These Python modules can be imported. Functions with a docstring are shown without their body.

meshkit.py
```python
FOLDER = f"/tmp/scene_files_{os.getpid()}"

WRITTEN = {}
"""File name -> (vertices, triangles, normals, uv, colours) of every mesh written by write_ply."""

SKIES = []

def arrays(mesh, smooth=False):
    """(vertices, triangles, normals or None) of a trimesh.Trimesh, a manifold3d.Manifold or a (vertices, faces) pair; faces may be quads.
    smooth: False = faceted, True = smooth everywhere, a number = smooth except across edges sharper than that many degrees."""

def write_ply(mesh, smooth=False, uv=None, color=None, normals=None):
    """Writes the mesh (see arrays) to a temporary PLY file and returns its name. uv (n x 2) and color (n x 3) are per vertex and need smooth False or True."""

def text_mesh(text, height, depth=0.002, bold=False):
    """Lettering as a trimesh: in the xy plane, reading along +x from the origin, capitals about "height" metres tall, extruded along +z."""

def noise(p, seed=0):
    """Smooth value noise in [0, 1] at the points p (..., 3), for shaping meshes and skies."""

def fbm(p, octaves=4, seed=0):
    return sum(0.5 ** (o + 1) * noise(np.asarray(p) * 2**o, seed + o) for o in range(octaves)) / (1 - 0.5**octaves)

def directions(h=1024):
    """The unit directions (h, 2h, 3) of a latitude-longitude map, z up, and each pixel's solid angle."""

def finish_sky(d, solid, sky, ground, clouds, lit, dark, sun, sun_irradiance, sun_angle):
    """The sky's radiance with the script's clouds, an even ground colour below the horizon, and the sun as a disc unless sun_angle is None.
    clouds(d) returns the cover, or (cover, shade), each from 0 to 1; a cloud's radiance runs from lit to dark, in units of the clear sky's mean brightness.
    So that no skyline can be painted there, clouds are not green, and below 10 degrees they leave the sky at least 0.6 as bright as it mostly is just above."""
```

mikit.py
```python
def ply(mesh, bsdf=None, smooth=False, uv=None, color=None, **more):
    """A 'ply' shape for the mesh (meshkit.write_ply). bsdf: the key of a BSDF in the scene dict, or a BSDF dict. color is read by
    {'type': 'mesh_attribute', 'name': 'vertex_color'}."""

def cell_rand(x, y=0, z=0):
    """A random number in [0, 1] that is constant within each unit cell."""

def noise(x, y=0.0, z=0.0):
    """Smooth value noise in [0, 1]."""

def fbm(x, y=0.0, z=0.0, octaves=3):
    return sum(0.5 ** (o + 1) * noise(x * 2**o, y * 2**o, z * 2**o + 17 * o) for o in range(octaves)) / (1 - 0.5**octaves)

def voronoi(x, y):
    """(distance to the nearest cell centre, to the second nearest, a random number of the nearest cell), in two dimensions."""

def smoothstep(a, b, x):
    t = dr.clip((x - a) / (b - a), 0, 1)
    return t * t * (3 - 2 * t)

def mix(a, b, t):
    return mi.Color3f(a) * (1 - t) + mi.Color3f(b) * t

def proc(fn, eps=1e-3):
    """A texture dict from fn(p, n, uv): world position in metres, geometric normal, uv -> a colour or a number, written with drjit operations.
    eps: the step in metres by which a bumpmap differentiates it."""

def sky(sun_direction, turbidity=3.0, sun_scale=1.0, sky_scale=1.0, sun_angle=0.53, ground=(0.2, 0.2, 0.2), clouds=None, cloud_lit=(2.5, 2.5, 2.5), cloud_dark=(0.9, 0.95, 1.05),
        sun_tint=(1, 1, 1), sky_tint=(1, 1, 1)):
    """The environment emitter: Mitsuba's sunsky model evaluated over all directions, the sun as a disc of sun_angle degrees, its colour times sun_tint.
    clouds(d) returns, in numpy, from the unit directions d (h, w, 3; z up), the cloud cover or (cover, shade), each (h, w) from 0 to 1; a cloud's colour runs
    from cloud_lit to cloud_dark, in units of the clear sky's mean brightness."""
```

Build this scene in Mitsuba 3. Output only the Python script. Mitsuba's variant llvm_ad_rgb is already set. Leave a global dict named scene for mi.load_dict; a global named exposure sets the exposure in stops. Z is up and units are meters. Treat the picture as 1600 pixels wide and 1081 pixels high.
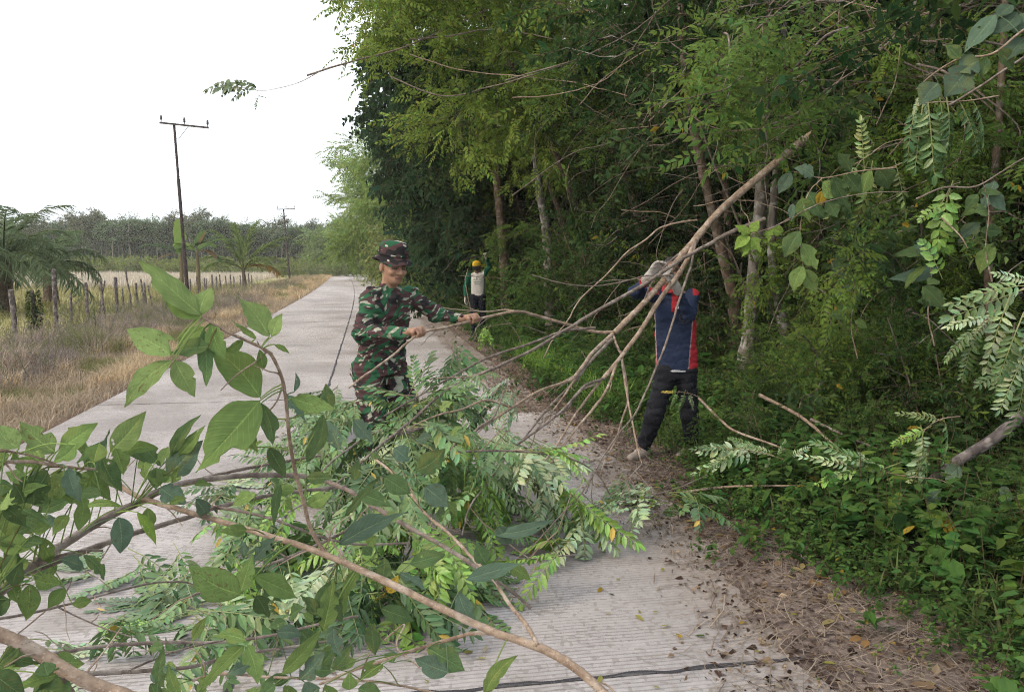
import math
import numpy as np, trimesh
import drjit as dr
import mitsuba as mi
import mikit, meshkit
from mikit import noise as mnoise, fbm as mfbm, smoothstep as mss, mix as mmix, cell_rand
T = mi.ScalarTransform4f

# ---------------------------------------------------------------- camera, sky, exposure
scene, labels = {}, {}
EYE = 1.62                      # eye height over the road, metres
FOC = 1250.0                    # focal length in pixels of a 1600 x 1081 picture
TILT = math.atan(125.5 / FOC)   # camera looks this much below the horizon
FWD = np.array([0, math.cos(TILT), -math.sin(TILT)])
UPV = np.array([0, math.sin(TILT), math.cos(TILT)])
CAM = np.array([0, 0, EYE])
scene['camera'] = {
    'type': 'perspective', 'fov_axis': 'x', 'fov': 2 * math.degrees(math.atan(800 / FOC)),
    'to_world': T().look_at(origin=CAM.tolist(), target=(CAM + FWD).tolist(), up=[0, 0, 1]),
    'near_clip': 0.05, 'far_clip': 6000.0}
scene['sky_light'] = mikit.sky((-0.70, -0.42, 0.62), turbidity=4, sun_scale=0.26, sun_angle=22,
                               clouds=lambda d: (np.ones(d.shape[:2]), 0.12 + 0.25 * (meshkit.fbm(d * 2.2 + 5, 4) - 0.5)),
                               cloud_lit=(2.30, 2.42, 2.54), cloud_dark=(1.62, 1.72, 1.84), ground=(0.13, 0.14, 0.09))
exposure = 2.74

# ---------------------------------------------------------------- helpers
def nrm(v):
    v = np.asarray(v, float)
    return v / np.maximum(np.linalg.norm(v, axis=-1, keepdims=True), 1e-12)

def P(px, py, Z):
    """The point that lies Z metres north of the photographer on the line of sight of a photograph position: used to read sizes and places off the photo."""
    d = FWD + (px - 800) / FOC * np.array([1, 0, 0]) - (py - 540.5) / FOC * UPV
    return CAM + d * (Z / d[1])

def PP(rows):
    return np.array([P(*r[:3]) for r in rows])

# road frame: u metres along the road, v metres to the right of its right edge
RO = np.array([2.08, 0.0]); RD = nrm([-0.177, 1.0]); RN = np.array([RD[1], -RD[0]])
def bend(u):
    return 0.03 * 12 * np.log1p(np.exp((np.asarray(u, float) - 42) / 12))
def R(u, v, z=0.0):
    u, v = np.asarray(u, float), np.asarray(v, float)
    xy = RO + u[..., None] * RD + (v - bend(u))[..., None] * RN
    return np.concatenate([xy, np.broadcast_to(np.asarray(z, float), u.shape)[..., None]], -1)
def UV(x, y):
    dx, dy = np.asarray(x) - RO[0], np.asarray(y) - RO[1]
    u = dx * RD[0] + dy * RD[1]
    return u, dx * RN[0] + dy * RN[1] + bend(u)

def sst(a, b, x):
    t = np.clip((np.asarray(x, float) - a) / (b - a), 0, 1)
    return t * t * (3 - 2 * t)

def ground_z(x, y):
    u, v = UV(x, y)
    p = np.stack([np.asarray(x, float), np.asarray(y, float), 0 * u], -1)
    n = meshkit.fbm(p * 0.7, 3) - 0.5
    n2 = meshkit.fbm(p * 0.05 + 9, 2) - 0.5
    right = sst(0.0, 1.2, v) * (0.03 + 0.16 * n) + 0.05 * np.clip(v - 1.5, 0, 8) * sst(1.5, 4, v)
    w = -5.2 - v
    left = sst(0.0, 1.0, w) * (0.14 * n) - 0.10 * sst(1, 6, w) + sst(6, 40, w) * 0.6 * n2
    on = (v < 0) & (v > -5.2)
    return np.where(on, -0.14, np.where(v >= 0, -0.03 + right, -0.03 + left))

def numbered(name):
    used = set(scene) | set(labels)
    if name not in used:
        return name
    k = NUM.get(name, 1)
    while f'{name}_{k:03d}' in used:
        k += 1
    NUM[name] = k
    return f'{name}_{k:03d}'
NUM = {}
KEYS = set()
def fresh(name):
    """name, or name_001 ... if that key is taken"""
    if name not in KEYS:
        KEYS.add(name); return name
    k = NUM.get(name, 1)
    while f'{name}_{k:03d}' in KEYS:
        k += 1
    NUM[name] = k + 1
    key = f'{name}_{k:03d}'; KEYS.add(key)
    return key

def put(name, VF, bsdf, color=None, smooth=True, parent=None, uv=None):
    V, F = VF
    V = np.asarray(V, float)
    key = fresh((parent + '__' if parent else '') + name)
    if color is not None:
        color = np.asarray(color, float)
        if color.ndim == 1:
            color = np.tile(color, (len(V), 1))
        smooth = bool(smooth)
    scene[key] = mikit.ply((V, np.asarray(F, int)), bsdf, smooth=smooth, uv=uv, color=color)
    return key

def tag(key, label, category, group=None, kind=None):
    labels[key] = {'label': label, 'category': category}
    if group: labels[key]['group'] = group
    if kind: labels[key]['kind'] = kind
    return key
def structure(key, label=None):
    labels[key] = {'kind': 'structure'}
    if label: labels[key]['label'] = label
    return key
def thing(name, label, category, group=None):
    return tag(fresh(name), label, category, group)

def join(parts):
    """(V, F) of many (V, F)"""
    Vs, Fs, at = [], [], 0
    for V, F in parts:
        Vs.append(np.asarray(V, float)); Fs.append(np.asarray(F, int) + at); at += len(V)
    return np.vstack(Vs), np.vstack(Fs)
def joinc(parts):
    """(V, F, C) of many (V, F, C)"""
    V, F = join([(p[0], p[1]) for p in parts])
    return V, F, np.vstack([np.broadcast_to(np.asarray(p[2], float), (len(p[0]), 3)) for p in parts])

def spline(pts, per=6, closed=False):
    p = np.asarray(pts, float)
    if len(p) < 3 or per <= 1:
        return p
    e = np.vstack([2 * p[0] - p[1], p, 2 * p[-1] - p[-2]])
    t = np.linspace(0, 1, per, endpoint=False)[:, None]
    out = []
    for i in range(len(p) - 1):
        a, b, c, d = e[i], e[i + 1], e[i + 2], e[i + 3]
        out.append(0.5 * (2 * b + (c - a) * t + (2 * a - 5 * b + 4 * c - d) * t**2 + (3 * b - a - 3 * c + d) * t**3))
    return np.vstack(out + [p[-1:]])

def tube(pts, r, sides=8, cap=True, rough=0.0, seed=0):
    """A tapering tube along a polyline; rough = relative unevenness of the radius."""
    p = np.asarray(pts, float); n = len(p)
    r = np.interp(np.linspace(0, 1, n), np.linspace(0, 1, len(np.atleast_1d(r))), np.atleast_1d(r)) if np.ndim(r) else np.full(n, float(r))
    t = np.empty_like(p); t[1:-1] = p[2:] - p[:-2]; t[0] = p[1] - p[0]; t[-1] = p[-1] - p[-2]; t = nrm(t)
    a = np.cross(t[0], [0.3, 0.2, 0.93]);
    if np.linalg.norm(a) < 0.2: a = np.cross(t[0], [1, 0, 0])
    A = np.empty_like(p); A[0] = nrm(a)
    for i in range(1, n):
        x = A[i - 1] - t[i] * (A[i - 1] @ t[i]); A[i] = x / (np.linalg.norm(x) + 1e-12)
    B = np.cross(t, A)
    th = np.arange(sides) * 2 * np.pi / sides
    ring = np.cos(th)[None, :, None] * A[:, None] + np.sin(th)[None, :, None] * B[:, None]
    rr = r[:, None] * np.ones((1, sides))
    if rough:
        rng = np.random.default_rng(seed)
        rr = rr * (1 + rough * (rng.random((n, 1)) - 0.5) + rough * (rng.random((n, sides)) - 0.5))
    V = (p[:, None] + ring * rr[..., None]).reshape(-1, 3)
    i, j = np.meshgrid(np.arange(n - 1), np.arange(sides), indexing='ij')
    k = (j + 1) % sides
    q = np.stack([i * sides + j, i * sides + k, (i + 1) * sides + k, (i + 1) * sides + j], -1).reshape(-1, 4)
    F = np.vstack([q[:, [0, 1, 2]], q[:, [0, 2, 3]]])
    if cap:
        m = len(V); V = np.vstack([V, p[:1], p[-1:]])
        j = np.arange(sides); k = (j + 1) % sides
        F = np.vstack([F, np.stack([k, j, 0 * j + m], 1), np.stack([(n - 1) * sides + j, (n - 1) * sides + k, 0 * j + m + 1], 1)])
    return V, F

def box(c, s, Rm=None):
    b = trimesh.creation.box(extents=s)
    V = np.array(b.vertices)
    if Rm is not None: V = V @ np.asarray(Rm).T
    return V + np.asarray(c, float), np.array(b.faces)

def lathe(prof, sides=20, at=(0, 0, 0), M=None):
    """profile rows (r, z) turned round z"""
    prof = np.asarray(prof, float)
    th = np.arange(sides) * 2 * np.pi / sides
    V = np.stack([prof[:, 0][:, None] * np.cos(th), prof[:, 0][:, None] * np.sin(th), prof[:, 1][:, None] * np.ones(sides)], -1).reshape(-1, 3)
    n = len(prof)
    i, j = np.meshgrid(np.arange(n - 1), np.arange(sides), indexing='ij'); k = (j + 1) % sides
    q = np.stack([i * sides + j, i * sides + k, (i + 1) * sides + k, (i + 1) * sides + j], -1).reshape(-1, 4)
    F = np.vstack([q[:, [0, 1, 2]], q[:, [0, 2, 3]]])
    if M is not None: V = V @ np.asarray(M).T
    return V + np.asarray(at, float), F

def frames(d, n):
    """(k,3,3) rotations whose columns are d, n x d, n"""
    d = nrm(d); n = np.asarray(n, float)
    n = n - d * (d * n).sum(-1, keepdims=True)
    bad = np.linalg.norm(n, axis=-1) < 1e-4
    if np.any(bad):
        n = np.where(bad[..., None], np.cross(d, [0.31, 0.87, 0.2]), n)
    n = nrm(n)
    return np.stack([d, np.cross(n, d), n], -1)

def scatter(tV, tF, M, pos, col, jit=None):
    """copies of a template under rotations/scales M (k,3,3) at pos (k,3); col (k,3) or (k,nv,3)"""
    k, n = len(pos), len(tV)
    V = (np.einsum('kij,nj->kni', M, tV) + pos[:, None]).reshape(-1, 3)
    F = (tF[None] + (np.arange(k) * n)[:, None, None]).reshape(-1, 3)
    C = np.broadcast_to(col[:, None] if col.ndim == 2 else col, (k, n, 3)).reshape(-1, 3)
    return V, F, C

VC = {'type': 'mesh_attribute', 'name': 'vertex_color'}
# ---------------------------------------------------------------- materials
def rgb(*c):
    return {'type': 'rgb', 'value': list(c)}
def two(b):
    return {'type': 'twosided', 'bsdf': b}

def road_uv(p):
    return (p.x - RO[0]) * float(RD[0]) + (p.y - RO[1]) * float(RD[1]), (p.x - RO[0]) * float(RN[0]) + (p.y - RO[1]) * float(RN[1])

def groove(u, v):
    w = u + 0.010 * mnoise(v * 2.5, u * 1.1, 0.0) + 0.004 * mnoise(v * 16.0, u * 9.0, 3.0)
    s = 0.5 + 0.5 * dr.cos(w * (2 * math.pi / 0.029))
    g = mss(0.62, 0.95, s)
    return g * (0.30 + 0.70 * mss(0.28, 0.62, mfbm(v * 3.0, u * 14.0, 0.0, octaves=3)))

def concrete_color(p, n, uv):
    u, v = road_uv(p)
    blot = mfbm(p.x * 0.8, p.y * 0.8, 0.0, octaves=4)
    fine = mfbm(p.x * 38.0, p.y * 38.0, 2.0, octaves=3)
    wheel = dr.exp(-dr.square((dr.abs(dr.abs(v + 2.6) - 1.2) - 0.55) / 0.28))
    c = mmix((0.285, 0.262, 0.258), (0.415, 0.388, 0.386), mss(0.25, 0.75, blot))
    c = c * (0.84 + 0.32 * fine) * (1 - 0.10 * wheel * mfbm(p.x * 0.5, p.y * 0.5, 8.0, octaves=2))
    c = mmix(c, (0.20, 0.175, 0.155), 0.5 * mss(0.60, 0.78, mfbm(p.x * 1.7 + 40.0, p.y * 1.7, 3.0, octaves=4)))
    spots = mss(0.70, 0.78, mnoise(p.x * 55.0, p.y * 55.0, 7.0))
    c = mmix(c, (0.20, 0.18, 0.165), 0.55 * spots)
    c = mmix(c, (0.17, 0.150, 0.145), 0.62 * groove(u, v))
    # dry leaf dust and soil washed onto the two edges of the slabs
    dirt = mss(-0.9, 0.15, v + 0.9 * (mfbm(p.x * 2.1, p.y * 2.1, 4.0, octaves=3) - 0.5))
    c = mmix(c, (0.21, 0.165, 0.130), 0.55 * dirt)
    return c
def concrete_bump(p, n, uv):
    u, v = road_uv(p)
    return 0.0016 * mfbm(p.x * 60.0, p.y * 60.0, 0.0, octaves=2) - 0.0026 * groove(u, v)
scene['concrete'] = two({'type': 'bumpmap', 'arbitrary': {**mikit.proc(concrete_bump, eps=2e-3)}, 'scale': 1.0,
                         'bsdf': {'type': 'principled', 'base_color': mikit.proc(concrete_color), 'roughness': 0.85, 'specular': 0.25}})
scene['tar'] = two({'type': 'principled', 'base_color': rgb(0.045, 0.042, 0.048), 'roughness': 0.7, 'specular': 0.3})

def ground_color(p, n, uv):
    u, v = road_uv(p)
    w = -5.2 - v
    a = mfbm(p.x * 0.35, p.y * 0.35, 0.0, octaves=4)
    f = mfbm(p.x * 9.0, p.y * 9.0, 1.0, octaves=3)
    soil = mmix((0.10, 0.07, 0.055), (0.20, 0.145, 0.115), f)
    dry = mmix((0.20, 0.155, 0.11), (0.33, 0.265, 0.19), f)
    field = mmix((0.15, 0.15, 0.06), (0.26, 0.235, 0.12), a)
    left = mmix(mmix(soil, dry, mss(0.1, 0.8, w)), mmix(field, dry, mss(0.55, 0.7, a)), mss(4.5, 8.0, w))
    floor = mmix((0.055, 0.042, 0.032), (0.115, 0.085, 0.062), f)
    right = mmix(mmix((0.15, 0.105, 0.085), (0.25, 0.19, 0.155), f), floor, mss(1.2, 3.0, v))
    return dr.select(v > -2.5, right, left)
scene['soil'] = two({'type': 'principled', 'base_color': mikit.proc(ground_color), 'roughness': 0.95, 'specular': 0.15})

def bark_color(base, dark, light, scale):
    def fn(p, n, uv):
        a = mfbm(p.x * scale, p.y * scale, p.z * scale * 0.35, octaves=3)
        b = mss(0.52, 0.70, mfbm(p.x * scale * 0.5 + 9.0, p.y * scale * 0.5, p.z * scale * 0.6, octaves=3))
        c = mmix(mmix(dark, base, mss(0.25, 0.7, a)), light, 0.75 * b)
        if scale > 40:      # young bark: pale corky specks and dark scratches
            s = mnoise(p.x * 330.0, p.y * 330.0, p.z * 330.0)
            f = mfbm(p.x * 120.0, p.y * 120.0, p.z * 120.0, octaves=2)
            c = c * (0.72 + 0.56 * f)
            c = mmix(c, light, 0.7 * mss(0.72, 0.84, s)); c = mmix(c, dark, 0.7 * mss(0.74, 0.86, 1 - s))
        return c
    return fn
def bark_bump(p, n, uv):
    return 0.006 * mfbm(p.x * 34.0, p.y * 34.0, p.z * 14.0, octaves=3)
def barky(fn, rough=0.85):
    return two({'type': 'bumpmap', 'arbitrary': mikit.proc(bark_bump, eps=2e-3), 'scale': 1.0,
                'bsdf': {'type': 'principled', 'base_color': mikit.proc(fn), 'roughness': rough, 'specular': 0.25}})
scene['pale_bark'] = barky(bark_color((0.23, 0.205, 0.185), (0.10, 0.085, 0.07), (0.44, 0.42, 0.40), 20.0))
scene['brown_bark'] = barky(bark_color((0.155, 0.115, 0.085), (0.075, 0.055, 0.04), (0.235, 0.205, 0.175), 24.0))
scene['twig_bark'] = barky(bark_color((0.300, 0.222, 0.165), (0.17, 0.122, 0.09), (0.39, 0.325, 0.27), 42.0), 0.65)
scene['grey_twig_bark'] = barky(bark_color((0.185, 0.150, 0.128), (0.105, 0.082, 0.07), (0.27, 0.235, 0.21), 42.0), 0.7)
scene['post_wood'] = barky(bark_color((0.17, 0.145, 0.140), (0.06, 0.05, 0.05), (0.30, 0.27, 0.26), 30.0))
scene['stem'] = two({'type': 'principled', 'base_color': VC, 'roughness': 0.8, 'specular': 0.2})
# foliage: the colour of each leaf is its own vertex colour
scene['leaf'] = {'type': 'principledthin', 'base_color': VC, 'roughness': 0.55, 'diff_trans': 1.15, 'spec_trans': 0.0, 'eta': 1.4}
scene['grass'] = {'type': 'principledthin', 'base_color': VC, 'roughness': 0.8, 'diff_trans': 0.9, 'spec_trans': 0.0, 'eta': 1.3}
scene['frond'] = {'type': 'twosided', 'a': {'type': 'principled', 'base_color': VC, 'roughness': 0.42, 'specular': 0.5},
                  'b': {'type': 'principled', 'base_color': VC, 'roughness': 0.6, 'specular': 0.35}}
# large leaves: uv.x = 4 * tone + place along the blade, uv.y = 4 * leaf number + place across it (-1 to 1)
def leaf_st(uv):
    k = dr.floor(uv.x / 4.0 + 0.1); r = dr.floor(uv.y / 4.0 + 0.5)
    return uv.x - 4.0 * k, uv.y - 4.0 * r, k, r
def side_vein(t, s):
    w = t * 11.0 - 2.6 * s
    return dr.abs(w - dr.floor(w) - 0.5) * 2.0          # 1 on the vein, 0 between
def vein(p, n, uv):
    t, sg, k, r = leaf_st(uv); s = dr.abs(sg)
    v = mss(0.72, 1.0, side_vein(t, s))
    return -0.0010 * v + 0.0011 * dr.sin(3.14159 * side_vein(t, s)) + 0.0018 * (1 - mss(0.0, 0.09, s)) + 0.0006 * mfbm(t * 40.0 + 9.0 * r, sg * 16.0, 0.0, octaves=2)
def leaf_color(p, n, uv):
    t, sg, k, r = leaf_st(uv); s = dr.abs(sg)
    c = mi.Color3f(0.0)
    for i, col in enumerate([(.155, .235, .078), (.220, .310, .115), (.088, .145, .062), (.100, .155, .108), (.20, .31, .07), (.46, .33, .05)]):
        c = dr.select(dr.abs(k - i) < 0.5, mi.Color3f(*col), c)
    c = c * (0.78 + 0.44 * cell_rand(r, 3.0, 1.0)) * (0.82 + 0.36 * mfbm(t * 9.0 + 13.0 * r, sg * 4.0, 5.0, octaves=3))
    c = mmix(c, (0.24, 0.27, 0.08), 0.35 * mss(0.5, 1.0, cell_rand(r, 9.0, 2.0)) * mss(0.45, 0.75, mfbm(t * 2.5 + 31.0 * r, sg * 1.5, 2.0, octaves=2)))
    c = mmix(c, c * 1.5 + mi.Color3f(0.035, 0.04, 0.012), 0.55 * mss(0.80, 0.97, side_vein(t, s)) * (1 - 0.6 * s))
    c = mmix(c, c * 1.3 + mi.Color3f(0.06, 0.065, 0.02), 0.75 * (1 - mss(0.012, 0.045, s * (0.4 + t))))
    spot = mss(0.80, 0.86, mnoise(t * 22.0 + 7.0 * r, sg * 9.0, 4.0))
    return mmix(c, (0.14, 0.10, 0.045), 0.8 * spot * mss(0.35, 0.7, cell_rand(r, 5.0, 5.0)))
scene['broad_leaf'] = {'type': 'bumpmap', 'arbitrary': mikit.proc(vein, eps=2e-3), 'scale': 1.0,
                       'bsdf': {'type': 'principledthin', 'base_color': mikit.proc(leaf_color), 'roughness': 0.36, 'diff_trans': 0.6, 'spec_trans': 0.0, 'eta': 1.5}}

def cloth_bump(p, n, uv):
    return 0.010 * mfbm(p.x * 11.0, p.y * 11.0, p.z * 14.0, octaves=2) + 0.0012 * mnoise(p.x * 160.0, p.y * 160.0, p.z * 160.0)
def camo_color(p, n, uv):
    # brushstroke camouflage: maroon ground, green and near-black strokes, pale slivers
    wx = p.x + 0.10 * (mnoise(p.x * 9.0, p.y * 9.0, p.z * 9.0) - 0.5)
    wz = p.z + 0.12 * (mnoise(p.x * 7.0 + 5.0, p.y * 7.0, p.z * 7.0) - 0.5)
    g = mfbm(wx * 12.5 + wz * 8.0, p.y * 12.0, wz * 24.0 - wx * 13.0, octaves=2)
    k = mfbm(wx * 11.0 - wz * 9.0 + 31.0, p.y * 11.0, wz * 20.0 + wx * 11.0, octaves=2)
    l = mfbm(wx * 23.0 + wz * 17.0 + 70.0, p.y * 21.0, wz * 38.0 - wx * 23.0, octaves=2)
    c = mmix((0.078, 0.040, 0.043), (0.060, 0.032, 0.036), mnoise(p.x * 30.0, p.y * 30.0, p.z * 30.0))
    c = mmix(c, (0.027, 0.100, 0.050), mss(0.515, 0.540, g))
    c = mmix(c, (0.026, 0.023, 0.025), mss(0.595, 0.620, k))
    c = mmix(c, (0.30, 0.31, 0.25), mss(0.645, 0.672, l))
    return c
def hat_color(p, n, uv):
    g = mfbm(p.x * 17.0 + p.z * 9.0 + 4.0, p.y * 17.0, p.z * 24.0 - p.x * 12.0, octaves=2)
    k = mfbm(p.x * 16.0 - p.z * 9.0 + 51.0, p.y * 16.0, p.z * 22.0 + p.x * 8.0, octaves=2)
    l = mfbm(p.x * 26.0 + p.z * 14.0 + 90.0, p.y * 26.0, p.z * 36.0, octaves=2)
    c = mmix((0.072, 0.040, 0.042), (0.018, 0.085, 0.042), mss(0.545, 0.56, g))
    c = mmix(c, (0.022, 0.020, 0.022), mss(0.53, 0.545, k))
    return mmix(c, (0.36, 0.36, 0.31), mss(0.680, 0.695, l))
scene['hat_cloth'] = two({'type': 'principled', 'base_color': mikit.proc(hat_color), 'roughness': 0.9, 'specular': 0.15})
scene['camo_cloth'] = two({'type': 'bumpmap', 'arbitrary': mikit.proc(cloth_bump, eps=3e-3), 'scale': 1.0,
                           'bsdf': {'type': 'principled', 'base_color': mikit.proc(camo_color), 'roughness': 0.85, 'specular': 0.2, 'sheen': 0.2}})
scene['cloth'] = two({'type': 'bumpmap', 'arbitrary': mikit.proc(cloth_bump, eps=3e-3), 'scale': 1.0,
                      'bsdf': {'type': 'principled', 'base_color': VC, 'roughness': 0.85, 'specular': 0.2, 'sheen': 0.15}})
scene['skin'] = two({'type': 'principled', 'base_color': VC, 'roughness': 0.5, 'specular': 0.4})
scene['plain'] = two({'type': 'principled', 'base_color': VC, 'roughness': 0.55, 'specular': 0.4})
scene['pole_steel'] = two({'type': 'principled', 'base_color': mikit.proc(bark_color((0.050, 0.036, 0.036), (0.030, 0.022, 0.022), (0.085, 0.062, 0.058), 9.0)), 'roughness': 0.6, 'specular': 0.4})
# ---------------------------------------------------------------- ground, road, verge
def make_ground():
    xs = np.concatenate([-np.geomspace(420, 62, 18), np.arange(-60, -14, 1.2), np.arange(-14, 14, 0.35), np.arange(14, 60, 1.5), np.geomspace(62, 320, 14)])
    ys = np.concatenate([[-80, -40, -25], np.arange(-12, 26, 0.4), np.arange(26, 70, 1.2), np.arange(70, 250, 4), np.geomspace(255, 480, 10)])
    X, Y = np.meshgrid(xs, ys)
    Z = ground_z(X, Y)
    # keep the sheet under the slabs out to one cell past the road's edges
    V = np.stack([X, Y, Z], -1).reshape(-1, 3)
    ny, nx = X.shape
    i, j = np.meshgrid(np.arange(ny - 1), np.arange(nx - 1), indexing='ij')
    q = np.stack([i * nx + j, i * nx + j + 1, (i + 1) * nx + j + 1, (i + 1) * nx + j], -1).reshape(-1, 4)
    return V, np.vstack([q[:, [0, 1, 2]], q[:, [0, 2, 3]]])
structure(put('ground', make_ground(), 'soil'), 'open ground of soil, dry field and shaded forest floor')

def strip(us, vs, zf, skirt=0.0):
    """a sheet over the road frame: rows us, columns vs"""
    U, W = np.meshgrid(us, vs, indexing='ij')
    V = R(U, W, zf(U, W)).reshape(-1, 3)
    n, m = U.shape
    i, j = np.meshgrid(np.arange(n - 1), np.arange(m - 1), indexing='ij')
    q = np.stack([i * m + j, i * m + j + 1, (i + 1) * m + j + 1, (i + 1) * m + j], -1).reshape(-1, 4)[:, ::-1]
    return V, np.vstack([q[:, [0, 1, 2]], q[:, [0, 2, 3]]])

def slab(u0, u1, v0, v1):
    us = np.linspace(u0, u1, max(2, int((u1 - u0) / 1.0) + 1))
    r, c = 0.012, 0.16
    vs = np.array([v0, v0, v0 + r, v1 - r, v1, v1])
    uu = np.concatenate([[us[0], us[0]], [us[0] + r], us[1:-1], [us[-1] - r], [us[-1], us[-1]]])
    zr = np.concatenate([[-c, -r * .6], [0], 0 * us[1:-1], [0], [-r * .6, -c]])
    zc = np.array([-c, -r * .6, 0, 0, -r * .6, -c])
    U, W = np.meshgrid(uu, vs, indexing='ij')
    Zz = np.minimum(zr[:, None], zc[None, :])
    V = R(U, W, Zz).reshape(-1, 3); n, m = U.shape
    i, j = np.meshgrid(np.arange(n - 1), np.arange(m - 1), indexing='ij')
    q = np.stack([i * m + j, i * m + j + 1, (i + 1) * m + j + 1, (i + 1) * m + j], -1).reshape(-1, 4)[:, ::-1]
    return V, np.vstack([q[:, [0, 1, 2]], q[:, [0, 2, 3]]])

road = 'road'; KEYS.add(road); labels[road] = {'kind': 'structure', 'label': 'pale concrete road of grooved slabs with dark joints'}
JU = 3.28                       # the joint nearest the camera
joints = [JU + 7 * k for k in range(-1, 30)]
for k in range(len(joints) - 1):
    for a, b in ((-5.2, -2.606), (-2.594, 0.0)):
        put('slab', slab(joints[k] + 0.006, joints[k + 1] - 0.006, a, b), 'concrete', smooth=20, parent=road)

def tar_line(pts_u, pts_v, width, seed, along):
    rng = np.random.default_rng(seed); n = len(pts_u)
    w = width * (0.35 + 0.9 * meshkit.fbm(np.stack([np.arange(n) * 0.35, 0 * pts_u + seed, 0 * pts_u], -1), 3) + 0.8 * (meshkit.noise(np.stack([np.arange(n) * 0.12, 0 * pts_u + seed, 0 * pts_u + 5], -1)) > 0.78))
    o = 0.028 * (meshkit.fbm(np.stack([np.arange(n) * 0.3, 0 * pts_u + seed + 3, 0 * pts_u], -1), 3) - 0.5) * 2
    if along:
        a, b = R(pts_u, pts_v + o - w / 2, 0.004), R(pts_u, pts_v + o + w / 2, 0.004)
    else:
        a, b = R(pts_u + o + w / 2, pts_v, 0.004), R(pts_u + o - w / 2, pts_v, 0.004)
    V = np.stack([a, b], 1).reshape(-1, 3); i = np.arange(n - 1) * 2
    return V, np.vstack([np.stack([i, i + 1, i + 3], 1), np.stack([i, i + 3, i + 2], 1)])
for k, u in enumerate(joints[1:14]):
    v = np.arange(-5.2, 0.0, 0.05)
    put('tar_joint', tar_line(u + 0 * v, v, 0.010 if k else 0.022, 11 + k, False), 'tar', smooth=False, parent=road)
u = np.concatenate([np.arange(-2, 30, 0.06), np.arange(30, 150, 0.3)])
put('tar_joint', tar_line(u, 0 * u - 2.60, 0.024, 77, True), 'tar', smooth=False, parent=road)

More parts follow.
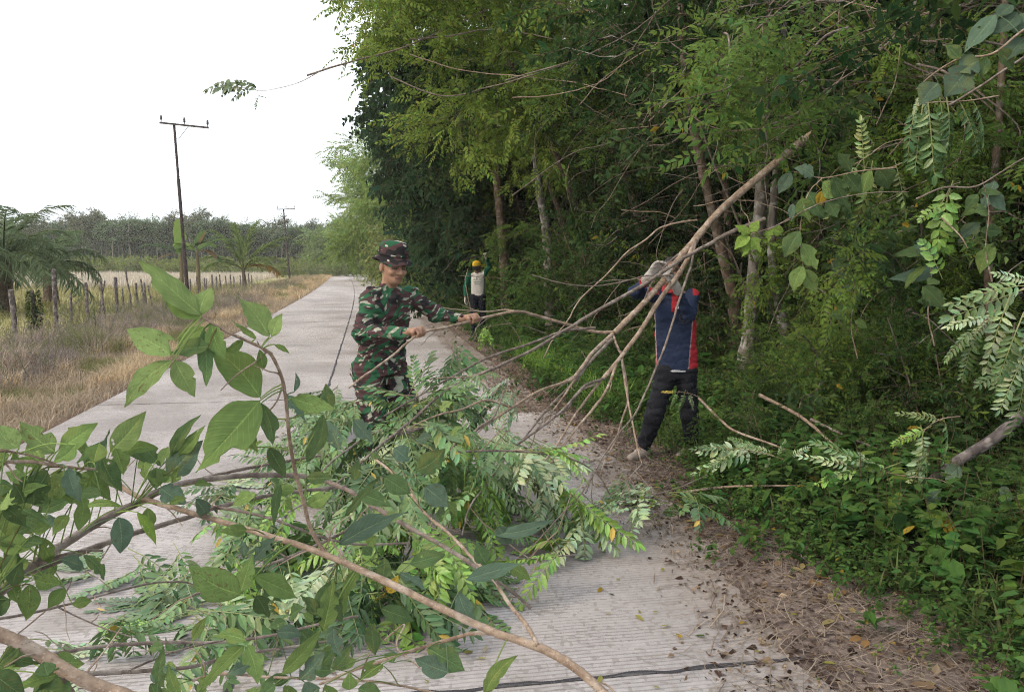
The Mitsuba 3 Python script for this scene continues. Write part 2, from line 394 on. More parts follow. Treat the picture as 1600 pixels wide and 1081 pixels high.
# soil washed over the slab's right edge
def verge_z(U, W):
    xy = R(U, W)[..., :2]
    p = np.concatenate([xy, 0 * U[..., None]], -1)
    edge = 0.75 * (meshkit.fbm(p * 0.55 + 3, 3) - 0.5) + 0.22 * (meshkit.fbm(p * 3.1, 3) - 0.5)
    tongue = 0.42 * np.exp(-((U - 3.0) / 0.9) ** 2) + 0.25 * np.exp(-((U - 4.4) / 0.7) ** 2) - 0.02
    w = W + edge + tongue
    z = -0.035 + 0.055 * sst(-0.25, 0.35, w) + 0.020 * (meshkit.fbm(p * 9, 3) - 0.5) * sst(-0.2, 0.2, w)
    g = ground_z(xy[..., 0], xy[..., 1])
    return np.where(W > 0.25, np.maximum(z, g + 0.012) * 1.0, z) + sst(2.2, 3.2, W) * -0.10
def verge_color(p, n, uv):
    a = mfbm(p.x * 4.0, p.y * 4.0, 0.0, octaves=3)
    f = mfbm(p.x * 46.0, p.y * 46.0, 1.0, octaves=3)
    g = mnoise(p.x * 90.0 + 7.0 * a, p.y * 26.0, 2.0)
    c = mmix((0.052, 0.038, 0.034), (0.180, 0.142, 0.126), mss(0.25, 0.75, 0.55 * f + 0.45 * a))
    return mmix(c, (0.33, 0.27, 0.21), 0.55 * mss(0.74, 0.86, g))
def verge_bump(p, n, uv):
    return 0.012 * mfbm(p.x * 40.0, p.y * 40.0, 0.0, octaves=3)
scene['litter_soil'] = two({'type': 'bumpmap', 'arbitrary': mikit.proc(verge_bump, eps=2e-3), 'scale': 1.0,
                            'bsdf': {'type': 'principled', 'base_color': mikit.proc(verge_color), 'roughness': 0.95, 'specular': 0.15}})
us = np.concatenate([np.arange(0.5, 14, 0.05), np.arange(14, 60, 0.3)])
structure(put('verge', strip(us, np.concatenate([np.arange(-1.3, 1.6, 0.05), np.arange(1.6, 3.3, 0.2)]), verge_z), 'litter_soil'), 'brown verge of soil and dry leaf litter along the road')

def surface_z(u, v):
    """height of what lies on top at (u, v) near the road's right side"""
    z = verge_z(np.asarray(u, float), np.asarray(v, float))
    xy = R(u, v)
    g = ground_z(xy[..., 0], xy[..., 1])
    return np.where(v < 0, np.maximum(z, 0.0), np.maximum(z, g))
# ---------------------------------------------------------------- leaf and spray templates
def kite(w=0.5, droop=0.1):
    return np.array([[0, 0, 0], [0.42, -w / 2, 0.05], [1, 0, -droop], [0.42, w / 2, 0.05]], float), np.array([[0, 1, 2], [0, 2, 3]])
def blade6(w=0.5, droop=0.12, fold=0.06):
    V = np.array([[0, 0, 0], [.28, -w * .44, fold], [.66, -w * .40, fold * .5 - droop * .3], [1, 0, -droop], [.66, w * .40, fold * .5 - droop * .3], [.28, w * .44, fold], [.30, 0, 0], [.68, 0, -droop * .4]], float)
    F = np.array([[0, 1, 6], [1, 2, 7], [1, 7, 6], [2, 3, 7], [3, 4, 7], [4, 5, 6], [4, 6, 7], [5, 0, 6]])
    return V, F

def pinnate(pairs=7, w=0.42, ll=0.30, droop=0.25, rng=None, fine=False, jitter=0.12):
    """compound leaf of unit length along x: leaflets in pairs on a drooping rachis -> V, F, leaflet id"""
    rng = rng or np.random.default_rng(0)
    tV, tF = blade6(w, 0.1) if fine else kite(w, 0.08)
    s = np.repeat(np.linspace(0.16, 0.97, pairs), 2); side = np.tile([-1, 1], pairs)
    s = np.append(s, 1.0); side = np.append(side, 0)
    pos = np.stack([s, 0 * s, -droop * s ** 2], -1)
    a = np.radians(62 - 18 * s) * side + rng.normal(0, jitter, len(s))
    d = np.stack([np.cos(a), np.sin(a), -0.25 - droop * s + rng.normal(0, jitter, len(s))], -1)
    n = np.stack([rng.normal(0, .25, len(s)), rng.normal(0, .25, len(s)), 1 + 0 * s], -1)
    M = frames(d, n) * (ll * (0.75 + 0.5 * np.sin(np.pi * np.clip(s, .1, .9))) * (1 + rng.normal(0, .08, len(s))))[:, None, None]
    V, F, _ = scatter(tV, tF, M, pos, np.zeros((len(s), 3)))
    ids = np.repeat(np.arange(len(s)), len(tV))
    x = np.linspace(-0.12, 1, 5)
    c = np.stack([x, 0 * x, -droop * np.clip(x, 0, 1) ** 2], -1)
    if fine:
        rV, rF = tube(c, [0.010, 0.004], sides=3, cap=False)
    else:
        rV, rF = np.vstack([c[0] + [0, .008, 0], c[2] + [0, .006, 0], c[4], c[2] - [0, .006, 0], c[0] - [0, .008, 0]]), np.array([[0, 1, 3], [0, 3, 4], [1, 2, 3]])
    F = np.vstack([F, rF + len(V)]); V = np.vstack([V, rV])
    return V, F, np.append(ids, np.full(len(rV), -1))

def broad_spray(n=9, leaf=0.30, w=0.5, rng=None, fine=False, droop=0.35):
    """leafy twig of unit length along x with alternate broad leaves"""
    rng = rng or np.random.default_rng(0)
    tV, tF = blade6(w, 0.15) if fine else kite(w, 0.12)
    s = np.linspace(0.12, 1.0, n); ph = np.arange(n) * 2.4 + rng.uniform(0, 6)
    pos = np.stack([s, 0 * s, -0.15 * s ** 2], -1)
    d = np.stack([0.45 + 0 * s, np.cos(ph), 0.55 * np.sin(ph) - droop], -1) + rng.normal(0, .2, (n, 3))
    nn = np.stack([rng.normal(0, .35, n), rng.normal(0, .35, n), 1 + 0 * s], -1)
    M = frames(d, nn) * (leaf * rng.uniform(.7, 1.2, n))[:, None, None]
    V, F, _ = scatter(tV, tF, M, pos, np.zeros((n, 3)))
    ids = np.repeat(np.arange(n), len(tV))
    x = np.linspace(-0.1, 1, 4)
    rV, rF = tube(np.stack([x, 0 * x, -0.15 * np.clip(x, 0, 1) ** 2], -1), [0.014, 0.005], sides=3, cap=False)
    return np.vstack([V, rV]), np.vstack([F, rF + len(V)]), np.append(ids, np.full(len(rV), -1))

def pinnate_spray(leaves=5, rng=None, pairs=6, ll=0.26, frond=0.62, droop=0.35, w=0.42):
    """twig of unit length with several compound leaves"""
    rng = rng or np.random.default_rng(0)
    parts, ids, at = [], [], 0
    for k in range(leaves):
        V, F, i = pinnate(pairs, w, ll, droop, rng)
        ph = k * 2.4 + rng.uniform(-.4, .4)
        d = np.array([0.55, np.cos(ph), 0.35 * np.sin(ph) + 0.1]) if k < leaves - 1 else np.array([1, 0, 0.1])
        n = np.array([rng.normal(0, .3), rng.normal(0, .3), 1])
        M = frames(d[None], n[None])[0] * frond * rng.uniform(.8, 1.15)
        parts.append((V @ M.T + np.array([0.15 + 0.8 * k / max(1, leaves - 1), 0, 0]), F))
        ids.append(np.where(i >= 0, i + at, -1)); at += 100
    V, F = join(parts)
    return V, F, np.concatenate(ids)

def leaf_colors(ids, base, rng, k, var=0.22, stem=(0.16, 0.14, 0.08), yellow=0.0, young=0.0):
    """(k, nv, 3) colours for k copies of a template whose vertices carry leaf ids (-1 = stalk)"""
    base = np.asarray(base, float)
    u, inv = np.unique(ids, return_inverse=True)
    c = base[None, None] * (1 + rng.normal(0, var * .7, (k, 1, 1)) + rng.normal(0, var, (k, len(u), 1)))
    c = c * (1 + rng.normal(0, 0.10, (k, len(u), 3)) * [1.2, .4, 1.0])
    if young:
        t = (rng.random((k, 1, 1)) < young) * rng.uniform(.3, 1, (k, 1, 1))
        c = c * (1 - t) + np.array([0.20, 0.29, 0.065]) * t
    if yellow:
        t = (rng.random((k, len(u), 1)) < yellow)
        c = np.where(t, np.array([0.42, 0.30, 0.05]), c)
    c = np.clip(c, 0.012, 0.7)
    c[:, u < 0] = stem
    return c[:, inv]

def place(tpl, pos, d, n, size, rng, base, **kw):
    V, F, ids = tpl
    M = frames(d, n) * np.asarray(size, float)[:, None, None]
    return scatter(V, F, M, pos, leaf_colors(ids, base, rng, len(pos), **kw))

# ---------------------------------------------------------------- tree skeletons
def wander(p0, d, length, steps, rng, wob=0.15, up=0.0, droop=0.0):
    pts, p, d = [np.array(p0, float)], np.array(p0, float), nrm(d)
    for i in range(steps):
        d = nrm(d + rng.normal(0, wob, 3) + np.array([0, 0, up - droop * i / steps]))
        p = p + d * length / steps
        pts.append(p)
    return np.array(pts)

def skeleton(rng, trunk, r0, limbs, limb_len, t0=0.3, lean=(0, 0), elev=(0.1, 0.9), twigs=5, twig_len=0.7, limb_r=0.35, droop=0.25, anchors=3, wob=0.16):
    """wood (V, F) and leaf anchors (pos, dir) of a tree round a trunk polyline"""
    tr = spline(trunk, 5)
    wood = [tube(tr, [r0, r0 * .78, r0 * .6, r0 * .35], 7, rough=.12, seed=int(rng.integers(1e6)))]
    pos, dirs = [], []
    n = len(tr)
    for k in range(limbs):
        t = t0 + (1 - t0) * (k + rng.uniform(0, 1)) / limbs
        i = min(n - 2, int(t * (n - 1))); p = tr[i] + (tr[i + 1] - tr[i]) * (t * (n - 1) - i)
        az = rng.uniform(0, 2 * np.pi)
        h = np.array([np.cos(az) + lean[0], np.sin(az) + lean[1]])
        e = rng.uniform(*elev)
        L = limb_len(t) * rng.uniform(.65, 1.15) * (0.75 + 0.35 * np.linalg.norm(h))
        hh = h / max(np.linalg.norm(h), 1e-3)
        lb = wander(p, [hh[0], hh[1], e], L, 7, rng, wob, 0.02, droop)
        rl = r0 * limb_r * (1 - .6 * t)
        wood.append(tube(lb, [rl, rl * .6, rl * .25], 5))
        for q in range(twigs):
            a = 0.25 + 0.75 * (q + rng.uniform(0, 1)) / twigs
            j = min(6, int(a * 7)); p2 = lb[j] + (lb[j + 1] - lb[j]) * (a * 7 - j)
            dd = nrm(lb[j + 1] - lb[j]) + rng.normal(0, .65, 3) + [0, 0, .1]
            tw = wander(p2, dd, twig_len * rng.uniform(.6, 1.2), 4, rng, .2, 0, droop)
            wood.append(tube(tw, [max(rl * .3, .006), .003], 3, cap=False))
            for s in range(anchors):
                b = (s + rng.uniform(.3, 1)) / anchors * 4; j2 = min(3, int(b))
                pos.append(tw[j2] + (tw[j2 + 1] - tw[j2]) * (b - j2))
                dirs.append(nrm(tw[j2 + 1] - tw[j2]) + rng.normal(0, .5, 3))
            pos.append(tw[-1]); dirs.append(nrm(tw[-1] - tw[-2]))
    return join(wood), np.array(pos), np.array(dirs)

def group(name, members):
    """a shapegroup that instances refer to; members {part name: shape dict}"""
    scene[name] = {'type': 'shapegroup', **members}
    KEYS.add(name)
    return name
def inst(key, g, x, y, z, rot, s=1.0, sz=None):
    scene[key] = {'type': 'instance', 'to_world': T().translate([float(x), float(y), float(z)]).rotate([0, 0, 1], float(math.degrees(rot))).scale([float(s), float(s), float(sz or s)]),
                  'shapegroup': {'type': 'ref', 'id': g}}
    return key

def crown_member(V, F, C, bsdf='leaf'):
    return mikit.ply((V, F), bsdf, smooth=False, color=C)
ROADWARD = math.atan2(-RN[1], -RN[0])      # an instance's +x turned towards the road

def tree_group(name, seed, trunk, r0, limbs, limb_len, tpl_fn, base, size, bark='brown_bark', ups=0.8, color=None, tpls=4, **kw):
    rng = np.random.default_rng(seed)
    ck = color or {}
    wood, pos, dirs = skeleton(rng, trunk, r0, limbs, limb_len, **kw)
    parts = []
    which = rng.integers(0, tpls, len(pos))
    for t in range(tpls):
        m = which == t
        if not m.any(): continue
        n = rng.normal(0, .45, (m.sum(), 3)) + [0, 0, ups]
        d = dirs[m] * [1, 1, .6]
        parts.append(place(tpl_fn(rng), pos[m], d, n, rng.uniform(.75, 1.25, m.sum()) * size, rng, base, **ck))
    V, F, C = joinc(parts)
    group(name, {'trunk': mikit.ply(wood, bark, smooth=True), 'crown': crown_member(V, F, C)})
    return len(F), len(wood[1])
# ---------------------------------------------------------------- the forest on the right: kinds of tree
def pin(rng): return pinnate_spray(5, rng, 6, 0.25, 0.62, 0.35)
def brd(rng): return broad_spray(9, 0.34, 0.46, rng)
def brd_big(rng): return broad_spray(7, 0.46, 0.50, rng, droop=0.7)
G = {}
def kind(name, n, **kw):
    G[name] = []
    for k in range(n):
        g = f'{name}_kind_{k + 1:03d}'
        tree_group(g, seed=hash_(name) + k * 17, **kw)
        G[name].append(g)
def hash_(s):
    return sum((i + 1) * ord(c) for i, c in enumerate(s)) % 9973

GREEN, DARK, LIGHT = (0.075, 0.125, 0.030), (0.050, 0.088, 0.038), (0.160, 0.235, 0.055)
kind('feathery_tree', 3, trunk=[(0, 0, 0), (.25, .1, 2.6), (.8, 0, 5.2), (1.6, .1, 8.2)], r0=.085, limbs=17, limb_len=lambda t: 3.0 - 1.1 * t, tpl_fn=pin, base=LIGHT, size=.52,
     t0=.34, lean=(.75, 0), elev=(0, .7), twigs=5, twig_len=.8, droop=.35, color=dict(young=.15, yellow=.004))
kind('overhanging_tree', 3, trunk=[(0, 0, 0), (.5, .1, 2.6), (1.5, 0, 4.8), (3.0, .1, 7.0), (4.2, 0, 8.6)], r0=.09, limbs=20, limb_len=lambda t: 2.8 - .9 * t, tpl_fn=pin, base=(.25, .34, .078), size=.60,
     t0=.42, lean=(.45, 0), elev=(.05, .8), twigs=5, twig_len=.8, droop=.35, color=dict(young=.25, yellow=.004))
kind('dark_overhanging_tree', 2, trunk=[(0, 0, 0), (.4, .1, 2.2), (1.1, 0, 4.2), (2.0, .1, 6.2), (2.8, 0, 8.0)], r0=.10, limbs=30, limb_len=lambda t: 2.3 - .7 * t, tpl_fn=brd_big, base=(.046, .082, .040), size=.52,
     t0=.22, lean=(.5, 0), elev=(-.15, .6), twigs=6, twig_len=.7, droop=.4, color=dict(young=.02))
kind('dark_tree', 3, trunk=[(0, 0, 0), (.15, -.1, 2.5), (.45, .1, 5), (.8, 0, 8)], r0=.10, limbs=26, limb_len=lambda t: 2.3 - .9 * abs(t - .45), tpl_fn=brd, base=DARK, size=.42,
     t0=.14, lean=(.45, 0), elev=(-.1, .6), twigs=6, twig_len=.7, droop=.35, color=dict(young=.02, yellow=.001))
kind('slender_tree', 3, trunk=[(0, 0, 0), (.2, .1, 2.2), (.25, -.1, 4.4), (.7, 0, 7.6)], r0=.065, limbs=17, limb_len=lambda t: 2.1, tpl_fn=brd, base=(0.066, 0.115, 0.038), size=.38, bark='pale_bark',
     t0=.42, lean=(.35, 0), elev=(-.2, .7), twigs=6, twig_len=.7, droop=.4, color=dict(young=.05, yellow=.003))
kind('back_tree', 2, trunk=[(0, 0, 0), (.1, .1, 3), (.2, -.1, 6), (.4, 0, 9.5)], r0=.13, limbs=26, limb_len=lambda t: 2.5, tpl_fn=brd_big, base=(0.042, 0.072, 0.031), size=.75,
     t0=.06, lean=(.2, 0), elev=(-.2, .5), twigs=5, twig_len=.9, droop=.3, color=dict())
kind('shrub', 3, trunk=[(0, 0, 0), (.05, .05, .5), (.2, 0, 1.1), (.35, 0, 1.7)], r0=.022, limbs=14, limb_len=lambda t: .85 - .2 * t, tpl_fn=brd, base=(0.070, 0.128, 0.040), size=.27, t0=.05,
     lean=(.35, 0), elev=(.1, .9), twigs=4, twig_len=.35, droop=.4, anchors=2, color=dict(young=.10, yellow=.002))
kind('feathery_shrub', 2, trunk=[(0, 0, 0), (.1, .05, .6), (.3, 0, 1.3), (.6, 0, 2.1)], r0=.020, limbs=10, limb_len=lambda t: 1.0 - .3 * t, tpl_fn=pin, base=(0.10, 0.17, 0.048), size=.34, t0=.1,
     lean=(.5, 0), elev=(.1, .8), twigs=3, twig_len=.35, droop=.5, anchors=2, color=dict(young=.15, yellow=.003))

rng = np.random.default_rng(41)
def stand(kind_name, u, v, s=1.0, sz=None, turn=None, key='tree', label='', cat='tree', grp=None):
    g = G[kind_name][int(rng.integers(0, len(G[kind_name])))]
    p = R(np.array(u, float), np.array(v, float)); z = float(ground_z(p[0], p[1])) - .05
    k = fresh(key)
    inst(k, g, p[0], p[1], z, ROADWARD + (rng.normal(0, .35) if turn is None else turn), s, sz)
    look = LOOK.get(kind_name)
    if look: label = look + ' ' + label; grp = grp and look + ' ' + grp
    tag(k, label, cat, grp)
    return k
LOOK = {'feathery_tree': 'feathery-leaved', 'dark_tree': 'dark broad-leaved', 'slender_tree': 'slender small-leaved', 'shrub': 'broad-leaved', 'feathery_shrub': 'feathery-leaved'}

# nearest row: slender trees with bare stems on the right, leafy to the ground further along the road
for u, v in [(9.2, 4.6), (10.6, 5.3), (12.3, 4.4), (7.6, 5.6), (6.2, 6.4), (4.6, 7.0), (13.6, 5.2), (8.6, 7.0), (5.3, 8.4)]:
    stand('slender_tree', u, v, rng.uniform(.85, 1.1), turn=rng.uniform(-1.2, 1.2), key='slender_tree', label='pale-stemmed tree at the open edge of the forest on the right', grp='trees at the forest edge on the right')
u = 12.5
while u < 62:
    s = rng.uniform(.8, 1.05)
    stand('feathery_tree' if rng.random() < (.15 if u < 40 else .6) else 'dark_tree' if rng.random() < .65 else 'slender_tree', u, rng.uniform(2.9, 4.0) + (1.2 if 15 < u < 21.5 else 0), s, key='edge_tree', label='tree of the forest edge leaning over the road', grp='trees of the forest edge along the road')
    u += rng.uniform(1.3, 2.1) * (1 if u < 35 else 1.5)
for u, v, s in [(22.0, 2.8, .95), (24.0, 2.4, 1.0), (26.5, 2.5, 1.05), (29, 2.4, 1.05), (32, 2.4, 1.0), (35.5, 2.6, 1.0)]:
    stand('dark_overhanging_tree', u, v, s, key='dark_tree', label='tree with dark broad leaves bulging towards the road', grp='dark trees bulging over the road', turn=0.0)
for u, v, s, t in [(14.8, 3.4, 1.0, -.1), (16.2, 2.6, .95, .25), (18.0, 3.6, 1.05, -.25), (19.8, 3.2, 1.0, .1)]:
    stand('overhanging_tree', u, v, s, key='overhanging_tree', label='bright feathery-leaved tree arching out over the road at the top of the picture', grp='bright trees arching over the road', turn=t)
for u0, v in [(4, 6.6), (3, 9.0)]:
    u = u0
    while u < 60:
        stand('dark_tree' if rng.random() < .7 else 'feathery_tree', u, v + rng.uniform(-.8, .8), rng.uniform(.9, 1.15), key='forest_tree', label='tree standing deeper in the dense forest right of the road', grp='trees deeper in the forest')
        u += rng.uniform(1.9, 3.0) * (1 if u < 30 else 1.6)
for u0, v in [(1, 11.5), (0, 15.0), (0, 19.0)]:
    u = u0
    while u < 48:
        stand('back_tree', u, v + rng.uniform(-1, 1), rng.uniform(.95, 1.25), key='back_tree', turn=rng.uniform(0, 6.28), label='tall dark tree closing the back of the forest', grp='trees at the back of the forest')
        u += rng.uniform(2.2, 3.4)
# undergrowth along the foot of the forest
u = 3.0
while u < 60:
    near = u < 13
    stand('shrub' if rng.random() < .6 else 'feathery_shrub', u, rng.uniform(1.7, 2.6) + (1.0 if near else 1.3 if 15.5 < u < 20.5 else 0.0), rng.uniform(.5, .8) if near else rng.uniform(.9, 1.35), key='shrub', label='shrub at the foot of the forest edge', cat='shrub', grp='shrubs at the foot of the forest edge')
    u += rng.uniform(.45, .9) * (1.9 if near else 1)
u = 2.0
while u < 30:
    stand('shrub', u, rng.uniform(4, 7.5), rng.uniform(.7, 1.3), key='shrub', label='shrub at the foot of the forest edge', cat='shrub', grp='shrubs at the foot of the forest edge')
    u += rng.uniform(1.3, 2.2)

# leafy twigs hanging in the gaps between the trunks, bright where they reach the light
def twig_group(name, seed, fn, base, n, size, **kw):
    r = np.random.default_rng(seed)
    q = spline(wander([0, 0, 0], [1, 0, -.1], 1.3, 6, r, .18, 0, .25), 3)
    parts = []
    for t in range(3):
        i = r.integers(3, len(q), n // 3); d = r.normal(0, .6, (len(i), 3)) + [.7, 0, -.1]
        parts.append(place(fn(r), q[i], d, r.normal(0, .4, (len(i), 3)) + [0, 0, 1], r.uniform(.7, 1.3, len(i)) * size, r, base, **kw))
    V, F, C = joinc(parts)
    group(name, {'twig': mikit.ply(tube(q, [.012, .004], 5), 'grey_twig_bark', smooth=True), 'foliage': crown_member(V, F, C)})
G['hanging_twig'] = []
for i, (fn, base, n, size) in enumerate([(pin, (.19, .29, .07), 12, .40), (pin, (.14, .225, .06), 15, .42), (brd, (.085, .14, .055), 18, .34), (brd, (.135, .205, .068), 15, .30), (pin, (.23, .34, .07), 9, .36)]):
    twig_group(f'hanging_twig_kind_{i + 1:03d}', 300 + i, fn, base, n, size, young=.1, yellow=.004); G['hanging_twig'].append(f'hanging_twig_kind_{i + 1:03d}')
rt = np.random.default_rng(43)
for j in range(110):
    px, py = rt.uniform(780, 1620), rt.uniform(-10, 400) if j % 3 else rt.uniform(-10, 200)
    Z = rt.uniform(6.0, 9.5) if px > 1000 else rt.uniform(10, 15)
    if px > 1000 and py > 230: Z = rt.uniform(7.5, 10.5)
    p = P(px, py, Z)
    if UV(p[0], p[1])[1] < 1.0: continue
    i = int(rt.choice(5, p=[.2, .25, .3, .15, .1])); k = inst(fresh('hanging_twig'), G['hanging_twig'][i], p[0], p[1], p[2], rt.uniform(0, 6.28), rt.uniform(.6, 1.1))
    look = ['light green feathery', 'mid-green feathery', 'dark broad-leaved', 'green broad-leaved', 'bright yellow-green feathery'][i]; where = 'in the upper right' if py < 200 else 'among the trunks, right of the centre' if px < 1240 else 'near the right edge'
    tag(k, f'{look} twig hanging {where}', 'leafy twig', f'{look} twigs hanging {where}')
# taller weeds standing out of the ground cover
for j in range(70):
    u = rt.uniform(2.6, 13); v = float(np.interp(u, [2, 4, 6, 7, 9, 13], [1.2, .9, .7, 1.1, .9, .9])) + 2.4 * rt.random()
    stand('shrub' if j % 3 else 'feathery_shrub', u, v, rt.uniform(.18, .38), key='weed', label='weed standing up out of the ground cover on the right', cat='weed', grp='weeds in the ground cover on the right')

for j in range(34):
    u = rt.uniform(5.2, 11); v = rt.uniform(1.5, 4.2) + (.8 if u < 7.4 else 0)
    q = R(np.array(u), np.array(v)); q = 800 + FOC * q[0] / q[1]
    if 1100 < q < 1265 and u > 6.6: continue
    stand('shrub' if j % 3 else 'feathery_shrub', u, v, rt.uniform(.34, .62), key='weed', label='weed standing up out of the ground cover on the right', cat='weed', grp='weeds in the ground cover on the right')
for j in range(80):
    px, py = rt.uniform(1240, 1630), rt.uniform(320, 620)
    p = P(px, py, rt.uniform(6.2, 9.2))
    i = int(rt.choice(5, p=[.2, .25, .3, .2, .05])); k = inst(fresh('hanging_twig'), G['hanging_twig'][i], p[0], p[1], p[2], rt.uniform(0, 6.28), rt.uniform(.5, .9))
    look = ['light green feathery', 'mid-green feathery', 'dark broad-leaved', 'green broad-leaved', 'bright yellow-green feathery'][i]; where = 'in the upper right' if py < 200 else 'among the trunks, right of the centre' if px < 1240 else 'near the right edge'
    tag(k, f'{look} twig hanging {where}', 'leafy twig', f'{look} twigs hanging {where}')
# ---------------------------------------------------------------- left side: fence, poles, palms, bananas, far tree line
rng = np.random.default_rng(52)
def gz(p):
    return float(ground_z(p[0], p[1]))

# fence posts, each with its own lean, girth and top; read off the photograph (foot x, foot y, top x, top y, girth in cm)
posts = [(24, 522, 17, 452, 13), (86, 507, 84, 420, 11), (113, 503, 110, 458, 7), (139, 499, 134, 441, 10), (163, 494, 157, 437, 8), (152, 492, 164, 438, 6), (183, 492, 180, 433, 11), (194, 484, 191, 450, 6),
         (209, 484, 196, 418, 6), (217, 483, 212, 442, 8), (227, 480, 220, 436, 7), (229, 479, 225, 441, 8), (240, 481, 231, 446, 6), (268, 466, 264, 432, 8), (281, 462, 280, 434, 8), (298, 458, 297, 436, 9), (310, 455, 307, 432, 9),
         (320, 453, 319, 434, 9), (323, 453, 322, 435, 8), (332, 455, 331, 429, 12), (339, 452, 338, 432, 10), (345, 451, 343, 429, 10), (354, 449, 352, 431, 9), (361, 448, 360, 429, 11), (366, 450, 365, 432, 9),
         (376, 446, 375, 430, 10), (382, 445, 381, 431, 9), (389, 444, 388, 427, 10), (394, 443, 393, 430, 9)]
for k, (bx, by, tx, ty, g) in enumerate(posts):
    Z = 2025.0 / (by - 414.5) * (1.0 if by > 470 else 0.96)
    a, b = P(bx, by, Z), P(tx, ty, Z + rng.uniform(-.05, .05))
    a[2] = gz(a) - .15
    w = g / 200
    mid = [(a + (b - a) * t + rng.normal(0, .012, 3) * [1, 1, 0]) for t in (.25, .5, .75)]
    key = put('fence_post', tube(np.array([a, *mid, b - (b - a) * .015, b]), np.array([1.15, 1.05, 1, .95, .93, .45]) * w, 8, rough=.22, seed=k), 'post_wood', smooth=50)
    if k == 0: lab = 'leftmost weathered fence post, the nearest one, in front of the oil palm'
    elif (bx, tx) == (163, 157): lab = 'thin fence post leaning left across the post beside it'
    elif (bx, tx) == (209, 196): lab = 'tall crooked branch standing as a post in the fence, leaning left'
    elif k == 1: lab = 'tall dark fence post, second from the left, higher than its neighbours'
    elif k == 6: lab = 'stout straight grey fence post standing between thinner posts before the pale field'
    elif k == 12: lab = 'thin dark stake leaning left against the fence posts left of the near utility pole'
    else: lab = 'weathered wooden fence post in the row along the pale field'
    tag(key, lab, 'fence post', None if lab[:9] != 'weathered' else 'weathered fence posts along the field')

# the post overgrown with a climber
p = P(55, 512, 20.8); p[2] = gz(p)
c = thing('overgrown_post', 'fence post wrapped in a dense dark green climber, near the left edge', 'fence post')
put('post', tube(np.array([p - [0, 0, .1], p + [0, 0, .6], p + [-.03, 0, 1.1]]), .05, 7), 'post_wood', parent=c)
n = 900
h = rng.uniform(.05, 1.12, n); an = rng.uniform(0, 6.28, n); rad = .10 + .09 * np.sin(h * 2.6) * rng.random(n)
V, F, C = scatter(*kite(.7), frames(np.stack([np.cos(an), np.sin(an), rng.normal(-.4, .4, n)], -1), np.stack([np.cos(an), np.sin(an), 0 * h + .8], -1)) * rng.uniform(.05, .09, n)[:, None, None],
                  np.stack([p[0] + rad * np.cos(an), p[1] + rad * np.sin(an), p[2] + h], -1), np.clip(np.array([.05, .085, .03]) * (1 + rng.normal(0, .3, (n, 1))), .01, 1))
put('climber_leaves', (V, F), 'leaf', C, smooth=False, parent=c)

# utility poles: steel tube, angle crossarm with three insulators, brace
def pole(bx, by, tx, ty, Z, arm, label, r0, brace=True):
    k = thing('utility_pole', label, 'utility pole')
    a, b = P(bx, by, Z), P(tx, ty, Z)
    a[2] = gz(a) - .2
    put('post', tube(np.array([a, a + (b - a) * .35, a + (b - a) * .352, a + (b - a) * .7, a + (b - a) * .702, b]), np.array([r0, r0, r0 * .82, r0 * .8, r0 * .62, r0 * .6]), 12), 'pole_steel', smooth=40, parent=k)
    l, m = P(*arm[0], Z), P(*arm[1], Z)
    x = nrm(m - l); Mx = np.stack([x, [0, 1, 0], np.cross(x, [0, 1, 0])], 1)
    put('crossarm', join([box((l + m) / 2 + [0, -r0, 0], (np.linalg.norm(m - l), .09, .015), Mx), box((l + m) / 2 + [0, -r0 - .045, -.04], (np.linalg.norm(m - l), .012, .09), Mx)]), 'pole_steel', smooth=False, parent=k)
    for t in (.03, .5, .97):
        q = l + (m - l) * t + [0, -r0, .02]
        i = put('insulator', lathe([(0, .0), (.02, 0), (.02, .10), (.055, .10), (.062, .14), (.04, .165), (.058, .19), (.058, .225), (.038, .25), (.045, .285), (.025, .32), (0, .325)], 12, q), 'plain', (.075, .065, .07), parent=k)
    if brace:
        e, f = l + (m - l) * .57, a + (b - a) * .925
        put('brace', tube(np.array([f, f + (e - f) * .02 + [.18, 0, -.01], e - [.0, 0, .03]]), .014, 5), 'pole_steel', parent=k)
    return k
pole(294, 466, 272, 195, 40, ((251, 191.5), (328, 199.5)), 'near dark steel utility pole leaning left, with a three-insulator crossarm, behind the fence', .098)
pole(453, 437, 443, 327, 94, ((433, 327), (462, 326)), 'farther utility pole between the coconut palm and the road', .13, False)
k = pole(493, 425, 491, 357, 165, ((484, 357.5), (498, 357)), 'farthest utility pole, with a slanting stay pole, before the far trees', .16, False)
a, b = P(475, 425, 164), P(489, 388, 164.8); a[2] = gz(a)
put('stay_pole', tube(np.array([a, b]), .10, 6), 'pole_steel', parent=k)

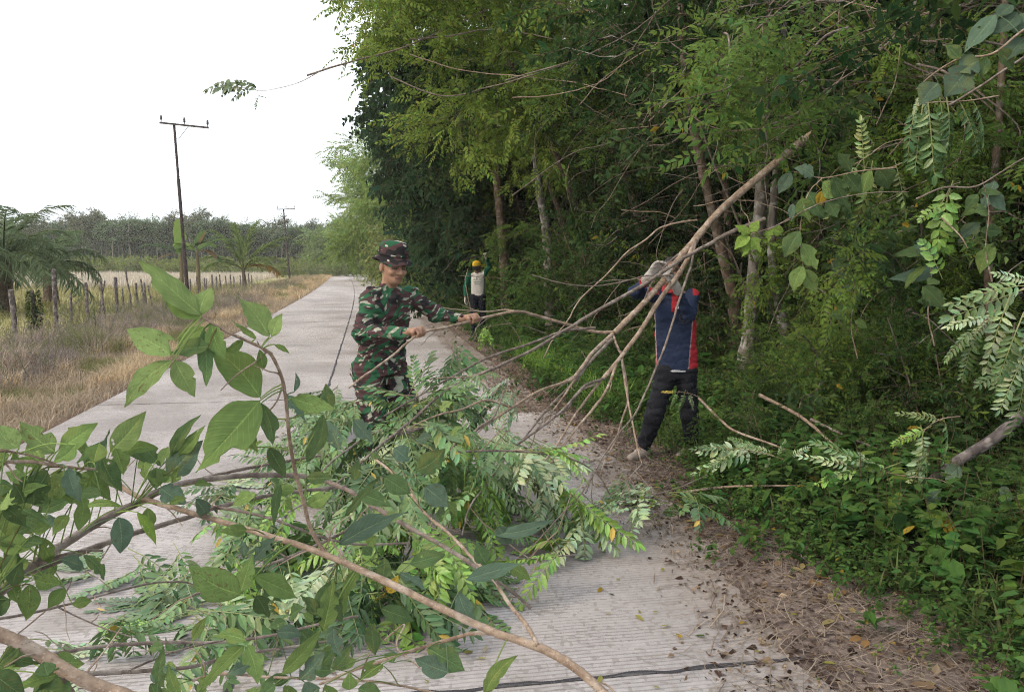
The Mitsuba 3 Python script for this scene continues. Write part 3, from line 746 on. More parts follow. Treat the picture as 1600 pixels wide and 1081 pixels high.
# palm fronds: arching rachis with leaflets
def frond(base, d, L, rng, arch=.9, pairs=26, ll=.5, w=.045, sweep=(.55, .85), fold=.5):
    t = np.linspace(0, 1, 14); d = nrm(np.asarray(d, float))
    hz = nrm(np.array([d[0], d[1], 0]) + 1e-6)
    e0 = math.asin(np.clip(d[2], -1, 1))
    el = e0 - arch * t ** 1.3
    step = np.stack([np.cos(el) * hz[0], np.cos(el) * hz[1], np.sin(el)], -1) * L / 13
    pts = base + np.vstack([[0, 0, 0], np.cumsum(step[:-1], 0)])
    parts = [(*tube(pts, np.array([.03, .018, .006]) * L / 3, 5, cap=False), (.16, .17, .06))]
    s = np.repeat(np.linspace(.14, .99, pairs), 2); sd = np.tile([-1., 1.], pairs)
    i = np.minimum((s * 13).astype(int), 12); f = (s * 13 - i)[:, None]
    pos = pts[i] * (1 - f) + pts[i + 1] * f
    tan = nrm(pts[i + 1] - pts[i]); side = nrm(np.cross(tan, [0, 0, 1])); nn = np.cross(side, tan)
    dd = tan * sweep[0] + side * sd[:, None] * sweep[1] + nn * fold * rng.uniform(.2, 1, (len(s), 1)) + rng.normal(0, .12, (len(s), 3))
    size = ll * (0.45 + 1.1 * np.sin(np.pi * np.clip(s * .9 + .05, 0, 1)) * .6) * rng.uniform(.85, 1.1, len(s))
    tV = np.array([[0, -.5, 0], [.45, -.5, 0], [1, 0, -.38], [.45, .5, 0], [0, .5, 0]]) * [1, w * 2 / ll * .5, 1]; tV[:, 1] *= 1
    tF = np.array([[0, 1, 3], [0, 3, 4], [1, 2, 3]])
    M = frames(dd, nn + rng.normal(0, .3, (len(s), 3))) * size[:, None, None]
    return parts, (tV, tF, M, pos)

def palm(key, at, trunk_h, trunk_r, fronds, L, rng, base, ll, w, arch, e_rng, dead=0, turn=0.0, pairs=26, e_fn=None, az_fn=None):
    put('trunk', tube(at + np.array([[0, 0, -.1], [.02, 0, trunk_h * .5], [.03, 0, trunk_h]]), [trunk_r * 1.2, trunk_r, trunk_r * .9], 9, rough=.25), 'brown_bark', parent=key)
    for k in range(fronds):
        az = turn + k * 2.4 + rng.uniform(-.3, .3) if az_fn is None else az_fn(k)
        e = e_rng[0] + (e_rng[1] - e_rng[0]) * (k / max(1, fronds - 1)) + rng.uniform(-.1, .1)
        d = np.array([math.cos(az) * math.cos(e), math.sin(az) * math.cos(e), math.sin(e)])
        parts, (tV, tF, M, pos) = frond(at + [0.03, 0, trunk_h], d, L * rng.uniform(.8, 1.1), rng, arch * rng.uniform(.8, 1.1), pairs=pairs, ll=ll, w=w, fold=-.25, sweep=(.75, .7))
        b = np.array(base) * rng.uniform(.75, 1.25)
        if k < dead: b = np.array([.20, .14, .07])
        C = np.clip(b * (1 + rng.normal(0, .18, (len(pos), 1))), .01, 1)
        V, F, Cc = joinc(parts + [scatter(tV, tF, M, pos, C)])
        put('frond', (V, F), 'leaf', Cc, smooth=False, parent=key)

rp = np.random.default_rng(7)
for (px, py, Z, L, nf, lab) in [(10, 488, 30, 3.6, 22, 'young dark oil palm at the left edge, behind the nearest fence posts'), (-110, 492, 27, 3.6, 18, 'oil palm cut by the left edge of the picture'), (80, 472, 36, 2.7, 15, 'low oil palm right of the larger one at the left edge')]:
    p = P(px, py, Z); p[2] = gz(p)
    k = thing('oil_palm', lab, 'palm tree')
    palm(k, p, 1.8, .28, nf, L, rp, (.135, .180, .10), .80, .06, 1.55, (.05, 1.38), pairs=38)
p = P(383, 447, 62); p[2] = gz(p)
k = thing('coconut_palm', 'young coconut palm with upright arching fronds behind the fence', 'palm tree')
azs = [2.75, 2.2, 1.2, .25, -.05, .5, 3.5, 5.6, -.35, 2.95]; els = [1.12, 1.35, 1.42, .95, .70, 1.15, .75, .7, .42, .55]
put('trunk', tube(p + np.array([[0, 0, -.1], [-.05, 0, .8], [-.10, 0, 1.5]]), [.20, .15, .12], 9, rough=.2), 'brown_bark', parent=k)
for j, (az, e) in enumerate(zip(azs, els)):
    d = np.array([math.cos(az) * math.cos(e), math.sin(az) * math.cos(e), math.sin(e)])
    parts, (tV, tF, M, pos) = frond(p + [-.1, 0, 1.4], d, 4.3 if j < 4 else 3.6, rp, .75 if j < 4 else 1.35, pairs=40, ll=.95, w=.10, fold=.05, sweep=(.85, .45))
    b = np.array([.17, .225, .085]) if j != 8 else np.array([.30, .19, .06])
    V, F, Cc = joinc(parts + [scatter(tV, tF, M, pos, np.clip(b * (1 + rp.normal(0, .15, (len(pos), 1))), .01, 1))])
    put('frond', (V, F), 'leaf', Cc, smooth=False, parent=k)

# banana plants behind the near utility pole
def banana(px, py, Z, h, leaves, lab):
    p = P(px, py, Z); p[2] = gz(p)
    k = thing('banana_plant', lab, 'banana plant')
    put('trunk', tube(p + np.array([[0, 0, -.1], [.03, 0, h * .5], [0.02, 0, h]]), [.16, .13, .08], 9), 'stem', (.17, .14, .085), parent=k)
    for (az, e, L, w, arch, col) in leaves:
        t = np.linspace(0, 1, 12); el = e - arch * t ** 1.4
        hz = np.array([math.cos(az), math.sin(az), 0])
        st = np.stack([np.cos(el) * hz[0], np.cos(el) * hz[1], np.sin(el)], -1) * L / 11
        mid = p + [0, 0, h * .97] + np.vstack([[0, 0, 0], np.cumsum(st[:-1], 0)])
        tan = nrm(np.gradient(mid, axis=0)); side = nrm(np.cross(tan, [0, 0, 1]) + 1e-6); nn = np.cross(side, tan)
        ww = 1.35 * w * np.clip(np.sin(np.pi * np.clip((t - .12) / .9, 0, 1)) ** .6, .03, 1)
        cols = []
        for s in (-1, -.5, 0, .5, 1):
            tear = 1 - .35 * (rp.random(12) if abs(s) == 1 else 0)
            cols.append(mid + side * (s * ww * tear)[:, None] + nn * (abs(s) * .25 * ww - (.25 * ww * (abs(s) == 1)))[:, None])
        V = np.stack(cols, 1).reshape(-1, 3)
        i, j = np.meshgrid(np.arange(11), np.arange(4), indexing='ij')
        q = np.stack([i * 5 + j, i * 5 + j + 1, (i + 1) * 5 + j + 1, (i + 1) * 5 + j], -1).reshape(-1, 4)
        F = np.vstack([q[:, [0, 1, 2]], q[:, [0, 2, 3]]])
        put('leaf', (V, F), 'leaf', np.array(col), parent=k)
GRN, BRT, DED = (.12, .19, .07), (.22, .32, .09), (.22, .16, .10)
banana(284, 446, 52, 2.5, [(2.0, 1.25, 2.6, .36, .3, BRT), (3.1, .55, 2.9, .36, 1.0, (.085, .135, .07)), (3.5, .1, 1.9, .28, 1.3, DED), (.3, .9, 1.9, .3, 1.2, GRN), (5.0, .7, 2.0, .3, 1.3, GRN)], 'banana plant with one upright bright young leaf, left of the near utility pole')
banana(310, 447, 52, 2.7, [(.2, .75, 2.7, .38, 1.3, GRN), (2.9, .8, 2.0, .34, 1.5, BRT), (.6, .95, 2.3, .34, 1.1, (.10, .16, .07)), (5.6, .6, 2.4, .34, 1.3, GRN), (1.5, 1.2, 2.0, .28, .9, GRN), (5.8, .3, 1.9, .26, 1.5, DED), (-.2, .1, 2.0, .24, 1.3, (.09, .14, .07)), (4.2, .5, 1.8, .3, 1.6, GRN), (1.0, 1.3, 1.6, .16, .6, DED)], 'ragged banana plant with hanging dead leaves, right of the near utility pole')

# ---------------------------------------------------------------- far tree line, hedge and trees at the bend
def far_tree(name, seed, h, base, crown, bark='pale_bark', size=1.15, trunk_r=.19, t0=.5, limbs=13, ll=3.0, lean=(0, 0), tpl=brd, elev=(.15, .95), **kw):
    tree_group(name, seed=seed, trunk=[(0, 0, 0), (.2, .1, h * .33), (-.1, .15, h * .66), (.2, 0, h * .95)], r0=trunk_r, limbs=limbs, limb_len=lambda t: ll, tpl_fn=tpl, base=base, size=size, bark=bark,
               t0=t0, lean=lean, elev=elev, twigs=6, twig_len=1.6, droop=.2, anchors=4, tpls=3, ups=1.4, color=dict(var=.25, **kw))
far_tree('rubber_tree_kind_001', 3, 13, (.140, .210, .105), None, t0=.60)
far_tree('rubber_tree_kind_002', 5, 12, (.125, .185, .100), None, t0=.56)
far_tree('rubber_tree_kind_003', 8, 14, (.17, .19, .115), None, t0=.66, limbs=12)
far_tree('round_tree_kind_001', 12, 10, (.105, .165, .092), None, t0=.15, limbs=24, ll=3.2)
far_tree('bend_tree_kind_001', 15, 12.5, (.25, .34, .115), None, t0=.25, limbs=20, ll=5.0, lean=(.2, 0), tpl=pin, size=1.5, bark='brown_bark', elev=(0, .7), young=.5)
far_tree('bend_tree_kind_002', 19, 6.0, (.22, .30, .13), None, t0=.05, limbs=20, ll=2.6, tpl=pin, size=1.2, bark='brown_bark', elev=(0, .9), young=.2)
far_tree('bush_kind_001', 22, 2.2, (.24, .28, .10), None, t0=.02, limbs=12, ll=1.5, size=.8, trunk_r=.05, elev=(.1, 1.0), young=.2)
far_tree('bush_kind_002', 24, 1.5, (.19, .23, .10), None, t0=.02, limbs=10, ll=1.2, size=.7, trunk_r=.04, elev=(.1, 1.0))
rf = np.random.default_rng(77)
def far(g, key, px, Z, s, label, cat, grp, sz=None):
    x = (px - 800) / FOC * Z
    k = fresh(key)
    inst(k, g, x, Z, float(ground_z(x, Z)) - .1, rf.uniform(0, 6.28), s, sz)
    tag(k, label, cat, grp)
def hgt(px):      # height of the tree line along the picture, relative
    return np.interp(px, [-200, 60, 160, 330, 420, 520, 640], [.80, .82, .92, .93, .84, .82, .9])
px = -190.0
while px < 600:
    Z = rf.uniform(172, 184)
    s = hgt(px) * rf.uniform(.90, 1.02)
    far(f'rubber_tree_kind_{rf.integers(1, 4):03d}', 'far_tree', px, Z, s, 'tall pale-trunked tree in the front of the far tree line beyond the field', 'tree', 'pale-trunked trees of the far tree line')
    px += rf.uniform(6, 11)
for row, (z0, dz) in enumerate([(190, 8), (204, 10), (222, 12)]):
    px = -200.0
    while px < 620:
        far('round_tree_kind_001', 'backing_tree', px + rf.uniform(-8, 8), z0 + rf.uniform(0, dz), hgt(px) * rf.uniform(1.0, 1.25), 'dark round-crowned tree behind the pale trunks of the far tree line', 'tree', 'dark trees at the back of the far tree line', None)
        px += rf.uniform(15, 24)
px = -190.0
while px < 545:
    far(f'bush_kind_{rf.integers(1, 3):03d}', 'field_bush', px, rf.uniform(118, 160), rf.uniform(.5, .95), 'yellow-green bush in the band between the pale field and the far trees', 'bush', 'bushes beyond the pale field')
    px += rf.uniform(4, 9)
# trees at the road's bend
for px, Z, s, lab in [(610, 84, 1.06, 'tall airy light-green tree leaning over the road at its far bend'), (655, 70, .95, 'light-green feathery tree by the road, behind the dark bulging trees'), (585, 120, 1.0, 'pale green tree standing behind the end of the road')]:
    far('bend_tree_kind_001', 'bend_tree', px, Z, s, lab, 'tree', None)
px = 508.0
for j in range(15):
    far('bend_tree_kind_002', 'bend_bush', px, 150 + rf.uniform(0, 30), rf.uniform(.85, 1.3), 'rounded light-green bushy tree closing the view at the far end of the road', 'tree', 'rounded trees at the far end of the road')
    px += rf.uniform(7, 13)
u = 46.0
while u < 130:
    p = R(np.array(u), np.array(rf.uniform(2.2, 3.6)))
    k = fresh('roadside_bush'); inst(k, 'bush_kind_001', p[0], p[1], float(ground_z(p[0], p[1])), rf.uniform(0, 6), rf.uniform(.8, 1.4))
    tag(k, 'light-green bush on the right verge far along the road', 'bush', 'bushes on the far right verge')
    u += rf.uniform(2.0, 4.5)
# ---------------------------------------------------------------- grasses, ground cover and litter
rng = np.random.default_rng(63)
def blades(pos, h, col, rng, width=.006, lean=.5, seg=2):
    """bent grass blades: a strip of seg pieces each"""
    n = len(pos); az = rng.uniform(0, 6.28, n); L = h * rng.uniform(.6, 1.2, n); b = lean * rng.uniform(.2, 1.4, n)
    d = np.stack([np.cos(az), np.sin(az), 0 * az], -1); s = np.stack([-np.sin(az), np.cos(az), 0 * az], -1)
    w = (width * rng.uniform(.6, 1.4, n))[:, None]
    rows = []
    for k in range(seg + 1):
        t = k / seg
        c = pos + d * (L * b * t ** 1.8)[:, None] + np.array([0, 0, 1]) * (L * t * (1 - .35 * b * t))[:, None]
        if k < seg: rows += [c - s * w * (1 - .5 * t), c + s * w * (1 - .5 * t)]
        else: rows += [c]
    V = np.stack(rows, 1); m = V.shape[1]
    f = []
    for k in range(seg - 1): f += [[2 * k, 2 * k + 1, 2 * k + 3], [2 * k, 2 * k + 3, 2 * k + 2]]
    f += [[2 * seg - 2, 2 * seg - 1, 2 * seg]]
    F = (np.array(f)[None] + (np.arange(n) * m)[:, None, None]).reshape(-1, 3)
    C = np.repeat(col, m, 0)
    return V.reshape(-1, 3), F, C
def ramp(a, b, n, rng, var=.15):
    t = rng.random((n, 1))
    return np.clip((np.array(a) * (1 - t) + np.array(b) * t) * (1 + rng.normal(0, var, (n, 1))), .01, .9)
def on_ground(u, v, surf=ground_z):
    q = R(u, v); q[:, 2] = surf(q[:, 0], q[:, 1]); return q
def clumped(n, u0, u1, v0, v1, rng, per=14, spread=.16, pu=1.0):
    m = n // per
    cu = u0 + (u1 - u0) * rng.random(m) ** pu; cv = rng.uniform(v0, v1, m)
    s = spread * (1 + .02 * cu)
    return (np.repeat(cu, per) + rng.normal(0, 1, m * per) * np.repeat(s, per)), (np.repeat(cv, per) + rng.normal(0, 1, m * per) * np.repeat(s, per) * .8)

# left verge: a tan strip of dry grass by the slab, mauve-grey weeds behind, green-yellow tufts
parts = []
for (n, u0, u1, w0, w1, h, a, b, wd, pu) in [(42000, 3, 40, .1, 1.9, .24, (.49, .41, .315), (.33, .265, .195), .006, 1.5), (16000, 40, 130, .1, 2.2, .32, (.50, .40, .29), (.36, .28, .19), .022, 1.3),
                                        (40000, 4, 40, 1.5, 4.6, .38, (.33, .285, .27), (.20, .165, .155), .006, 1.4), (12000, 40, 120, 2.0, 4.5, .45, (.34, .28, .22), (.25, .21, .16), .02, 1.3),
                                        (9000, 5, 60, 2.2, 6.5, .34, (.20, .215, .075), (.13, .145, .055), .008, 1.3)]:
    u, w = clumped(n, u0, u1, w0, w1, rng, pu=pu)
    w = np.maximum(w, .02 + .1 * rng.random(len(w)))
    v = -5.2 - w
    pos = on_ground(u, v)
    tall = .6 + .9 * meshkit.fbm(np.stack([u * .5, v * .8, 0 * u], -1), 2)
    c = ramp(a, b, len(pos), rng, .2); q = np.stack([u, v * 1.6, 0 * u], -1)
    t1 = sst(.50, .68, meshkit.fbm(q * .9 + 3, 3))[:, None]; t2 = sst(.56, .70, meshkit.fbm(q * .7 + 30, 3))[:, None] * (w > .5)[:, None]
    c = c * (1 - t1) + c * np.array([1.45, 1.40, 1.25]) * t1
    c = c * (1 - t2 * .8) + np.array([.17, .20, .07]) * t2 * .8
    parts.append(blades(pos, h * tall * (.7 + .6 * t1[:, 0]), np.clip(c, .02, .75), rng, wd, .9))
V, F, C = joinc(parts)
tag(put('dry_grass', (V, F), 'grass', C, smooth=False), 'tan and mauve-grey dry grass and weeds along the left edge of the road', 'grass', kind='stuff')
# weeds: sprawling twiggy bushes in the left verge
parts = []
tp = broad_spray(12, .12, .45, np.random.default_rng(5))
n = 1500
u = 4 + 60 * rng.random(n) ** 1.5; v = -5.2 - rng.uniform(1.2, 5.2, n); pos = on_ground(u, v); pos[:, 2] += rng.uniform(.05, .32, n)
pc = ramp((.28, .245, .23), (.20, .215, .12), n, rng)
M = frames(np.stack([rng.normal(0, .6, n), rng.normal(0, .6, n), 0 * u + .8], -1), rng.normal(0, 1, (n, 3))) * rng.uniform(.25, .5, n)[:, None, None]
parts.append(scatter(tp[0], tp[1], M, pos, pc))
n = 420
u = 4 + 70 * rng.random(n) ** 1.4; v = -5.2 - rng.uniform(2.0, 9, n); pos = on_ground(u, v); pos[:, 2] += rng.uniform(.05, .3, n)
M = frames(np.stack([rng.normal(0, .6, n), rng.normal(0, .6, n), 0 * u + .8], -1), rng.normal(0, 1, (n, 3))) * rng.uniform(.3, .6, n)[:, None, None]
parts.append(scatter(tp[0], tp[1], M, pos, ramp((.19, .24, .07), (.10, .14, .05), n, rng)))
V, F, C = joinc(parts)
tag(put('verge_weeds', (V, F), 'leaf', C, smooth=False), 'twiggy grey-green weeds among the dry grass between road and fence', 'weeds', kind='stuff')
# field beyond the fence: short green-yellow grass, then a belt of pale plumed grass
parts = []
u, w = clumped(26000, 8, 75, 5, 30, rng, 12, .5); pos = on_ground(u, -5.2 - w)
parts.append(blades(pos, .40, ramp((.25, .25, .10), (.33, .28, .15), len(pos), rng), rng, .014, .8))
n = 30000
y = rng.uniform(62, 125, n); x = -(rng.uniform(-10, 720, n) + 0) / FOC * y - 18.5 * y / 62; ok = UV(x, y)[1] < -13
x, y = x[ok], y[ok]; pos = np.stack([x, y, ground_z(x, y)], -1)
parts.append(blades(pos, .85 + .25 * meshkit.noise(pos * .2), ramp((.66, .60, .52), (.48, .42, .33), len(pos), rng, .1), rng, .05, .5))
V, F, C = joinc(parts)
tag(put('field_grass', (V, F), 'grass', C, smooth=False), 'field grass behind the fence with a whitish belt of dry plumes', 'grass', kind='stuff')

# right: low broad-leaved ground cover from the litter to the foot of the forest
rng = np.random.default_rng(64)
def tuft(rng, n=10):
    """a small upright plant of unit height: leaves in whorls on a stem"""
    tV, tF = blade6(.56, .18)
    s = rng.uniform(.2, 1, n); ph = np.arange(n) * 2.4
    pos = np.stack([.12 * s * np.cos(ph * .3), .12 * s * np.sin(ph * .3), s], -1)
    d = np.stack([np.cos(ph), np.sin(ph), rng.uniform(-.35, .35, n)], -1)
    nn = np.stack([rng.normal(0, .25, n), rng.normal(0, .25, n), 1 + 0 * s], -1)
    V, F, _ = scatter(tV, tF, frames(d, nn) * (rng.uniform(.14, .30, n))[:, None, None], pos, np.zeros((n, 3)))
    rV, rF = tube([[0, 0, -.1], [.02, 0, .5], [.05, 0, .9]], [.008, .004], 3, cap=False)
    return np.vstack([V, rV]), np.vstack([F, rF + len(V)]), np.append(np.repeat(np.arange(n), 8), np.full(len(rV), -1))
parts = []
def edge_v(u):   # where the green begins, metres right of the slab
    return np.interp(u, [0, 2.2, 2.8, 3.4, 4.2, 5.0, 6.0, 6.8, 8, 9, 12, 20, 60], [.9, .75, .55, .42, .34, .28, .30, .85, .5, .3, .3, .4, .6])
for j, (n, u0, u1, vd, h0, h1, base, pu) in enumerate([(4600, 1.2, 9, 2.2, .10, .40, (.090, .175, .050), 1.0), (2200, 1.6, 9, 1.4, .06, .22, (.115, .205, .055), 1.0), (2200, 9, 24, 2.0, .16, .42, (.07, .14, .042), 1.2), (1200, 24, 60, 2.2, .3, .6, (.065, .115, .038), 1.2),
                                       (500, 2.5, 14, 3.5, .2, .5, (.055, .11, .036), 1.0)]):
    u = u0 + (u1 - u0) * rng.random(n) ** pu
    t = rng.random(n) ** 1.4
    v = edge_v(u) + vd * t + rng.normal(0, .10, n) - .42 * (meshkit.fbm(np.stack([u * 1.3, 0 * u + 4, 0 * u], -1), 3) - .38) - .5 * (rng.random(n) < .035)
    if j == 4: v = edge_v(u) + 1.5 + vd * rng.random(n)
    pos = R(u, v); pos[:, 2] = surface_z(u, v)
    h = rng.uniform(h0, h1, n) * (.55 + .9 * sst(0, .35, t))
    tp = tuft(rng, 13)
    parts.append(place(tp, pos, np.stack([np.cos(rng.uniform(0, 6.28, n)), np.sin(rng.uniform(0, 6.28, n)), rng.normal(0, .2, n)], -1), np.stack([rng.normal(0, .42, n), rng.normal(0, .42, n), 1 + 0 * u], -1), h, rng, base, young=.12, yellow=.004))
V, F, C = joinc(parts)
tag(put('ground_cover', (V, F), 'leaf', C, smooth=False), 'low green broad-leaved ground cover between the leaf litter and the forest', 'ground cover', kind='stuff')
# bright grass tufts beside the road behind the man in navy
parts = []
for (n, u0, u1, v0, v1, h, a, b) in [(9000, 8.6, 14, .45, 2.0, .40, (.27, .43, .095), (.16, .29, .065)), (4500, 14, 30, .4, 1.8, .40, (.16, .27, .07), (.09, .17, .05)), (6000, 2.8, 9, .45, 2.6, .21, (.12, .20, .06), (.16, .17, .08))]:
    u, v = clumped(n, u0, u1, v0, v1, rng, 22, .07); v = np.maximum(v, .3)
    pos = R(u, v); pos[:, 2] = surface_z(u, v)
    parts.append(blades(pos, h, ramp(a, b, len(pos), rng), rng, .006, .9, 3))
V, F, C = joinc(parts)
tag(put('verge_grass', (V, F), 'grass', C, smooth=False), 'bright green grass tufts on the right verge', 'grass', kind='stuff')

# dry stalks, twigs and crumbs of leaf on the verge
rng = np.random.default_rng(65)
def stalks(n, u0, u1, v_of, L, w, a, b, rng, pu=1.0, surf=surface_z):
    u = u0 + (u1 - u0) * rng.random(n) ** pu; v = v_of(u)
    az = rng.uniform(0, 3.14, n); l = L * rng.uniform(.3, 1.4, n) / 2
    k = rng.normal(0, .25, n)
    out = []
    c = R(u, v)
    for s, t in ((-1, -1), (0, 0), (1, 1)):
        q = c + np.stack([np.cos(az + k * t), np.sin(az + k * t), 0 * az], -1) * (l * s)[:, None]
        uu, vv = UV(q[:, 0], q[:, 1]); q[:, 2] = surf(uu, vv) + .004 + .012 * rng.random(n)
        out.append(q)
    sd = np.stack([-np.sin(az), np.cos(az), 0 * az], -1) * (w * rng.uniform(.5, 1.5, n))[:, None]
    V = np.stack([out[0] - sd, out[0] + sd, out[1] - sd + [0, 0, .004], out[1] + sd + [0, 0, .004], out[2] - sd * .5, out[2] + sd * .5], 1)
    f = np.array([[0, 1, 3], [0, 3, 2], [2, 3, 5], [2, 5, 4]])
    return V.reshape(-1, 3), (f[None] + (np.arange(n) * 6)[:, None, None]).reshape(-1, 3), np.repeat(ramp(a, b, n, rng, .2), 6, 0)
lit = lambda spread, off: (lambda u: off + spread * (rng.random(len(u)) ** 1.3) - .12 * rng.random(len(u)))
nearlit = lambda u: -.40 - .35 * np.exp(-((u - 3.0) / .8) ** 2) + (edge_v(u) + .75) * rng.random(len(u)) ** .8 + rng.normal(0, .10, len(u))
parts = [stalks(5500, .6, 9, nearlit, .07, .0017, (.40, .33, .27), (.15, .11, .095), rng), stalks(2200, 1.5, 7, nearlit, .28, .0018, (.42, .35, .28), (.17, .125, .105), rng),
         stalks(5000, 9, 26, lit(1.3, -.45), .20, .004, (.32, .24, .18), (.15, .10, .08), rng, 1.4)]
# curled crumbs of dead leaf
n = 12000
u = rng.uniform(.8, 13, n); v = nearlit(u); pos = R(u, v); pos[:, 2] = surface_z(u, v) + .006
M = frames(rng.normal(0, 1, (n, 3)) * [1, 1, .25], rng.normal(0, .4, (n, 3)) + [0, 0, 1]) * (rng.uniform(.012, .035, n) + .03 * (rng.random(n) < .12))[:, None, None]
parts.append(scatter(*kite(.55, .25), M, pos, np.where(rng.random((n, 1)) < .55, ramp((.12, .078, .060), (.05, .036, .030), n, rng, .3), ramp((.40, .31, .21), (.22, .15, .105), n, rng, .3))))
V, F, C = joinc(parts)
tag(put('leaf_litter', (V, F), 'grass', C, smooth=False), 'brown litter of dry stalks and leaf crumbs along the right edge of the road', 'leaf litter', kind='stuff')

# fallen leaves that can be counted: small oval leaves on the slabs and bigger dead ones on the litter
rng = np.random.default_rng(66)
tl = blade6(.42, .06, .05)
def fallen(u, v, L, col, group_, label, turn=None):
    q = R(np.array(u), np.array(v)); z = float(surface_z(np.array([u]), np.array([v]))[0])
    az = rng.uniform(0, 6.28) if turn is None else turn
    M = frames(np.array([[math.cos(az), math.sin(az), rng.normal(0, .1)]]), np.array([[rng.normal(0, .25), rng.normal(0, .25), 1]])) * L
    V, F, C = scatter(tl[0], tl[1], M, np.array([[q[0], q[1], z + .006 + .1 * L]]), np.array([col]))
    k = put('fallen_leaf', (V, F), 'leaf', C, smooth=False)
    tag(k, label, 'leaf', group_)
for j in range(150):
    u = 2.9 + 5.5 * rng.random() ** 1.3; v = rng.uniform(-1.9, .25)
    t = rng.random()
    if t < .4: col, nm = np.array([.36, .34, .10]) * rng.uniform(.7, 1.2), 'yellow-green'
    elif t < .62: col, nm = np.array([.10, .15, .05]) * rng.uniform(.7, 1.3), 'green'
    elif t < .85: col, nm = np.array([.44, .39, .28]) * rng.uniform(.8, 1.1), 'pale'
    else: col, nm = np.array([.50, .34, .05]) * rng.uniform(.8, 1.1), 'yellow'
    fallen(u, v, rng.uniform(.026, .06), col, f'{nm} leaves fallen on the concrete', f'small {nm} leaf fallen on the concrete right of the cut branches')
for j in range(90):
    u = 2.2 + 4.8 * rng.random(); v = float(edge_v(u)) * rng.uniform(-.3, .9)
    t = rng.random()
    col, nm = ((np.array([.34, .235, .15]), 'brown') if t < .5 else (np.array([.46, .37, .17]), 'straw-yellow') if t < .8 else (np.array([.42, .25, .11]), 'rusty'))
    fallen(u, v, rng.uniform(.05, .10), col * rng.uniform(.7, 1.15), f'{nm} dead leaves on the litter', f'{nm} dead leaf lying on the litter beside the road')
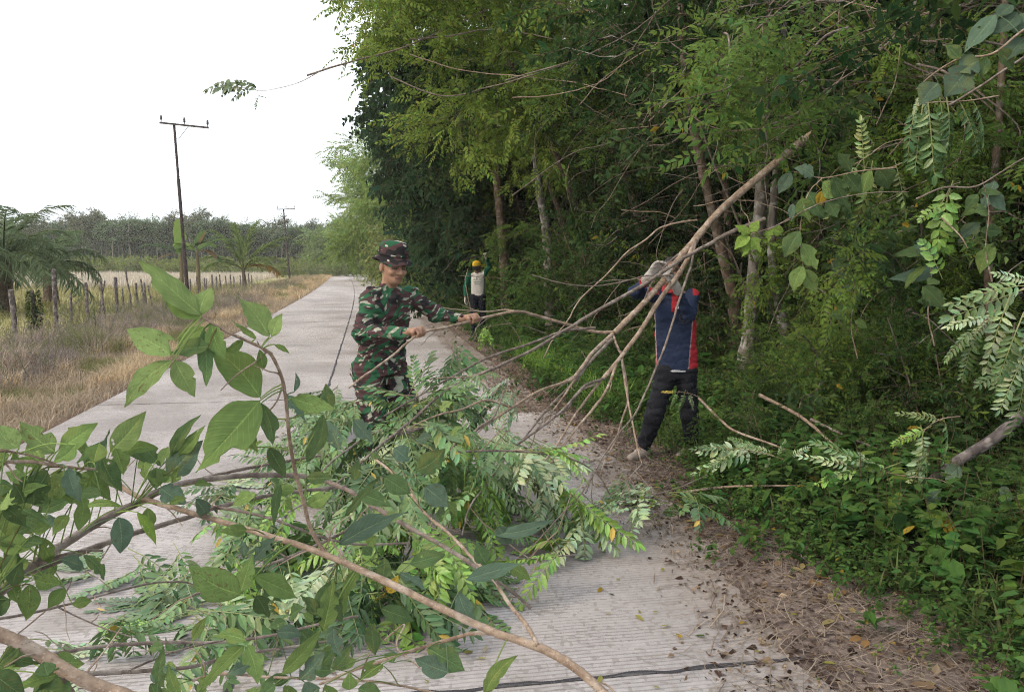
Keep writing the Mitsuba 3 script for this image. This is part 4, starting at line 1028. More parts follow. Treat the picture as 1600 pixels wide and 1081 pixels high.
# ---------------------------------------------------------------- people: one smooth surface each, from a distance field
class Field:
    def __init__(self, lo, hi, h):
        self.lo = np.asarray(lo, float); self.h = h
        self.n = np.ceil((np.asarray(hi, float) - self.lo) / h).astype(int) + 1
        self.f = np.full(self.n, 0.30, np.float32)
    def sub(self, lo, hi):
        a = np.clip(np.floor((lo - self.lo) / self.h).astype(int), 0, self.n - 1)
        b = np.clip(np.ceil((hi - self.lo) / self.h).astype(int) + 1, 1, self.n)
        s = tuple(slice(x, y) for x, y in zip(a, b))
        g = np.stack(np.meshgrid(*[self.lo[i] + self.h * np.arange(a[i], b[i]) for i in range(3)], indexing='ij'), -1)
        return s, g
    def add(self, d, s, k):
        f = self.f[s]
        if k > 0:
            t = np.clip(0.5 + 0.5 * (f - d) / k, 0, 1)
            self.f[s] = f * (1 - t) + d * t - k * t * (1 - t)
        else:
            self.f[s] = np.minimum(f, d)
    def cone(self, a, b, ra, rb, k=.03, flat=None):
        a, b = np.asarray(a, float), np.asarray(b, float); m = max(ra, rb) + k + 3 * self.h
        s, g = self.sub(np.minimum(a, b) - m, np.maximum(a, b) + m)
        if g.size == 0: return
        ab = b - a; t = np.clip(((g - a) @ ab) / max(ab @ ab, 1e-9), 0, 1)
        q = g - a - t[..., None] * ab
        if flat is not None:        # (axis, factor): squeeze along an axis
            ax, fa = flat; c = q @ ax; q = q + (c * (1 / fa - 1))[..., None] * ax
        self.add(np.linalg.norm(q, axis=-1) - (ra + (rb - ra) * t), s, k)
    def chain(self, pts, rs, k=.02, **kw):
        for i in range(len(pts) - 1): self.cone(pts[i], pts[i + 1], rs[i], rs[i + 1], k, **kw)
    def ell(self, c, r, M=None, k=.02, cut=False):
        c = np.asarray(c, float); r = np.asarray(r, float); m = r.max() + k + 3 * self.h
        s, g = self.sub(c - m, c + m)
        if g.size == 0: return
        q = g - c
        if M is not None: q = q @ M
        l = np.linalg.norm(q / r, axis=-1); l2 = np.linalg.norm(q / r ** 2, axis=-1)
        d = l * (l - 1) / np.maximum(l2, 1e-6)
        if cut:
            f = self.f[s]; t = np.clip(0.5 - 0.5 * (f + d) / k, 0, 1)
            self.f[s] = f * (1 - t) - d * t + k * t * (1 - t)
        else: self.add(d, s, k)
    def grid(self):
        return np.stack(np.meshgrid(*[self.lo[i] + self.h * np.arange(self.n[i]) for i in range(3)], indexing='ij'), -1)
    def cut_plane(self, p, n):
        """remove what lies on the side the normal n points to"""
        g = self.grid(); self.f = np.maximum(self.f, ((g - np.asarray(p, float)) @ np.asarray(n, float)).astype(np.float32))
    def wrinkle(self, amp, scale, seed=0, stretch=(1, 1, 1)):
        m = np.abs(self.f) < amp * 2 + 2 * self.h
        g = self.grid()[m] * scale * np.asarray(stretch)
        r = 1 - np.abs(2 * meshkit.fbm(g, 2, seed) - 1) * 2
        self.f[m] += (amp * r).astype(np.float32)
    def mesh(self, smooth=2):
        """surface nets"""
        f = self.f; ins = f < 0
        c = sum(ins[i:f.shape[0] - 1 + i, j:f.shape[1] - 1 + j, k:f.shape[2] - 1 + k].astype(np.int8) for i in (0, 1) for j in (0, 1) for k in (0, 1))
        act = (c > 0) & (c < 8); idx = np.full(act.shape, -1); idx[act] = np.arange(act.sum())
        cell = np.argwhere(act); acc = np.zeros((len(cell), 3)); cnt = np.zeros(len(cell))
        for ax in range(3):
            for o in ((0, 0), (0, 1), (1, 0), (1, 1)):
                a = np.zeros(3, int); ot = [x for x in range(3) if x != ax]; a[ot[0]], a[ot[1]] = o
                b = a.copy(); b[ax] = 1
                fa, fb = f[tuple((cell + a).T)], f[tuple((cell + b).T)]
                x = (fa < 0) != (fb < 0); t = fa[x] / (fa[x] - fb[x])
                q = np.tile(a.astype(float), (x.sum(), 1)); q[:, ax] = t
                acc[x] += q; cnt[x] += 1
        V = self.lo + (cell + acc / cnt[:, None]) * self.h
        Fs = []
        for ax in range(3):
            sl0 = [slice(1, -1)] * 3; sl0[ax] = slice(0, -1); sl1 = list(sl0); sl1[ax] = slice(1, None)
            e0, e1 = ins[tuple(sl0)], ins[tuple(sl1)]
            x = np.argwhere(e0 != e1); off = np.ones(3, int); off[ax] = 0; x = x + off
            u, v = [q for q in range(3) if q != ax]
            def at(du, dv):
                y = x.copy(); y[:, u] += du; y[:, v] += dv; return idx[tuple(y.T)]
            q = np.stack([at(-1, -1), at(0, -1), at(0, 0), at(-1, 0)], 1)
            flip = ins[tuple(x.T)] ^ (ax == 1)
            q = np.where(flip[:, None], q, q[:, ::-1])
            Fs.append(q)
        Q = np.vstack(Fs); Q = Q[(Q >= 0).all(1)]
        F = np.vstack([Q[:, [0, 1, 2]], Q[:, [0, 2, 3]]])
        import scipy.sparse as sp
        E = np.vstack([F[:, [0, 1]], F[:, [1, 2]], F[:, [2, 0]]]); E = np.vstack([E, E[:, ::-1]])
        A = sp.csr_matrix((np.ones(len(E)), (E[:, 0], E[:, 1])), shape=(len(V), len(V))); A.data[:] = 1
        deg = np.asarray(A.sum(1)).ravel(); ok = deg > 0
        for _ in range(smooth):
            for l in (.5, -.52):
                V = V + np.where(ok, l, 0)[:, None] * (A @ V / np.maximum(deg, 1)[:, None] - V)
        use = np.unique(F); new = np.full(len(V), -1); new[use] = np.arange(len(use))
        return V[use], new[F]

def basis(fwd, up):
    """columns: forward (face), left, up"""
    f = nrm(np.asarray(fwd, float)); u = np.asarray(up, float); u = nrm(u - f * (f @ u))
    return np.stack([f, np.cross(u, f), u], 1)

def head(fd, c, M, s=1.0, ear=True):
    """skull, jaw, nose, lips, brow, ears about the head's centre c; M = basis; a head is 0.23 s tall"""
    L = lambda x, y, z: c + M @ (np.array([x, y, z]) * s)
    e = lambda p, r, k=.02, **kw: fd.ell(L(*p), np.array(r) * s, M, k * s, **kw)
    e((-.012, 0, .030), (.098, .076, .092))
    e((.020, 0, -.035), (.072, .062, .078), .03)
    e((.055, 0, -.088), (.034, .036, .028), .03)
    e((.078, 0, .018), (.020, .052, .014), .02)                       # brow
    for sd in (-1, 1):
        e((.088, sd * .032, .000), (.016, .017, .011), .012, cut=True)  # eye sockets
        e((.072, sd * .045, -.028), (.022, .020, .020), .02)            # cheekbones
        e((.082, sd * .031, -.001), (.014, .014, .011), .008)           # eyeball under the lids
        if ear: e((-.012, sd * .080, -.010), (.020, .012, .032), .010)
    fd.chain([L(.090, 0, .010), L(.108, 0, -.020), L(.112, 0, -.030)], [.008 * s, .012 * s, .014 * s], .010 * s)
    for sd in (-1, 1): e((.100, sd * .013, -.034), (.010, .009, .008), .008)
    e((.088, 0, -.060), (.013, .026, .007), .008)
    e((.085, 0, -.072), (.013, .022, .008), .008)

def face_color(V, c, M, s, skin, lip=(.16, .075, .062), beard=.0):
    q = (V - c) @ M / s
    C = np.tile(np.asarray(skin, float), (len(V), 1)) * (0.9 + .2 * meshkit.fbm(V * 40, 3))[:, None]
    face = q[:, 0] > .03
    def paint(m, col, w=1.0): C[m] = C[m] * (1 - w) + np.asarray(col) * w
    paint(face & (np.abs(q[:, 2] + .066) < .010) & (np.abs(q[:, 1]) < .027) & (q[:, 0] > .07), lip, .8)
    for sd in (-1, 1):
        y = (q[:, 1] * sd - .033)
        paint(face & (np.abs(q[:, 2] - .020 + 8 * y ** 2) < .0075) & (np.abs(y) < .024) & (q[:, 0] > .05), (.02, .016, .014), .85)
        paint(face & (np.abs(q[:, 2] + .001) < .0080) & (np.abs(y) < .017) & (q[:, 0] > .06), (.03, .02, .018), .75)
    if beard:
        paint(face & (q[:, 2] < -.045) & (np.abs(q[:, 2] + .066) > .012), (.05, .04, .035), beard)
    return C

FINGERS = [(-.034, .066, .0078), (-.011, .076, .0082), (.012, .071, .0080), (.034, .056, .0072)]     # place across the palm, length, radius
def grip(fd, wrist, c, axis, rs, s=1.0, extra=0.0, side=1, w=None):
    """a hand closed round a stick of radius rs through c along axis"""
    axis = nrm(axis); w = np.asarray(wrist, float) - c if w is None else np.asarray(w, float); w = w - axis * (w @ axis); w = nrm(w)
    b = np.cross(axis, w) * side
    R0 = rs + .010 + extra
    kn = c + w * (R0 + .012) + b * .004
    fd.cone(wrist, kn - w * .012, (.026 + extra) * s, .024 * s + extra, .02)
    for (o, ln, r) in FINGERS:
        p0 = c + axis * o + w * (R0 + .016)
        pts = [wrist + (p0 - wrist) * .45, p0]
        for a in (70, 140, 205, 250):
            t = math.radians(a); pts.append(c + axis * (o * .92) + (w * math.cos(t) + b * math.sin(t)) * (R0 + (.004 if a < 100 else 0)))
        r = r * s + extra
        fd.chain(pts, [.016 * s + extra, r * 1.2, r * 1.15, r * 1.05, r * .95, r * .85], .003)
    q0 = c + axis * (-.030) + w * (R0 + .010)
    pts = [wrist + (q0 - wrist) * .5 - b * .012, c - axis * .042 - b * (R0 * .8) + w * (R0 * .6), c - axis * .034 - b * (R0 * .9) - w * (R0 * .5), c - axis * .018 - b * (R0 * .3) - w * R0]
    fd.chain(pts, [.018 * s + extra, .0125 * s + extra, .0110 * s + extra, .0090 * s + extra], .008)

def open_hand(fd, wrist, d, n, s=1.0, extra=0.0, curl=.35, thumb=1):
    """a loosely open hand: d = towards the fingertips, n = out of the back of the hand"""
    d = nrm(d); n = np.asarray(n, float); n = nrm(n - d * (n @ d)); x = np.cross(d, n) * thumb
    e = extra
    for o in (-.028, -.010, .010, .028):
        fd.cone(wrist + x * o * .5, wrist + d * .085 * s + x * o * s, (.017 + e) * s, (.014 + e) * s, .012)
    for (o, ln, r) in FINGERS:
        p = wrist + d * .088 * s - x * o * s * 1.05; dd = d - x * o * 2.0; pts = [p]; a = 0
        for q in (.42, .33, .25):
            a += curl * (1 + 3 * o); v = nrm(dd) * math.cos(a) - n * math.sin(a); p = p + v * ln * q * s * 1.15; pts.append(p)
        fd.chain(pts, [(r * 1.15 + e) * s, (r * 1.1 + e) * s, (r + e) * s, (r * .85 + e) * s], .005)
    t0 = wrist + d * .022 * s + x * .024 * s
    fd.chain([t0, t0 + (d * .5 + x * .8 - n * .2) * .042 * s, t0 + (d * .9 + x * .95 - n * .35) * .060 * s, t0 + (d * 1.25 + x * .95 - n * .5) * .072 * s], [(.016 + e) * s, (.0125 + e) * s, (.011 + e) * s, (.009 + e) * s], .008)

def shoe(fd, ankle, d, k=.03, L=.26, h=.085, r=.048):
    d = nrm(np.asarray(d, float) * [1, 1, 0]); z = np.array([0, 0, 1.0]); a = np.array([ankle[0], ankle[1], 0]) + z * ankle[2]
    base = a - z * h
    fd.cone(a + z * .03, base + z * .045 - d * .02, r, r * .95, k)
    fd.cone(base - d * .055 + z * .040, base + d * .06 + z * .042, r * .85, r * .95, k)
    fd.cone(base + d * .05 + z * .038, base + d * (L - .075) + z * .030, r * .98, r * .66, k)
def flat_sole(fd, z):
    fd.cut_plane([0, 0, z], [0, 0, -1])

def bounds(pts, m):
    p = np.array(pts); return p.min(0) - m, p.max(0) + m

Z3 = np.array([0, 0, 1.0])
# ---------------------------------------------------------------- the soldier
def soldier():
    key = 'person'; KEYS.add(key)
    NK, CH = P(607, 449, 5.44), P(605, 478, 5.42)
    HP = P(594, 578, 5.47)
    SR, SL = P(581, 462, 5.31), P(637, 461, 5.56)
    ER, EL = P(566, 521, 5.20), P(684, 491, 5.63)
    WR, WL = P(634, 520, 5.03), P(722, 498, 5.50)
    GR, GL = P(655, 521, 4.985), P(741, 499.5, 5.475)         # where the hands close on the stick
    ax = nrm(GL - GR)
    HR, HL = P(575, 588, 5.40), P(613, 588, 5.53)
    KR, KL = P(590, 680, 5.27), P(655, 676, 5.42)
    AR, AL = P(588, 768, 5.45), P(681, 762, 5.62)
    AR[2] = AL[2] = .10
    HC = P(614, 416, 5.40)
    M = basis([.60, -.77, -.17], [.08, -.06, 1])
    lo, hi = bounds([NK, HP, SR, SL, ER, EL, GR, GL, KR, KL, AR, AL, HC], .17); lo[2] = -.03
    # body: skin, one surface from crown to feet
    fd = Field(lo, hi, .0048)
    W = nrm((SL - SR) * [1, 1, 0]); sq = (nrm(np.cross(W, Z3)), .66)
    fd.cone(HP + Z3 * .02, CH, .085, .095, .03, flat=sq); fd.cone(SR, SL, .038, .038, .03)
    fd.cone(CH, NK, .07, .050, .03, flat=sq); fd.cone(NK - Z3 * .02, HC - Z3 * .04 - M[:, 0] * .02, .056, .052, .02)
    head(fd, HC, M)
    fd.chain([SR, ER, WR], [.043, .036, .024], .02); fd.chain([SL, EL, WL], [.043, .036, .024], .02)
    grip(fd, WR, GR, ax, .009, w=[0, -.25, 1]); grip(fd, WL, GL, ax, .009, w=[0, .15, 1])
    for h, k, a in ((HR, KR, AR), (HL, KL, AL)): fd.chain([h, k, a], [.060, .045, .034], .03); shoe(fd, a - Z3 * .02, [.5, -.8, 0], r=.022, L=.18, h=.05)
    V, F = fd.mesh(2)
    scene[key] = mikit.ply((V, F), 'skin', smooth=True, color=face_color(V, HC, M, 1.0, (.34, .195, .135), beard=.15))
    tag(key, 'person in camouflage uniform and brimmed hat pulling a thin stick with both hands', 'person')
    # shirt worn loose over the trousers
    fd = Field(lo, hi, .0062)
    B = nrm(np.cross(SL - SR, Z3)); fw = M[:, 0] * [1, 1, 0]; fw = nrm(fw)
    W = nrm((SL - SR) * [1, 1, 0])
    sq = (nrm(np.cross(W, Z3)), .72)
    fd.cone(HP + W * .04, CH + W * .045, .165, .152, .04, flat=sq); fd.cone(HP - W * .04, CH - W * .045, .165, .152, .04, flat=sq)
    fd.cone(HP + Z3 * .16, HP - Z3 * .04, .160, .205, .04, flat=(sq[0], .82))
    fd.cone(CH, NK - Z3 * .03, .125, .075, .05, flat=sq); fd.cone(SR - Z3 * .012, SL - Z3 * .012, .058, .058, .05)
    fd.chain([SR, ER + (SR - ER) * .1, ER, WR], [.078, .072, .070, .050], .03); fd.chain([SL, EL + (SL - EL) * .1, EL, WL], [.078, .070, .066, .048], .03)
    fd.wrinkle(.017, 9, 3, (1, 1, 1.9)); fd.wrinkle(.007, 24, 4, (1, 1, 1.6))
    fd.cut_plane(HP - Z3 * .01, -Z3 + W * .18)
    fd.cut_plane(WR - nrm(WR - ER) * .004 + (0), nrm(WR - ER)) if False else None
    V, F = fd.mesh(1)
    put('shirt', (V, F), 'camo_cloth', parent=key)
    # collar
    cd = []
    for sd in (-1, 1):
        a0 = NK + W * sd * .055 - fw * .035 + Z3 * .035; a1 = NK + W * sd * .066 + fw * .045 + Z3 * .010; a2 = NK + fw * .075 + W * sd * .012 - Z3 * .035; a3 = NK + fw * .085 + W * sd * .060 - Z3 * .050
        o = (W * sd * .5 + Z3 * .2) * .026
        V = np.array([a0, a1, a2, a0 + o - Z3 * .035, a1 + o - Z3 * .03, a3]); F = np.array([[0, 1, 4], [0, 4, 3], [1, 2, 5], [1, 5, 4]])
        m = trimesh.Trimesh(V, F, process=False); m2 = np.vstack([V, V + nrm(m.vertex_normals) * .004])
        cd.append((m2, np.vstack([F, F[:, ::-1] + 6])))
    put('collar', join(cd), 'camo_cloth', smooth=False, parent=key)
    # chest pocket with flap, button placket, buttons
    pc = CH + fw * .105 + W * .075 - Z3 * .035
    Mp = np.stack([W, np.cross(Z3, W), Z3], 1)
    put('pocket', join([box(pc, (.105, .022, .11), Mp), box(pc + Z3 * .05 + fw * .006, (.112, .020, .045), Mp)]), 'camo_cloth', smooth=False, parent=key)
    # trousers and boots
    fd = Field(lo, hi, .0062)
    fd.cone(HR + Z3 * .06, HL + Z3 * .06, .118, .118, .04)
    for h, k, a in ((HR, KR, AR), (HL, KL, AL)): fd.chain([h, k, a + Z3 * .05], [.118, .098, .078], .04)
    fd.wrinkle(.015, 10, 8, (1, 1, 1.7)); fd.wrinkle(.006, 26, 9)
    put('trousers', fd.mesh(1), 'camo_cloth', parent=key)
    for a in (AR, AL):
        lo2, hi2 = bounds([a], .30); lo2[2] = -.03
        fd = Field(lo2, hi2, .008); shoe(fd, a, [.5, -.8, 0], h=.10, r=.050, L=.28); fd.cone(a, a + Z3 * .16, .052, .060, .03); flat_sole(fd, .004)
        put('boot', fd.mesh(1), 'plain', (.022, .021, .022), parent=key)
    # hat: crown and drooping wavy brim
    U = M[:, 2]; top = HC + U * .066 - M[:, 0] * .012
    th = np.linspace(0, 2 * np.pi, 36, endpoint=False)
    rows = [(0, .098), (.045, .097), (.078, .088), (.092, .070), (.098, .045), (.104, .012)]
    prof = [(.0, .100)] + [(r, z) for r, z in rows[1:]]
    V = [];
    for r, z, w in [(.001, .104, 0), (.045, .103, 0), (.078, .096, 0), (.094, .078, 0), (.100, .045, 0), (.106, .008, 0), (.108, .000, 0), (.120, -.010, 1), (.132, -.022, 1), (.142, -.034, 1), (.141, -.038, 1), (.130, -.025, 1), (.108, -.004, .4)]:
        wav = w * (.011 * np.sin(3 * th + .8) + .007 * np.sin(5 * th + 2.0)) * (r - .10) / .05 - w * .018 * np.cos(2 * th) * (r - .1) / .06
        rr = r * (1 + .012 * np.sin(2 * th + 1) + .010 * np.sin(7 * th) * (z > .02))
        V.append(np.stack([rr * np.cos(th) * 1.06, rr * np.sin(th) * .94, z + wav], -1))
    n = len(V); V = np.vstack(V) @ M.T + top
    i, j = np.meshgrid(np.arange(n - 1), np.arange(36), indexing='ij'); k = (j + 1) % 36
    q = np.stack([i * 36 + j, i * 36 + k, (i + 1) * 36 + k, (i + 1) * 36 + j], -1).reshape(-1, 4)
    put('hat', (V, np.vstack([q[:, [0, 2, 1]], q[:, [0, 3, 2]]])), 'hat_cloth', smooth=50, parent=key)
    put('hat_band', tube(np.vstack([(np.stack([.1075 * np.cos(t) * 1.06, .1075 * np.sin(t) * .94, .014], -1) @ M.T + top) for t in np.append(th, 0)]), .006, 5, cap=False), 'hat_cloth', parent=key)
    # short dark hair below the hat, at the sides and the back
    fd = Field(HC - .16, HC + .16, .006)
    fd.ell(HC + M @ [-.018, 0, .028], np.array([.098, .0805, .092]), M, .01)
    fd.ell(HC + M @ [.085, 0, -.02], np.array([.095, .12, .12]), M, .006, cut=True)
    fd.cut_plane(HC - U * .035, -U)
    put('hair', fd.mesh(1), 'plain', (.014, .012, .012), parent=key)
    # wrist watch
    t = nrm(WR - ER); q = np.cross(t, Z3); q = nrm(q); r = np.cross(t, q)
    c = WR - t * .012
    put('wrist_watch', join([tube(np.array([c + (q * math.cos(a) + r * math.sin(a)) * .036 for a in np.linspace(0, 6.2832, 17)]), .007, 5, cap=False), box(c - q * .036 + r * .012, (.03, .03, .012), np.stack([t, r, q], 1))]), 'plain', (.05, .055, .07), parent=key)
    return GR, GL
STICK_R, STICK_L = soldier()

# ---------------------------------------------------------------- the man in the navy polo shirt
def navy():
    key = 'person_001'; KEYS.add(key)
    Z0 = 6.62
    NK, CH = P(1049, 452, Z0), P(1055, 492, Z0)
    HP = P(1057, 578, Z0 + .02)
    SR, SL = P(1022, 461, Z0 + .02), P(1082, 462, Z0 - .03)
    ER, EL = P(993, 456, Z0 - .20), P(1077, 492, Z0 - .27)
    WR, WL = P(1014, 432, Z0 - .36), P(1056, 447, Z0 - .42)
    GL = P(1043, 428, 6.17)
    HR, HL = P(1040, 588, Z0), P(1072, 588, Z0)
    KR, KL = P(1022, 650, Z0 - .05), P(1077, 648, Z0 + .03)
    AR, AL = P(1006, 706, Z0 + .04), P(1080, 700, Z0 + .10)
    AR[2] = .09; AL[2] = .11
    HC = P(1049, 425, Z0 + .0)
    M = basis([-.30, -.90, .10], [0, -.05, 1])
    lo, hi = bounds([NK, HP, SR, SL, ER, EL, GL, WR, KR, KL, AR, AL, HC], .20); lo[2] = -.03
    br = nrm(P(1060, 405, 6.2) - P(1035, 440, 6.15))
    hd, hn = nrm(P(1042, 396, 6.24) - WR), np.array([-.3, .8, .3])
    hand_at = P(1022, 419, 6.24)
    fd = Field(lo, hi, .0065)
    W = nrm((SL - SR) * [1, 1, 0]); sq = (nrm(np.cross(W, Z3)), .66)
    fd.cone(HP, CH, .085, .095, .03, flat=sq); fd.cone(SR, SL, .038, .038, .03); fd.cone(CH, NK, .07, .050, .03, flat=sq)
    fd.cone(NK - Z3 * .02, HC - Z3 * .04, .056, .052, .02); head(fd, HC, M)
    fd.chain([SR, ER, WR], [.043, .036, .025], .02); fd.chain([SL, EL, WL], [.043, .036, .025], .02)
    open_hand(fd, WR, hd, hn, .95, 0, .35, -1); grip(fd, WL, GL, br, .032, .95)
    for h, k, a in ((HR, KR, AR), (HL, KL, AL)): fd.chain([h, k, a], [.060, .045, .034], .03); shoe(fd, a, [-.6, -.65, 0], r=.030, L=.21, h=a[2] - .022)
    V, F = fd.mesh(2)
    scene[key] = mikit.ply((V, F), 'skin', smooth=True, color=face_color(V, HC, M, 1.0, (.20, .105, .072)))
    tag(key, 'person in navy and red polo shirt and grey gloves holding up the cut branch', 'person')
    # gloves
    fd = Field(*bounds([WR, P(1042, 396, 6.24)], .09), .0048)
    open_hand(fd, WR, hd, hn, 1.0, .0028, .35, -1); fd.cone(WR, WR - nrm(WR - ER) * .05, .034, .038, .015)
    GC = (.36, .335, .315)
    put('glove', fd.mesh(2), 'cloth', GC, parent=key)
    fd = Field(*bounds([WL, GL], .11), .0048)
    grip(fd, WL, GL, br, .032, 1.0, .0028); fd.cone(WL, WL - nrm(WL - EL) * .05, .034, .038, .015)
    put('glove', fd.mesh(2), 'cloth', GC, parent=key)
    # shirt
    fd = Field(lo, hi, .0065)
    W = nrm((SL - SR) * [1, 1, 0]); fw = nrm(np.cross(W, Z3)); sq = (fw, .72)
    if fw[1] > 0: fw = -fw
    fd.cone(HP + W * .035 + Z3 * .02, CH + W * .035, .145, .142, .04, flat=sq); fd.cone(HP - W * .035 + Z3 * .02, CH - W * .035, .145, .142, .04, flat=sq)
    fd.cone(HP + Z3 * .1, HP - Z3 * .04, .148, .155, .04, flat=(fw, .85))
    fd.cone(CH, NK - Z3 * .03, .120, .072, .05, flat=sq); fd.cone(SR - Z3 * .012, SL - Z3 * .012, .056, .056, .05)
    fd.chain([SR, ER, ER + (WR - ER) * .72], [.068, .056, .043], .03); fd.chain([SL, EL, EL + (WL - EL) * .72], [.070, .058, .043], .03)
    fd.wrinkle(.012, 9, 13, (1, 1, 1.4)); fd.wrinkle(.005, 25, 14)
    fd.cut_plane(HP + Z3 * .012, -Z3)
    V, F = fd.mesh(1)
    C = np.tile(np.array([.018, .028, .062]), (len(V), 1)); red = np.array([.33, .026, .036]); wht = np.array([.30, .22, .24])
    x = (V - CH) @ W; z = V[:, 2]; y = (V - CH) @ fw
    tz = np.clip((z - HP[2]) / (CH[2] - HP[2]), 0, 1.4)
    arm = np.minimum(np.linalg.norm(V - ER, axis=1), np.linalg.norm(V - EL, axis=1)) < .17
    for sd in (1, -1):
        xs = x * sd; lim = (.112 if sd > 0 else .138) + .030 * tz
        body = (z < CH[2] + .02) & ~arm
        C[body & (xs > lim)] = red; C[body & (np.abs(xs - lim) < .0035)] = wht
        S = SL if sd > 0 else SR
        sh = (xs > .135) & (z > S[2] + .006) & (xs < .225)
        C[sh] = red; C[(np.abs(xs - .225) < .006) & (z > S[2] - .02)] = wht
    C[np.linalg.norm(V - (ER + (WR - ER) * .72), axis=1) < .05] = red
    C[(np.abs(x + .012) < .022) & (y > .02) & (z > CH[2] + .03) & (z < NK[2] - .01)] = red
    put('shirt', (V, F), 'cloth', C, parent=key)
    fd = Field(NK - .14, NK + .14, .006)
    fd.cone(NK - Z3 * .035, NK + Z3 * .028, .088, .072, .01); fd.cone(NK - Z3 * .12, NK + Z3 * .10, .052, .052, .006) if False else None
    fd.f = np.maximum(fd.f, -(np.linalg.norm((fd.grid() - NK)[..., :2], axis=-1) - .060).astype(np.float32)); fd.cut_plane(NK + Z3 * .045 - fw * 0, Z3 + fw * .5)
    fd.cut_plane(NK - Z3 * .03, -Z3)
    put('collar', fd.mesh(1), 'cloth', (.30, .03, .036), parent=key)
    t = CH + fw * .112 + Z3 * .085 + W * .030
    put('name_tag', box(t, (.045, .012, .055), np.stack([W, -fw, Z3], 1)), 'plain', (.62, .62, .66), smooth=False, parent=key)
    em = CH + fw * .114 + W * .055 - Z3 * .01
    ring = [em + W * .028 * math.cos(a) + Z3 * .034 * math.sin(a) for a in np.linspace(0, 6.2832, 15)]
    put('emblem', join([tube(np.array(ring), .0035, 4, cap=False), tube(np.array([em - W * .018 - Z3 * .012, em + Z3 * .012, em + W * .018 - Z3 * .008]), .0035, 4), tube(np.array([em - W * .035 - Z3 * .045, em - Z3 * .052, em + W * .035 - Z3 * .044]), .003, 4)]), 'plain', (.055, .058, .072), smooth=False, parent=key)
    put('undershirt_hem', tube(np.array([HP + Z3 * .004 + W * .13 * math.cos(a) + fw * .118 * math.sin(a) for a in np.linspace(0, 6.2832, 25)]), .010, 5, cap=False), 'cloth', (.42, .44, .48), parent=key)
    # trousers
    fd = Field(lo, hi, .0065)
    fd.cone(HR + Z3 * .04, HL + Z3 * .04, .098, .098, .04)
    for h, k, a in ((HR, KR, AR), (HL, KL, AL)): fd.chain([h, k, a + Z3 * .02], [.096, .080, .070], .04)
    fd.wrinkle(.013, 9, 18, (1, 1, 1.6))
    put('trousers', fd.mesh(1), 'cloth', (.013, .014, .019), parent=key)
    for a, col in ((AR, (.30, .255, .215)), (AL, (.22, .19, .165))):
        lo2, hi2 = bounds([a], .30); lo2[2] = -.03
        fd = Field(lo2, hi2, .008); shoe(fd, a, [-.6, -.65, 0], h=a[2] - .004, r=.046, L=.27); flat_sole(fd, .002)
        put('shoe', fd.mesh(1), 'plain', col, parent=key)
    fd = Field(HC - .16, HC + .16, .006)
    fd.ell(HC + M @ [-.018, 0, .036], np.array([.100, .0815, .094]), M, .01); fd.ell(HC + M @ [.085, 0, -.025], np.array([.085, .12, .10]), M, .006, cut=True); fd.cut_plane(HC - M[:, 2] * .03, -M[:, 2])
    put('hair', fd.mesh(1), 'plain', (.012, .011, .011), parent=key)
navy()

